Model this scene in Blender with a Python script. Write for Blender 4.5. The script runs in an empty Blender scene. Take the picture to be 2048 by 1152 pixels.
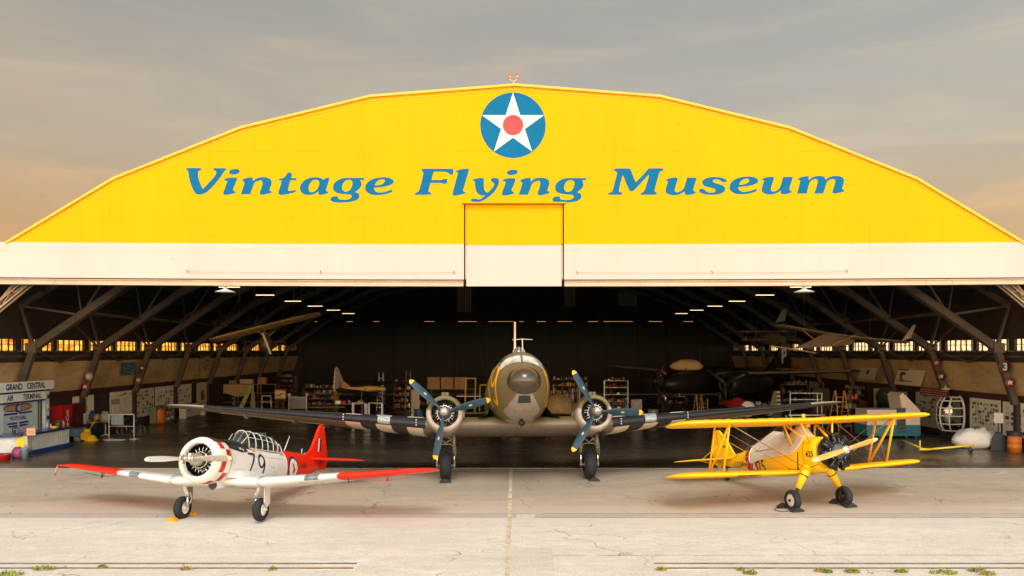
import bpy, bmesh, math, random
from math import sin, cos, tan, pi, radians as R, sqrt, atan2
from mathutils import Vector, Matrix
from mathutils.geometry import tessellate_polygon
random.seed(7)
scene = bpy.context.scene
COL = scene.collection

# ---------------------------------------------------------------- camera
F = 1456.0                       # focal length in photo pixels (photo 2048 wide)
CX, CY, CH = 1030.0, 701.0, 5.05  # vanishing point and camera height
cam_d = bpy.data.cameras.new("camera")
cam = bpy.data.objects.new("camera", cam_d)
COL.objects.link(cam)
cam.location = (0, 0, CH)
cam.rotation_euler = (R(90), 0, 0)
cam_d.sensor_width = 36.0
cam_d.lens = F / 2048 * 36
cam_d.shift_x = -(CX - 1024) / 2048
cam_d.shift_y = (CY - 576) / 2048
cam_d.clip_start = 0.1
cam_d.clip_end = 6000
scene.camera = cam

# ---------------------------------------------------------------- world
SUN_ELEV, SUN_AZ = R(47), R(179)     # azimuth from +Y clockwise: behind the camera
SUN_E, SUN_ANGLE = 2.0, R(24)
world = bpy.data.worlds.new("World")
scene.world = world
world.use_nodes = True
wt = world.node_tree
wt.nodes.clear()


def wn(t, **k):
    n = wt.nodes.new(t)
    for a, b in k.items():
        setattr(n, a, b)
    return n


def wl(a, b):
    wt.links.new(a, b)


def ramp(node, stops):
    cr = node.color_ramp
    while len(cr.elements) > 1:
        cr.elements.remove(cr.elements[-1])
    cr.elements[0].position = stops[0][0]
    cr.elements[0].color = (*stops[0][1], 1) if len(stops[0][1]) == 3 else stops[0][1]
    for p, c in stops[1:]:
        e = cr.elements.new(p)
        e.color = (*c, 1) if len(c) == 3 else c


sky = wn('ShaderNodeTexSky', sky_type='NISHITA', sun_disc=False)
sky.sun_elevation = SUN_ELEV
sky.sun_rotation = SUN_AZ
sky.dust_density = 3.0
bg1 = wn('ShaderNodeBackground')
bg1.inputs[1].default_value = 0.09
wl(sky.outputs[0], bg1.inputs[0])
tc = wn('ShaderNodeTexCoord')
sep = wn('ShaderNodeSeparateXYZ')
wl(tc.outputs['Generated'], sep.inputs[0])
# elevation gradient of the cloud deck
gr = wn('ShaderNodeValToRGB')
ramp(gr, [(0.0, (1.7, 1.20, 0.66)), (0.03, (1.25, 0.68, 0.28)), (0.11, (0.80, 0.44, 0.18)), (0.16, (0.67, 0.435, 0.225)), (0.20, (0.615, 0.45, 0.275)),
          (0.25, (0.60, 0.495, 0.365)), (0.32, (0.535, 0.475, 0.385)), (0.42, (0.44, 0.42, 0.37)), (0.7, (0.38, 0.37, 0.345)), (1.0, (0.40, 0.38, 0.35))])
wl(sep.outputs[2], gr.inputs[0])
# clouds: streaky noise, flattened
mp = wn('ShaderNodeMapping')
mp.inputs['Scale'].default_value = (2.2, 2.2, 12.0)
wl(tc.outputs['Generated'], mp.inputs[0])
nz = wn('ShaderNodeTexNoise')
nz.inputs['Scale'].default_value = 1.6
nz.inputs['Detail'].default_value = 7
nz.inputs['Roughness'].default_value = 0.55
nz.inputs['Distortion'].default_value = 0.6
wl(mp.outputs[0], nz.inputs['Vector'])
cr = wn('ShaderNodeValToRGB')
ramp(cr, [(0.36, (0.93, 0.95, 0.985)), (0.5, (1, 1, 1)), (0.68, (1.18, 1.12, 1.03))])
wl(nz.outputs[0], cr.inputs[0])
mul = wn('ShaderNodeMix', data_type='RGBA', blend_type='MULTIPLY')
mul.inputs[0].default_value = 1
wl(gr.outputs[0], mul.inputs[6])
wl(cr.outputs[0], mul.inputs[7])
# sky gain behind the camera, added to light the facade and the interior
mr = wn('ShaderNodeMapRange')
mr.inputs[1].default_value = 0.1
mr.inputs[2].default_value = -0.9
mr.inputs[3].default_value = 1.0
mr.inputs[4].default_value = 5.3
wl(sep.outputs[1], mr.inputs[0])
# ... stronger near the horizon, so the added light reaches deep inside
zr = wn('ShaderNodeMapRange')
zr.inputs[1].default_value = 0.0
zr.inputs[2].default_value = 0.6
zr.inputs[3].default_value = 1.75
zr.inputs[4].default_value = 0.75
wl(sep.outputs[2], zr.inputs[0])
m1 = wn('ShaderNodeMath', operation='SUBTRACT')
wl(mr.outputs[0], m1.inputs[0])
m1.inputs[1].default_value = 1.0
m2 = wn('ShaderNodeMath', operation='MULTIPLY_ADD')
wl(m1.outputs[0], m2.inputs[0])
wl(zr.outputs[0], m2.inputs[1])
m2.inputs[2].default_value = 1.0
sc_ = wn('ShaderNodeVectorMath', operation='SCALE')
wl(mul.outputs[2], sc_.inputs[0])
wl(m2.outputs[0], sc_.inputs['Scale'])
# warmer and duller towards the left (-X), creamier towards the right
ax = wn('ShaderNodeMapRange')
ax.inputs[1].default_value = -0.6
ax.inputs[2].default_value = 0.6
wl(sep.outputs[0], ax.inputs[0])
axr = wn('ShaderNodeValToRGB')
ramp(axr, [(0.0, (0.97, 0.93, 0.86)), (0.5, (1, 1, 1)), (1.0, (1.03, 1.08, 1.12))])
wl(ax.outputs[0], axr.inputs[0])
mul2 = wn('ShaderNodeMix', data_type='RGBA', blend_type='MULTIPLY')
mul2.inputs[0].default_value = 1
wl(sc_.outputs[0], mul2.inputs[6])
wl(axr.outputs[0], mul2.inputs[7])
# cooler tint behind the camera, added to make that light less warm
by = wn('ShaderNodeMapRange')
by.inputs[1].default_value = 0.1
by.inputs[2].default_value = -0.5
wl(sep.outputs[1], by.inputs[0])
mul3 = wn('ShaderNodeMix', data_type='RGBA', blend_type='MULTIPLY')
wl(by.outputs[0], mul3.inputs[0])
wl(mul2.outputs[2], mul3.inputs[6])
mul3.inputs[7].default_value = (0.90, 1.0, 1.25, 1)
bg2 = wn('ShaderNodeBackground')
bg2.inputs[1].default_value = 1.0
wl(mul3.outputs[2], bg2.inputs[0])
ms = wn('ShaderNodeMixShader')
ms.inputs[0].default_value = 0.88
wl(bg1.outputs[0], ms.inputs[1])
wl(bg2.outputs[0], ms.inputs[2])
wo = wn('ShaderNodeOutputWorld')
wl(ms.outputs[0], wo.inputs[0])

sl = bpy.data.lights.new("sun", 'SUN')
sl.energy = SUN_E
sl.angle = SUN_ANGLE
sl.color = (1.0, 0.93, 0.82)
so = bpy.data.objects.new("sun", sl)
COL.objects.link(so)
d = Vector((sin(SUN_AZ) * cos(SUN_ELEV), cos(SUN_AZ) * cos(SUN_ELEV), sin(SUN_ELEV)))
so.rotation_euler = d.to_track_quat('Z', 'Y').to_euler()
so.location = d * 60

vs = scene.view_settings
vs.view_transform = 'Standard'
vs.look = 'None'
vs.exposure = 0.0
vs.gamma = 1.0
vs.use_curve_mapping = False
scene.cycles.max_bounces = 8
scene.cycles.diffuse_bounces = 5
scene.cycles.glossy_bounces = 3
scene.cycles.transparent_max_bounces = 12
scene.cycles.caustics_reflective = False
scene.cycles.caustics_refractive = False
scene.cycles.sample_clamp_indirect = 4
scene.cycles.use_denoising = True


# ---------------------------------------------------------------- helpers
def at(px, py, Y):
    """world point seen at photo pixel (px, py) at distance Y"""
    return Vector(((px - CX) / F * Y, Y, CH - (py - CY) / F * Y))


def gp(px, py):
    """ground point at photo pixel"""
    Y = F * CH / (py - CY)
    return Vector(((px - CX) / F * Y, Y, 0))


_mats = {}


def mat(name, col, rough=0.5, metal=0.0, var=0.12, scale=2.0, bump=0.0, bscale=None, coat=0.0, dirt=0.0, stretch=(1, 1, 1), spec=0.5):
    """procedural paint / metal / cloth: noise in colour and gloss, optional dirt and bump"""
    if name in _mats:
        return _mats[name]
    m = bpy.data.materials.new(name)
    _mats[name] = m
    m.use_nodes = True
    t = m.node_tree
    b = t.nodes['Principled BSDF']
    b.inputs['Roughness'].default_value = rough
    b.inputs['Metallic'].default_value = metal
    b.inputs['Specular IOR Level'].default_value = spec
    b.inputs['Coat Weight'].default_value = coat
    b.inputs['Coat Roughness'].default_value = 0.15
    tcn = t.nodes.new('ShaderNodeTexCoord')
    mpn = t.nodes.new('ShaderNodeMapping')
    mpn.inputs['Scale'].default_value = stretch
    t.links.new(tcn.outputs['Object'], mpn.inputs[0])
    n = t.nodes.new('ShaderNodeTexNoise')
    n.inputs['Scale'].default_value = scale
    n.inputs['Detail'].default_value = 6
    n.inputs['Roughness'].default_value = 0.62
    t.links.new(mpn.outputs[0], n.inputs['Vector'])
    c = t.nodes.new('ShaderNodeValToRGB')
    lo = [max(0, x * (1 - var * 1.6)) for x in col]
    hi = [min(1, x * (1 + var)) for x in col]
    ramp(c, [(0.25, lo), (0.5, col), (0.75, hi)])
    t.links.new(n.outputs[0], c.inputs[0])
    out = c.outputs[0]
    if dirt > 0:
        n2 = t.nodes.new('ShaderNodeTexNoise')
        n2.inputs['Scale'].default_value = scale * 3.3
        n2.inputs['Detail'].default_value = 8
        n2.inputs['Roughness'].default_value = 0.7
        t.links.new(mpn.outputs[0], n2.inputs['Vector'])
        r2 = t.nodes.new('ShaderNodeMapRange')
        r2.inputs[1].default_value = 0.52
        r2.inputs[2].default_value = 0.72
        r2.inputs[4].default_value = dirt
        t.links.new(n2.outputs[0], r2.inputs[0])
        mx = t.nodes.new('ShaderNodeMix')
        mx.data_type = 'RGBA'
        t.links.new(r2.outputs[0], mx.inputs[0])
        t.links.new(out, mx.inputs[6])
        mx.inputs[7].default_value = (col[0] * .3 + .01, col[1] * .28 + .008, col[2] * .25 + .006, 1)
        out = mx.outputs[2]
    t.links.new(out, b.inputs['Base Color'])
    rr = t.nodes.new('ShaderNodeMapRange')
    rr.inputs[3].default_value = max(0.03, rough - 0.10)
    rr.inputs[4].default_value = min(1, rough + 0.12)
    t.links.new(n.outputs[0], rr.inputs[0])
    t.links.new(rr.outputs[0], b.inputs['Roughness'])
    if bump > 0:
        n3 = t.nodes.new('ShaderNodeTexNoise')
        n3.inputs['Scale'].default_value = bscale or scale * 6
        n3.inputs['Detail'].default_value = 5
        t.links.new(mpn.outputs[0], n3.inputs['Vector'])
        bp = t.nodes.new('ShaderNodeBump')
        bp.inputs['Strength'].default_value = bump
        bp.inputs['Distance'].default_value = 0.02
        t.links.new(n3.outputs[0], bp.inputs['Height'])
        t.links.new(bp.outputs[0], b.inputs['Normal'])
    return m


def emis(name, col, strength):
    if name in _mats:
        return _mats[name]
    m = bpy.data.materials.new(name)
    _mats[name] = m
    m.use_nodes = True
    b = m.node_tree.nodes['Principled BSDF']
    b.inputs['Base Color'].default_value = (*col, 1)
    b.inputs['Emission Color'].default_value = (*col, 1)
    b.inputs['Emission Strength'].default_value = strength
    return m


def glass(name, tint=(0.8, 0.9, 0.95), refl=0.25, rough=0.05, dif=0.0, difcol=(.8, .8, .8), fres=True, dirty=None):
    """thin pane: transparent mixed with a mirror coat (and some dust)"""
    if name in _mats:
        return _mats[name]
    m = bpy.data.materials.new(name)
    _mats[name] = m
    m.use_nodes = True
    t = m.node_tree
    t.nodes.clear()
    o = t.nodes.new('ShaderNodeOutputMaterial')
    tr = t.nodes.new('ShaderNodeBsdfTransparent')
    tr.inputs[0].default_value = (*tint, 1)
    if dirty:                         # grime and old repairs: patchy tint
        tq = t.nodes.new('ShaderNodeTexCoord')
        nq = t.nodes.new('ShaderNodeTexNoise')
        nq.inputs['Scale'].default_value = 2.6
        nq.inputs['Detail'].default_value = 3
        t.links.new(tq.outputs['Object'], nq.inputs['Vector'])
        rq = t.nodes.new('ShaderNodeValToRGB')
        ramp(rq, [(.36, dirty), (.5, tint), (.64, tuple(min(1, x * 1.5 + .06) for x in tint))])
        t.links.new(nq.outputs[0], rq.inputs[0])
        t.links.new(rq.outputs[0], tr.inputs[0])
    gl_ = t.nodes.new('ShaderNodeBsdfGlossy')
    gl_.inputs['Roughness'].default_value = rough
    fr = t.nodes.new('ShaderNodeLayerWeight')
    fr.inputs[0].default_value = 0.35
    ad = t.nodes.new('ShaderNodeMath')
    ad.operation = 'ADD'
    ad.use_clamp = True
    ad.inputs[1].default_value = refl
    t.links.new(fr.outputs['Fresnel'], ad.inputs[0])
    mx = t.nodes.new('ShaderNodeMixShader')
    if fres:
        t.links.new(ad.outputs[0], mx.inputs[0])
    else:
        mx.inputs[0].default_value = refl
    t.links.new(tr.outputs[0], mx.inputs[1])
    t.links.new(gl_.outputs[0], mx.inputs[2])
    last = mx.outputs[0]
    if dif > 0:
        df = t.nodes.new('ShaderNodeBsdfDiffuse')
        df.inputs[0].default_value = (*difcol, 1)
        m2 = t.nodes.new('ShaderNodeMixShader')
        m2.inputs[0].default_value = dif
        t.links.new(last, m2.inputs[1])
        t.links.new(df.outputs[0], m2.inputs[2])
        last = m2.outputs[0]
    t.links.new(last, o.inputs[0])
    return m


def add_panels(m, w, h, rot=(0, 0, 0), dark=.72, mortar=.006, off=(0, 0, 0)):
    """thin skin-panel seams over an aircraft paint"""
    t = m.node_tree
    b = t.nodes['Principled BSDF']
    src = b.inputs['Base Color'].links[0].from_socket
    tq = t.nodes.new('ShaderNodeTexCoord')
    mq = t.nodes.new('ShaderNodeMapping')
    mq.inputs['Rotation'].default_value = rot
    mq.inputs['Location'].default_value = off
    t.links.new(tq.outputs['Object'], mq.inputs[0])
    bq = t.nodes.new('ShaderNodeTexBrick')
    bq.inputs['Scale'].default_value = 1
    bq.inputs['Mortar Size'].default_value = mortar
    bq.inputs['Mortar Smooth'].default_value = .2
    bq.inputs['Brick Width'].default_value = w
    bq.inputs['Row Height'].default_value = h
    bq.inputs['Color1'].default_value = (1, 1, 1, 1)
    bq.inputs['Color2'].default_value = (.93, .93, .93, 1)
    bq.inputs['Mortar'].default_value = (dark, dark, dark, 1)
    t.links.new(mq.outputs[0], bq.inputs[0])
    mx = t.nodes.new('ShaderNodeMix')
    mx.data_type = 'RGBA'
    mx.blend_type = 'MULTIPLY'
    mx.inputs[0].default_value = 1
    t.links.new(src, mx.inputs[6])
    t.links.new(bq.outputs['Color'], mx.inputs[7])
    t.links.new(mx.outputs[2], b.inputs['Base Color'])
    return m


class MB:
    """collects faces, then links them as ONE mesh object"""

    def __init__(s, xf=None):
        s.v, s.f, s.m, s.sm = [], [], [], []
        s.xf = xf or Matrix.Identity(4)

    def vert(s, p):
        s.v.append(tuple(s.xf @ Vector(p)))
        return len(s.v) - 1

    def face(s, idx, mi=0, smooth=False):
        s.f.append(tuple(idx))
        s.m.append(mi)
        s.sm.append(smooth)

    def quad(s, a, b, c, d_, mi=0):
        s.face([s.vert(p) for p in (a, b, c, d_)], mi)

    def poly(s, pts, mi=0):
        s.face([s.vert(p) for p in pts], mi)

    def box(s, c, size, rot=None, mi=0):
        c = Vector(c)
        hx, hy, hz = size[0] / 2, size[1] / 2, size[2] / 2
        rm = Matrix.Identity(3)
        if rot is not None:
            rm = Matrix.Rotation(rot, 3, 'Z') if not isinstance(rot, Matrix) else rot
        i = [s.vert(c + rm @ Vector((sx * hx, sy * hy, sz * hz))) for sx in (-1, 1) for sy in (-1, 1) for sz in (-1, 1)]
        for q in ((0, 1, 3, 2), (4, 6, 7, 5), (0, 4, 5, 1), (2, 3, 7, 6), (0, 2, 6, 4), (1, 5, 7, 3)):
            s.face([i[k] for k in q], mi)

    def bar(s, p0, p1, w, h=None, mi=0, up=(0, 0, 1)):
        p0, p1 = Vector(p0), Vector(p1)
        h = h or w
        d_ = (p1 - p0)
        L = d_.length
        if L < 1e-6:
            return
        d_.normalize()
        u = Vector(up)
        if abs(d_.dot(u)) > 0.98:
            u = Vector((0, 1, 0)) if abs(d_.y) < .9 else Vector((1, 0, 0))
        x = d_.cross(u).normalized()
        z = x.cross(d_).normalized()
        i = []
        for p in (p0, p1):
            for a, b in ((-1, -1), (1, -1), (1, 1), (-1, 1)):
                i.append(s.vert(p + x * (a * w / 2) + z * (b * h / 2)))
        for k in range(4):
            n = (k + 1) % 4
            s.face([i[k], i[n], i[4 + n], i[4 + k]], mi)
        s.face([i[3], i[2], i[1], i[0]], mi)
        s.face(i[4:], mi)

    def tube(s, path, r, seg=8, mi=0, caps=True, smooth=True, flat=1.0, fdir=None):
        path = [Vector(p) for p in path]
        n = len(path)
        rs = r if isinstance(r, (list, tuple)) else [r] * n
        rings = []
        px = None
        for k in range(n):
            t = (path[min(k + 1, n - 1)] - path[max(k - 1, 0)]).normalized()
            if px is None:
                a = Vector(fdir) if fdir else (Vector((0, 0, 1)) if abs(t.z) < .9 else Vector((1, 0, 0)))
                px = (a - t * a.dot(t)).normalized()
            else:
                px = (px - t * px.dot(t)).normalized()
            py = t.cross(px)
            rings.append([s.vert(path[k] + px * (rs[k] * cos(2 * pi * j / seg)) + py * (rs[k] * flat * sin(2 * pi * j / seg))) for j in range(seg)])
        for k in range(n - 1):
            for j in range(seg):
                q = (j + 1) % seg
                s.face([rings[k][j], rings[k][q], rings[k + 1][q], rings[k + 1][j]], mi, smooth)
        if caps:
            s.face(rings[0][::-1], mi)
            s.face(rings[-1], mi)

    def lathe(s, prof, origin=(0, 0, 0), axis=(0, 0, 1), seg=24, mi=0, smooth=True, mf=None, cap=False):
        """prof: (along axis, radius)"""
        o, ax = Vector(origin), Vector(axis).normalized()
        a = Vector((1, 0, 0)) if abs(ax.x) < .9 else Vector((0, 0, 1))
        x = (a - ax * a.dot(ax)).normalized()
        y = ax.cross(x)
        rings = []
        for h, r in prof:
            rings.append([s.vert(o + ax * h + x * (r * cos(2 * pi * j / seg)) + y * (r * sin(2 * pi * j / seg))) for j in range(seg)])
        for k in range(len(prof) - 1):
            for j in range(seg):
                q = (j + 1) % seg
                s.face([rings[k][j], rings[k][q], rings[k + 1][q], rings[k + 1][j]], mf(k, j) if mf else mi, smooth)
        if cap:
            s.face(rings[0][::-1], mi)
            s.face(rings[-1], mi)

    def loft(s, rings, mi=0, smooth=True, mf=None, closed=True, caps=(True, True), capmi=None):
        idx = [[s.vert(p) for p in r] for r in rings]
        n = len(idx[0])
        for k in range(len(idx) - 1):
            for j in range(n if closed else n - 1):
                q = (j + 1) % n
                s.face([idx[k][j], idx[k][q], idx[k + 1][q], idx[k + 1][j]], mf(k, j) if mf else mi, smooth)
        if caps[0]:
            s.face(idx[0][::-1], mi if capmi is None else capmi)
        if caps[1]:
            s.face(idx[-1], mi if capmi is None else capmi)

    def prism(s, pts, thick_vec, mi=0):
        """flat polygon (3-D points) given a thickness"""
        t = Vector(thick_vec)
        a = [s.vert(p) for p in pts]
        b = [s.vert(Vector(p) + t) for p in pts]
        tri = tessellate_polygon([[Vector(p) for p in pts]])
        for q in tri:
            s.face([a[k] for k in q], mi)
            s.face([b[k] for k in q[::-1]], mi)
        n = len(pts)
        for k in range(n):
            s.face([a[k], a[(k + 1) % n], b[(k + 1) % n], b[k]], mi)

    def sphere(s, c, r, seg=12, rings=8, mi=0):
        c = Vector(c)
        rr = r if isinstance(r, (tuple, list)) else (r, r, r)
        R_ = []
        for k in range(rings + 1):
            th = pi * k / rings
            R_.append([c + Vector((rr[0] * sin(th) * cos(2 * pi * j / seg), rr[1] * sin(th) * sin(2 * pi * j / seg), rr[2] * cos(th))) for j in range(seg)])
        s.loft(R_, mi, True, caps=(False, False))

    def build(s, name, mats, parent=None, weld=True):
        me = bpy.data.meshes.new(name)
        me.from_pydata(s.v, [], s.f)
        if not isinstance(mats, (list, tuple)):
            mats = [mats]
        for m in mats:
            me.materials.append(m)
        me.polygons.foreach_set('material_index', s.m)
        me.polygons.foreach_set('use_smooth', s.sm)
        bm = bmesh.new()
        bm.from_mesh(me)
        if weld:
            bmesh.ops.remove_doubles(bm, verts=bm.verts, dist=1e-5)
        bmesh.ops.recalc_face_normals(bm, faces=bm.faces)
        bm.to_mesh(me)
        bm.free()
        me.update()
        o = bpy.data.objects.new(name, me)
        COL.objects.link(o)
        if parent:
            o.parent = parent
        return o


def empty(name, loc=(0, 0, 0), rz=0.0):
    o = bpy.data.objects.new(name, None)
    COL.objects.link(o)
    o.location = loc
    o.rotation_euler = (0, 0, rz)
    o.empty_display_size = 0.2
    return o


def tag(o, label=None, cat=None, group=None, kind=None):
    for k, v in (('label', label), ('category', cat), ('group', group), ('kind', kind)):
        if v:
            o[k] = v
    return o


def copy_tree(o, parent=None):
    c = o.copy()
    COL.objects.link(c)
    if parent:
        c.parent = parent
    for ch in list(o.children):
        copy_tree(ch, c)
    return c


def text_geo(txt, h=1.0, sx=1.0, align='CENTER', shear=0.0, bold=0.0, space=1.0):
    """flat letters from the built-in face -> (verts 2-D, faces), cap height h"""
    cu = bpy.data.curves.new('t', 'FONT')
    cu.body = txt
    cu.align_x = align
    cu.shear = shear
    cu.offset = bold
    cu.space_character = space
    cu.resolution_u = 4
    ob = bpy.data.objects.new('t', cu)
    COL.objects.link(ob)
    dg = bpy.context.evaluated_depsgraph_get()
    me = bpy.data.meshes.new_from_object(ob.evaluated_get(dg))
    k = h / 0.72
    V = [(v.co.x * k * sx, v.co.y * k) for v in me.vertices]
    Fc = [tuple(p.vertices) for p in me.polygons]
    bpy.data.objects.remove(ob)
    bpy.data.curves.remove(cu)
    bpy.data.meshes.remove(me)
    return V, Fc


def subdiv2d(V, Fc, maxlen):
    """split triangles until every edge is short enough to bend over a curved skin"""
    V = list(V)
    out, st = [], []
    for f in Fc:
        for k in range(1, len(f) - 1):
            st.append((f[0], f[k], f[k + 1]))
    mid = {}
    while st:
        a, b, c = st.pop()
        e = [((V[p][0] - V[q][0]) ** 2 + (V[p][1] - V[q][1]) ** 2, p, q, r) for p, q, r in ((a, b, c), (b, c, a), (c, a, b))]
        L, p, q, r = max(e)
        if L <= maxlen ** 2:
            out.append((a, b, c))
            continue
        key = (min(p, q), max(p, q))
        if key not in mid:
            V.append(((V[p][0] + V[q][0]) / 2, (V[p][1] + V[q][1]) / 2))
            mid[key] = len(V) - 1
        m_ = mid[key]
        st += [(p, m_, r), (m_, q, r)]
    return V, out


def put2d(mb, V, Fc, fn, mi=0):
    idx = [mb.vert(fn(x, y)) for x, y in V]
    for f in Fc:
        mb.face([idx[k] for k in f], mi)


def smooth_poly(pts, sub=4, corner=50):
    """closed outline through pts, rounded except at sharp corners"""
    n = len(pts)
    P = [Vector((p[0], p[1])) for p in pts]
    sharp = []
    for k in range(n):
        a, b = P[k] - P[k - 1], P[(k + 1) % n] - P[k]
        sharp.append(math.degrees(a.angle(b, 0)) > corner)
    out = []
    for k in range(n):
        p0, p1, p2, p3 = P[k - 1], P[k], P[(k + 1) % n], P[(k + 2) % n]
        d1 = (p2 - p0) * .5 if not sharp[k] else (p2 - p1)
        d2 = (p3 - p1) * .5 if not sharp[(k + 1) % n] else (p2 - p1)
        L = (p2 - p1).length
        for d_ in (d1, d2):
            if d_.length > L * 1.2:
                d_ *= L * 1.2 / d_.length
        for j in range(sub):
            t = j / sub
            h00, h10, h01, h11 = 2 * t**3 - 3 * t**2 + 1, t**3 - 2 * t**2 + t, -2 * t**3 + 3 * t**2, t**3 - t**2
            q = p1 * h00 + d1 * h10 + p2 * h01 + d2 * h11
            out.append((q.x, q.y))
    return out


def poly2d(loops):
    """outline + holes -> (V, F)"""
    tri = tessellate_polygon([[Vector((x, y, 0)) for x, y in l] for l in loops])
    V = [p for l in loops for p in l]
    return V, [tuple(t) for t in tri]


def stroke2d(pts, w, sub=6, closed=False):
    """ribbon of width w along a smooth line (round joins)"""
    P = [Vector((p[0], p[1])) for p in pts]
    n = len(P)
    S = []
    for k in range(n - 1):
        p0, p1, p2, p3 = P[max(k - 1, 0)], P[k], P[k + 1], P[min(k + 2, n - 1)]
        for j in range(sub):
            t = j / sub
            S.append(.5 * (2 * p1 + (p2 - p0) * t + (2 * p0 - 5 * p1 + 4 * p2 - p3) * t * t + (3 * p1 - p0 - 3 * p2 + p3) * t**3))
    S.append(P[-1])
    V, Fc = [], []
    for k, p in enumerate(S):
        t = (S[min(k + 1, len(S) - 1)] - S[max(k - 1, 0)])
        t = t.normalized() if t.length > 1e-9 else Vector((1, 0))
        nn = Vector((-t.y, t.x)) * w / 2
        V += [tuple(p + nn), tuple(p - nn)]
    for k in range(len(S) - 1):
        Fc.append((2 * k, 2 * k + 1, 2 * k + 3, 2 * k + 2))
    return V, Fc


# common materials
M_BLACK = mat('black_paint', (.018, .018, .018), .45)
M_RUBBER = mat('tyre_rubber', (.011, .013, .0155), .75, var=.25, scale=9, bump=.15)
M_STEEL = mat('dull_steel', (.35, .34, .32), .38, .85, var=.2, scale=6)
M_CHROME = mat('bright_steel', (.75, .74, .70), .16, 1.0, var=.06, scale=4)
M_DARKM = mat('dark_engine_metal', (.035, .033, .030), .42, .6, var=.3, scale=12)
M_CRANK = mat('grey_crankcase', (.20, .20, .20), .35, .5, var=.2, scale=8)
M_WHITE = mat('white_paint', (.80, .77, .70), .4, var=.05, scale=1.2)
M_RED = mat('red_paint', (.55, .02, .02), .4, var=.1)
M_YEL = mat('yellow_paint', (.80, .46, .01), .4, var=.08)
M_BLUE = mat('navy_paint', (.015, .045, .16), .4)
M_WOOD = mat('old_wood', (.20, .12, .055), .6, var=.3, scale=4, stretch=(1, 1, .2))
M_CREAM = mat('cream_board', (.46, .42, .31), .7, var=.08)
# ================================================================ SETTING
FY = 31.2          # the threshold / front wall of the hangar
BACK = 84.0
WX = 25.6          # outer side walls of the lean-tos


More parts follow.
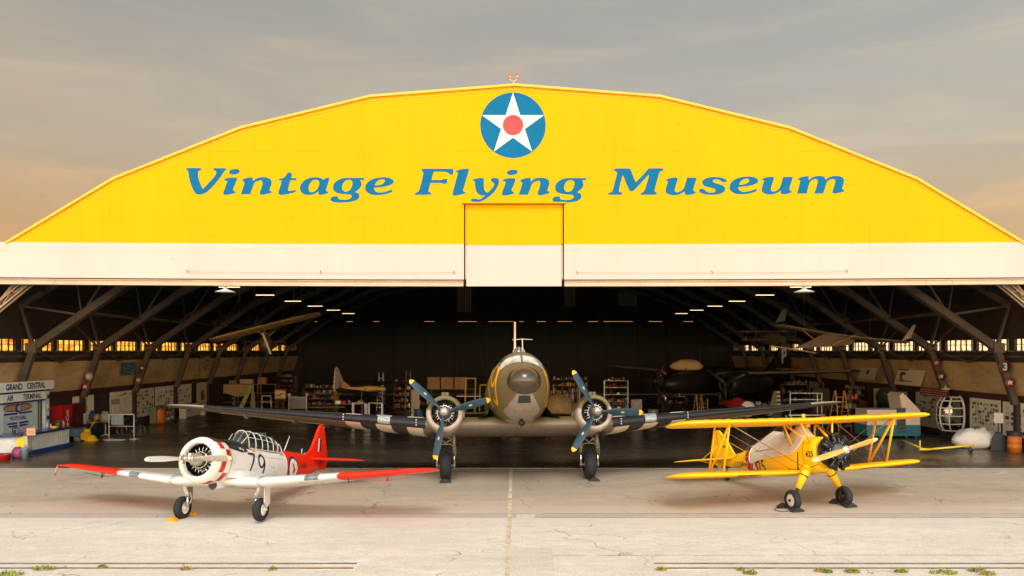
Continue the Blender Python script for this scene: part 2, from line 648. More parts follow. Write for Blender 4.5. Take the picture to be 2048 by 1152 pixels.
def concrete(name, base, dark, streak=1.0, rough=.8, crack=0.6, stain=0.3, fade=None):
    m = bpy.data.materials.new(name)
    m.use_nodes = True
    t = m.node_tree
    L = t.links.new
    b = t.nodes['Principled BSDF']
    tcn = t.nodes.new('ShaderNodeTexCoord')

    def noise(scale, st=(1, 1, 1), det=8, ro=.6, off=(0, 0, 0), dist=0):
        mpn = t.nodes.new('ShaderNodeMapping')
        mpn.inputs['Scale'].default_value = st
        mpn.inputs['Location'].default_value = off
        L(tcn.outputs['Object'], mpn.inputs[0])
        n = t.nodes.new('ShaderNodeTexNoise')
        n.inputs['Scale'].default_value = scale
        n.inputs['Detail'].default_value = det
        n.inputs['Roughness'].default_value = ro
        n.inputs['Distortion'].default_value = dist
        L(mpn.outputs[0], n.inputs['Vector'])
        return n.outputs[0]

    def mr(x, a, b_, c=0.0, d_=1.0):
        n = t.nodes.new('ShaderNodeMapRange')
        n.inputs[1].default_value, n.inputs[2].default_value = a, b_
        n.inputs[3].default_value, n.inputs[4].default_value = c, d_
        L(x, n.inputs[0])
        return n.outputs[0]

    def mix(fac, a, b_, mode='MIX'):
        n = t.nodes.new('ShaderNodeMix')
        n.data_type = 'RGBA'
        n.blend_type = mode
        if isinstance(fac, float):
            n.inputs[0].default_value = fac
        else:
            L(fac, n.inputs[0])
        for s_, v in ((6, a), (7, b_)):
            if isinstance(v, tuple):
                n.inputs[s_].default_value = (*v, 1)
            else:
                L(v, n.inputs[s_])
        return n.outputs[2]

    def mulv(a, b_):
        n = t.nodes.new('ShaderNodeMath')
        n.operation = 'MULTIPLY'
        L(a, n.inputs[0])
        if isinstance(b_, float):
            n.inputs[1].default_value = b_
        else:
            L(b_, n.inputs[1])
        return n.outputs[0]

    big = mr(noise(.16, (1, 2.2, 1), 5), .35, .68)
    c = mix(big, base, dark)
    st_ = mr(noise(.9, (.16 * streak, 1.6, 1), 8, .65, (3, 7, 0)), .45, .75, 0, .55)
    c = mix(st_, c, tuple(x * y for x, y in zip(base, (.66, .70, .74))))
    ms_ = mr(noise(2.6, (.7, 1.5, 1), 9, .72, (2, 4, 0), .4), .42, .68, 0, .75)      # hand-sized blotches
    c = mix(ms_, c, tuple(x * y for x, y in zip(base, (.70, .72, .74))))
    sp = mr(noise(14, det=6, ro=.7), .3, .75, .78, 1.14)
    cb = t.nodes.new('ShaderNodeCombineColor')
    for k in range(3):
        L(sp, cb.inputs[k])
    c = mix(1.0, c, cb.outputs[0], 'MULTIPLY')
    wp = mr(noise(.55, (.5, 1.4, 1), 8, .68, (11, 2, 0), .8), .60, .70, 0, .55)   # pale worn patches
    c = mix(wp, c, tuple(min(.85, x * 1.38 + .03) for x in base))
    sn = mr(noise(.30, (1, 1.5, 1), 6, .6, (5, 1, 0)), .57, .72, 0, stain)          # brown stains
    c = mix(sn, c, (dark[0] * .55, dark[1] * .48, dark[2] * .42))
    oil = mr(noise(1.7, (1, 1, 1), 3, .5, (1, 9, 0)), .735, .76, 0, .5)
    c = mix(oil, c, (.05, .045, .04))
    if fade:                     # worn-in change of tone across a joint
        sy = t.nodes.new('ShaderNodeSeparateXYZ')
        L(tcn.outputs['Object'], sy.inputs[0])
        ny = t.nodes.new('ShaderNodeMath')
        ny.operation = 'MULTIPLY_ADD'
        L(noise(.8, (.35, 1.2, 1), 8, .7, (4, 4, 0)), ny.inputs[0])
        ny.inputs[1].default_value = fade[3]
        L(sy.outputs[1], ny.inputs[2])
        c = mix(mr(ny.outputs[0], fade[0], fade[1], 1, 0), c, fade[2])
    # cracks
    wv = t.nodes.new('ShaderNodeTexNoise')
    wv.inputs['Scale'].default_value = 1.3
    wv.inputs['Detail'].default_value = 6
    L(tcn.outputs['Object'], wv.inputs['Vector'])
    va = t.nodes.new('ShaderNodeVectorMath')
    va.operation = 'ADD'
    L(tcn.outputs['Object'], va.inputs[0])
    L(wv.outputs['Color'], va.inputs[1])
    for vs_, wd, thr, amt in ((.24, .005, .49, crack), (.8, .010, .54, crack * .6)):
        vo = t.nodes.new('ShaderNodeTexVoronoi')
        vo.feature = 'DISTANCE_TO_EDGE'
        vo.inputs['Scale'].default_value = vs_
        L(va.outputs[0], vo.inputs['Vector'])
        ed = mr(vo.outputs['Distance'], 0, wd, 1, 0)
        mk = mr(noise(.35, off=(8, vs_ * 10, 0), det=3), thr, thr + .06, 0, amt)
        c = mix(mulv(ed, mk), c, (.035, .03, .025))
    L(c, b.inputs['Base Color'])
    L(mr(big, 0, 1, rough - .08, rough + .05), b.inputs['Roughness'])
    bp = t.nodes.new('ShaderNodeBump')
    bp.inputs['Strength'].default_value = .25
    bp.inputs['Distance'].default_value = .01
    L(noise(22, det=6, ro=.7), bp.inputs['Height'])
    L(bp.outputs[0], b.inputs['Normal'])
    return m


def sheet(name, x0, x1, y0, y1, z, m, nx=1, ny=1):
    mb = MB()
    mb.quad((x0, y0, z), (x1, y0, z), (x1, y1, z), (x0, y1, z))
    o = mb.build(name, m)
    return tag(o, kind='structure')


sheet('ground', -3000, 3000, -600, 5000, -0.012, concrete('apron_far', (.42, .36, .27), (.36, .30, .22)))
JY = 22.55
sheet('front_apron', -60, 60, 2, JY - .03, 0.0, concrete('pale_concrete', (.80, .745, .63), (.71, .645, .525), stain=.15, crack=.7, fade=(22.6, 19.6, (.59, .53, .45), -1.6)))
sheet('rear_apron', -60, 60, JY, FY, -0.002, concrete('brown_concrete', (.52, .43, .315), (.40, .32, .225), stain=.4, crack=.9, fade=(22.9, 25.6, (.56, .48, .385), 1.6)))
sheet('joint_strip', -60, 60, JY - .55, JY - .03 - .004, 0.004, concrete('grey_patch_strip', (.58, .52, .44), (.47, .41, .335), stain=.3))
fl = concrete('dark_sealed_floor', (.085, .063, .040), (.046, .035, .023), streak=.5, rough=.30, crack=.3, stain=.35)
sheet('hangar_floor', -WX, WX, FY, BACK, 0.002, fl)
mb = MB()
mb.box((0, FY + .02, .005), (48, .05, .012))
tag(mb.build('threshold_strip', M_STEEL), kind='structure')
# faded yellow guide line
ln = mat('faded_line', (.62, .53, .36), .8, var=.25, scale=3, dirt=.5)
mb = MB()
y = 16.2
while y < FY - .4:
    L_ = random.uniform(.5, 1.4)
    w = random.uniform(.05, .075)
    mb.quad((-.17 - w, y, .010), (-.17 + w, y, .010), (-.17 + w, min(y + L_, FY - .1), .010), (-.17 - w, min(y + L_, FY - .1), .010))
    y += L_ + random.choice((.02, .05, .3))
tag(mb.build('guide_line_marking', ln), kind='structure')
# pale repair square beside the line
mb = MB()
mb.quad((.02, 20.9, .007), (.62, 20.9, .007), (.60, 22.4, .007), (.05, 22.4, .007))
mb.quad((-.2, 16.1, .007), (.9, 16.1, .007), (.95, 18.6, .007), (-.15, 18.7, .007))
tag(mb.build('concrete_repair_patch', concrete('patch_concrete', (.76, .70, .585), (.66, .59, .47), crack=.1)), kind='structure')
# joint lines (real grooves filled with tar)
tar = mat('joint_tar', (.05, .045, .04), .8, var=.4, scale=5)
mb = MB()
for yy, x0, x1, w in ((JY - .015, -40, 40, .022), (JY - .56, .3, 40, .02), (17.95, .4, 12.0, .016), (26.9, -34, 30, .012)):
    x = x0
    while x < x1:
        L_ = random.uniform(.4, 2.5)
        dy = random.uniform(-.012, .012)
        mb.quad((x, yy + dy - w / 2, .006), (min(x + L_, x1), yy + dy - w / 2 * random.uniform(.4, 1), .006),
                (min(x + L_, x1), yy + dy + w / 2 * random.uniform(.4, 1), .006), (x, yy + dy + w / 2, .006))
        x += L_ + random.choice((0, .01, .25))
tag(mb.build('pavement_joints', tar), kind='structure')


# door rails let into the apron at the bottom edge of the view
def rail_run(x0, x1, label, white_end):
    r = empty('door_rail', ((x0 + x1) / 2, 17.05, 0))
    tag(r, label, 'rail', 'old steel rails in the apron')
    xc = (x0 + x1) / 2
    for y_ in (-.20, .17):
        mb_ = MB()
        mb_.box((0, y_, .010), (x1 - x0, .035, .02))
        mb_.box((0, y_ + .06, .005), (x1 - x0, .014, .012))
        mb_.build('rail', mat('rusty_rail', (.22, .18, .15), .6, .4, var=.4, scale=3), r)
    mb_ = MB()
    xw = white_end - xc
    s_ = -1 if xw > 0 else 1
    for y_ in (-.28, -.10, .08, .25):
        mb_.box((xw + s_ * .55, y_, .007), (1.25, .035, .012))
    mb_.build('rail_end_strip', mat('worn_white', (.66, .60, .48), .7, var=.2, dirt=.6), r)


rail_run(-13.5, -3.75, 'rusty pair of steel rails in the concrete ending left of the yellow centre line', -3.75)
rail_run(3.3, 13.5, 'rusty pair of steel rails with weeds in the concrete right of the yellow centre line', 3.3)

# weeds
mg = [mat('weed_green', (.22, .28, .025), .6, var=.4, scale=8), mat('weed_dry', (.42, .33, .10), .7, var=.3, scale=8)]
WEEDS = [(88, 1139, .34, 0), (15, 1150, .4, 0), (373, 1140, .16, 1), (205, 1136, .12, 1), (545, 1141, .1, 1), (1322, 1141, .14, 1), (1500, 1148, .2, 0), (1481, 1141, .1, 1),
         (1640, 1143, .16, 1), (1655, 1146, .13, 0), (1706, 1145, .22, 0), (1802, 1145, .18, 0), (1887, 1147, .36, 0), (1955, 1143, .24, 0), (1975, 1150, .2, 1)]
WL = ['spreading green weed tuft in the left rail groove', 'flat green weed in the bottom left corner of the apron', 'small yellowing weed alone in the left rail',
      'dry straw weed just right of the big left tuft', 'tiny dry weed near the end of the left rail', 'dry weed at the white end of the right rail',
      'green weed a little right of the right rail end', 'tiny straw weed beside the first green weed on the right rail', 'dry weed on the right rail paired with a green one',
      'small green weed touching a dry one on the right rail', 'leafy green weed in the middle of the right rail', 'green weed left of the largest right weed',
      'largest bright green weed clump on the right rail', 'green weed right of the largest clump on the right rail', 'dry low weed near the bottom right corner']
for (px, py, r_, k), lab in zip(WEEDS, WL):
    g = gp(px, py)
    r_ *= .72
    mb = MB()
    for i in range(int(60 + 260 * r_)):
        a = random.uniform(0, 2 * pi)
        q = r_ * sqrt(random.random())
        x, y = q * cos(a) * 1.25, q * sin(a) * .55
        h = random.uniform(.03, .12) * (1.2 - .6 * q / r_)
        da = random.uniform(0, 2 * pi)
        w = random.uniform(.006, .014)
        tip = Vector((x + cos(da) * h * .9, y + sin(da) * h * .9, h))
        nx, ny = -sin(da) * w, cos(da) * w
        md = Vector((x + cos(da) * h * .4, y + sin(da) * h * .4, h * .8))
        mi = k if random.random() < .8 else 1 - k
        a0, a1, b0, b1, c0 = mb.vert((x + nx, y + ny, 0)), mb.vert((x - nx, y - ny, 0)), mb.vert(md + Vector((nx, ny, 0))), mb.vert(md - Vector((nx, ny, 0))), mb.vert(tip)
        mb.face([a0, a1, b1, b0], mi)
        mb.face([b0, b1, c0], mi)
    o = mb.build('weed', mg, weld=False)
    o.location = (g.x, g.y, .002)
    tag(o, lab, 'weed', 'weeds along the apron rails')
# ================================================================ HANGAR
def wall_paint(name, col, seam=True, warm=None):
    """sheet-metal wall paint: faint seams, runs and speckle"""
    m = mat(name, col, .6, var=.035, scale=.35, stretch=(1, 1, .35), spec=.06)
    t = m.node_tree
    b = t.nodes['Principled BSDF']
    src = b.inputs['Base Color'].links[0].from_socket
    tcn = t.nodes.new('ShaderNodeTexCoord')
    br = t.nodes.new('ShaderNodeTexBrick')
    br.offset = .5
    br.inputs['Scale'].default_value = 1
    br.inputs['Mortar Size'].default_value = .012
    br.inputs['Mortar Smooth'].default_value = .3
    br.inputs['Brick Width'].default_value = 3.1
    br.inputs['Row Height'].default_value = 1.42
    mp2 = t.nodes.new('ShaderNodeMapping')
    mp2.inputs['Rotation'].default_value = (R(-90), 0, 0)
    mp2.inputs['Location'].default_value = (.3, .62, 0)
    t.links.new(tcn.outputs['Object'], mp2.inputs[0])
    t.links.new(mp2.outputs[0], br.inputs[0])
    n = t.nodes.new('ShaderNodeTexNoise')
    n.inputs['Scale'].default_value = .55
    n.inputs['Detail'].default_value = 6
    t.links.new(tcn.outputs['Object'], n.inputs['Vector'])
    r = t.nodes.new('ShaderNodeMapRange')
    r.inputs[1].default_value, r.inputs[2].default_value, r.inputs[4].default_value = .48, .60, .5
    t.links.new(n.outputs[0], r.inputs[0])
    mu = t.nodes.new('ShaderNodeMath')
    mu.operation = 'MULTIPLY'
    t.links.new(br.outputs['Fac'], mu.inputs[0])
    t.links.new(r.outputs[0], mu.inputs[1])
    # specks and rust pinholes
    n2 = t.nodes.new('ShaderNodeTexNoise')
    n2.inputs['Scale'].default_value = 3.5
    n2.inputs['Detail'].default_value = 2
    t.links.new(tcn.outputs['Object'], n2.inputs['Vector'])
    r2 = t.nodes.new('ShaderNodeMapRange')
    r2.inputs[1].default_value, r2.inputs[2].default_value, r2.inputs[4].default_value = .745, .76, .5
    t.links.new(n2.outputs[0], r2.inputs[0])
    ad = t.nodes.new('ShaderNodeMath')
    ad.operation = 'MAXIMUM'
    t.links.new(mu.outputs[0], ad.inputs[0])
    t.links.new(r2.outputs[0], ad.inputs[1])
    # faint vertical run-off streaks
    mp3 = t.nodes.new('ShaderNodeMapping')
    mp3.inputs['Scale'].default_value = (2.2, 1, .12)
    t.links.new(tcn.outputs['Object'], mp3.inputs[0])
    n3 = t.nodes.new('ShaderNodeTexNoise')
    n3.inputs['Scale'].default_value = 1.5
    n3.inputs['Detail'].default_value = 7
    t.links.new(mp3.outputs[0], n3.inputs['Vector'])
    r3 = t.nodes.new('ShaderNodeMapRange')
    r3.inputs[1].default_value, r3.inputs[2].default_value, r3.inputs[4].default_value = .5, .8, .07
    t.links.new(n3.outputs[0], r3.inputs[0])
    ad2 = t.nodes.new('ShaderNodeMath')
    ad2.operation = 'MAXIMUM'
    t.links.new(ad.outputs[0], ad2.inputs[0])
    t.links.new(r3.outputs[0], ad2.inputs[1])
    mx = t.nodes.new('ShaderNodeMix')
    mx.data_type = 'RGBA'
    t.links.new(ad2.outputs[0], mx.inputs[0])
    t.links.new(src, mx.inputs[6])
    mx.inputs[7].default_value = (col[0] * .55, col[1] * .45, col[2] * .4, 1)
    t.links.new(mx.outputs[2], b.inputs['Base Color'])
    bp = t.nodes.new('ShaderNodeBump')
    bp.inputs['Strength'].default_value = .12
    bp.inputs['Distance'].default_value = .02
    t.links.new(n3.outputs[0], bp.inputs['Height'])
    t.links.new(bp.outputs[0], b.inputs['Normal'])
    return m


M_HY = wall_paint('hangar_yellow', (.74, .395, .003))
M_HYE = mat('hangar_yellow_edge', (.78, .47, .035), .45, var=.08, scale=.6, dirt=.12)
M_HW = wall_paint('hangar_white', (.64, .52, .455))
M_HB = mat('hangar_beam_paint', (.58, .44, .31), .45, var=.1, scale=.7, dirt=.25)
M_GAP = mat('dark_gap', (.012, .011, .010), .8)
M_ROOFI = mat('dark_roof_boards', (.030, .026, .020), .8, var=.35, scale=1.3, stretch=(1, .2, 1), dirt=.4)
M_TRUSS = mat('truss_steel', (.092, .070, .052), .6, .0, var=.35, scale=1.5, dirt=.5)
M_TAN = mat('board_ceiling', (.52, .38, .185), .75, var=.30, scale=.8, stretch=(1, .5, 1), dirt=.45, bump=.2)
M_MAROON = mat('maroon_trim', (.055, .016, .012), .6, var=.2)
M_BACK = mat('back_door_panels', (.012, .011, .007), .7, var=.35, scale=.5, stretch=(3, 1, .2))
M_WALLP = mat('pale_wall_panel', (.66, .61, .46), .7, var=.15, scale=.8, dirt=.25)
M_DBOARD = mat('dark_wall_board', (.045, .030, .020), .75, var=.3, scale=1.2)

hangar = empty('hangar', (0, FY, 0))
tag(hangar, 'huge aircraft hangar with yellow arched front, white band and open doorway', 'hangar')


def hb(mb_, name, mats, parent=None, label=None):
    for k, v in enumerate(mb_.v):      # world -> hangar local
        mb_.v[k] = (v[0], v[1] - FY, v[2])
    o = mb_.build(name, mats, parent or hangar)
    if label:
        o['label'] = label
    return o


def sag(x):
    return -.10 * (1 - min(1, (x / 22.0) ** 2))


PROF = [(21.8, 9.66), (17.2, 12.42), (11.75, 14.6), (6.2, 15.95), (0, 16.43)]
prof = [(-x, z) for x, z in PROF] + [(x, z) for x, z in PROF[-2::-1]]
TH = .32
WB, WT = 8.19, 9.70      # white band (before sag)
PK = (-2.19, 2.10, 11.33)   # door pocket x0, x1, top


def prof_z(x):
    for (x0, z0), (x1, z1) in zip(prof, prof[1:]):
        if x0 <= x <= x1:
            return z0 + (z1 - z0) * (x - x0) / (x1 - x0)
    return 9.66


# gable: strips so the lower edge can sag and the pocket stays open
mb = MB()
xs = sorted(set([-21.8 + 43.6 * k / 40 for k in range(41)] + [p[0] for p in prof] + [PK[0], PK[1]]))
for x0, x1 in zip(xs, xs[1:]):
    inside = x0 >= PK[0] - 1e-6 and x1 <= PK[1] + 1e-6
    b0, b1 = (PK[2], PK[2]) if inside else (WT + sag(x0), WT + sag(x1))
    t0, t1 = prof_z(x0) - .02, prof_z(x1) - .02
    if t0 - b0 < .02 and t1 - b1 < .02:
        continue
    for yy in (FY, FY + TH):
        mb.quad((x0, yy, b0), (x1, yy, b1), (x1, yy, t1), (x0, yy, t0))
    mb.quad((x0, FY, b0), (x1, FY, b1), (x1, FY + TH, b1), (x0, FY + TH, b0))
for sx in (PK[0], PK[1]):
    mb.quad((sx, FY, WT + sag(0)), (sx, FY + TH, WT + sag(0)), (sx, FY + TH, PK[2]), (sx, FY, PK[2]))
hb(mb, 'gable_wall', M_HY)
# roof-edge flashing
mb = MB()
for (x0, z0), (x1, z1) in zip(prof, prof[1:]):
    mb.bar((x0, FY + .14, z0 - .01), (x1, FY + .14, z1 - .01), .44, .10, 0)
    mb.bar((x0, FY - .008, z0 - .20), (x1, FY - .008, z1 - .20), .014, .02, 0)
hb(mb, 'roof_edge_trim', M_HYE)
# white band left and right of the pocket
for x0, x1 in ((-27.5, PK[0]), (PK[1], 27.5)):
    mb = MB()
    n = 24
    for k in range(n):
        a, b_ = x0 + (x1 - x0) * k / n, x0 + (x1 - x0) * (k + 1) / n
        for yy in (FY - .035, FY + TH):
            mb.quad((a, yy, WB + sag(a)), (b_, yy, WB + sag(b_)), (b_, yy, WT + sag(b_)), (a, yy, WT + sag(a)))
        for zz in (WB, WT):
            mb.quad((a, FY - .035, zz + sag(a)), (b_, FY - .035, zz + sag(b_)), (b_, FY + TH, zz + sag(b_)), (a, FY + TH, zz + sag(a)))
    for a in (x0, x1):
        mb.quad((a, FY - .035, WB + sag(a)), (a, FY + TH, WB + sag(a)), (a, FY + TH, WT + sag(a)), (a, FY - .035, WT + sag(a)))
    o = hb(mb, 'white_fascia', M_HW)
    # batten under the top edge, with loose paint
    mb = MB()
    x = x0 + .1
    while x < x1 - .2:
        L_ = min(random.uniform(.8, 2.6), x1 - x - .05)
        mb.bar((x, FY - .037, WT - .20 + sag(x)), (x + L_, FY - .037, WT - .20 + sag(x + L_)), .012, .014)
        x += L_ + random.choice((.02, .02, .5))
    mb.build('batten', mat('batten_paint', (.60, .53, .42), .6, var=.3, scale=4), o).location = (0, -FY, 0)
    # pigeon wire on two hooks
    mb = MB()
    wx0, wx1 = (-14.0, -2.6) if x0 < 0 else (2.65, 14.2)
    zz = WB + .29
    pts = [(wx0 + (wx1 - wx0) * k / 12, FY - .10, zz + sag(wx0 + (wx1 - wx0) * k / 12) - .03 * sin(pi * k / 12)) for k in range(13)]
    mb.tube(pts, .006, 5)
    for hx in (wx0, (wx0 + wx1) / 2, wx1):
        h = zz + sag(hx)
        mb.tube([(hx, FY - .03, h + .05), (hx - .04, FY - .10, h + .08), (hx + .03, FY - .12, h), (hx, FY - .03, h - .06)], .012, 5)
    mb.build('bird_wire', M_STEEL, o).location = (0, -FY, 0)
# header beam: flange, web and splice plates
mb = MB()
n = 30
for x0, x1 in ((-27.5, PK[0] - .02), (PK[1] + .02, 27.5)):
    for k in range(n):
        a, b_ = x0 + (x1 - x0) * k / n, x0 + (x1 - x0) * (k + 1) / n
        mb.bar((a, FY + .03, 8.00 + sag(a)), (b_, FY + .03, 8.00 + sag(b_)), .05, .20)
        mb.bar((a, FY + .05, 7.91 + sag(a)), (b_, FY + .05, 7.91 + sag(b_)), .34, .035)
        mb.bar((a, FY + .07, 8.12 + sag(a)), (b_, FY + .07, 8.12 + sag(b_)), .26, .03)
for px in (108, 213, 450, 459, 600, 715, 805, 1252, 1336, 1600, 1608, 1855, 1907):
    x = (px - CX) / F * FY
    mb.box((x, FY - .005, 8.00 + sag(x)), (.07, .03, .19))
    for q in (-.022, .022):
        for zz in (-.06, 0, .06):
            mb.box((x + q, FY - .024, 8.00 + sag(x) + zz), (.018, .012, .018))
hb(mb, 'header_beam', M_HB)
mb = MB()
for x0, x1 in ((-27.5, PK[0] - .25), (PK[1] + .25, 27.5)):
    x = x0
    while x < x1:
        L_ = min(random.uniform(.5, 1.6), x1 - x)
        xm = x + L_ / 2
        h = random.uniform(.05, .085)
        mb.box((xm, FY - .015, WB - .03 + sag(xm) + (.02 - h / 4)), (L_ - .004, .03, h))
        x += L_
hb(mb, 'gap_shade_strip', mat('gap_shade_black', (.022, .018, .012), .8, var=.5, scale=3))  # dark strip standing in for the shaded gap between band and beam
# the tall door pocket panel in the middle, set back, with a lip and dark side gaps
bz = 7.91 + sag(0)
mb = MB()
zs = WT - .12
mb.box(((PK[0] + PK[1]) / 2, FY + .10, (zs + PK[2]) / 2), (PK[1] - PK[0] - .20, .04, PK[2] - zs - .02), mi=0)
mb.box(((PK[0] + PK[1]) / 2, FY + .10, (zs + bz) / 2), (PK[1] - PK[0] - .20, .04, zs - bz), mi=1)
mb.box(((PK[0] + PK[1]) / 2, FY + .065, bz + .13), (PK[1] - PK[0] - .24, .03, .26), mi=1)
for sx in (PK[0] + .045, PK[1] - .045):
    mb.box((sx, FY + .16, (bz + PK[2]) / 2), (.07, .06, PK[2] - bz - .04), mi=2)
for sx in (PK[0] + .075, PK[1] - .075):
    mb.box((sx, FY + .06, (zs + PK[2]) / 2), (.035, .05, PK[2] - zs - .05), mi=0)
    mb.box((sx, FY + .06, (zs + bz + .3) / 2), (.035, .05, zs - bz - .3), mi=1)
mb.box(((PK[0] + PK[1]) / 2, FY - .05, PK[2] + .035), (PK[1] - PK[0] + .16, .16, .05), mi=0)
for rx, rz_ in ((.05, 9.5), (.05, 8.75), (.95, 8.72), (.72, 8.66)):
    mb.box((rx, FY + .078, rz_), (.03, .006, .02), mi=2)
hb(mb, 'door_pocket_panel', [M_HY, M_HW, M_GAP])
# emblem
ec = ((1026 - CX) / F * FY, CH + (CY - 250.5) / F * FY)
er = 65.5 / F * FY
mb = MB()
mb.poly([(ec[0] + er * cos(2 * pi * k / 96), FY - .006, ec[1] + er * sin(2 * pi * k / 96)) for k in range(96)])
M_EBLUE = mat('emblem_blue', (.006, .145, .305), .6, var=.05, scale=.8, spec=.06)
em = hb(mb, 'star_emblem', M_EBLUE)
st = []
for k in range(10):
    q = er * (.992 if k % 2 == 0 else .378)
    st.append((ec[0] + q * sin(2 * pi * k / 10), FY - .011 - FY, ec[1] + q * cos(2 * pi * k / 10)))
mb = MB()
mb.poly(st)
mb.build('white_star', mat('emblem_white', (.80, .745, .62), .45, var=.03), em)
mb = MB()
mb.poly([(ec[0] + er * .312 * cos(2 * pi * k / 48), -.016, ec[1] + er * .312 * sin(2 * pi * k / 48)) for k in range(48)])
mb.build('red_disc', mat('faded_red', (.66, .085, .085), .6, var=.12, scale=2.5, spec=.06), em)

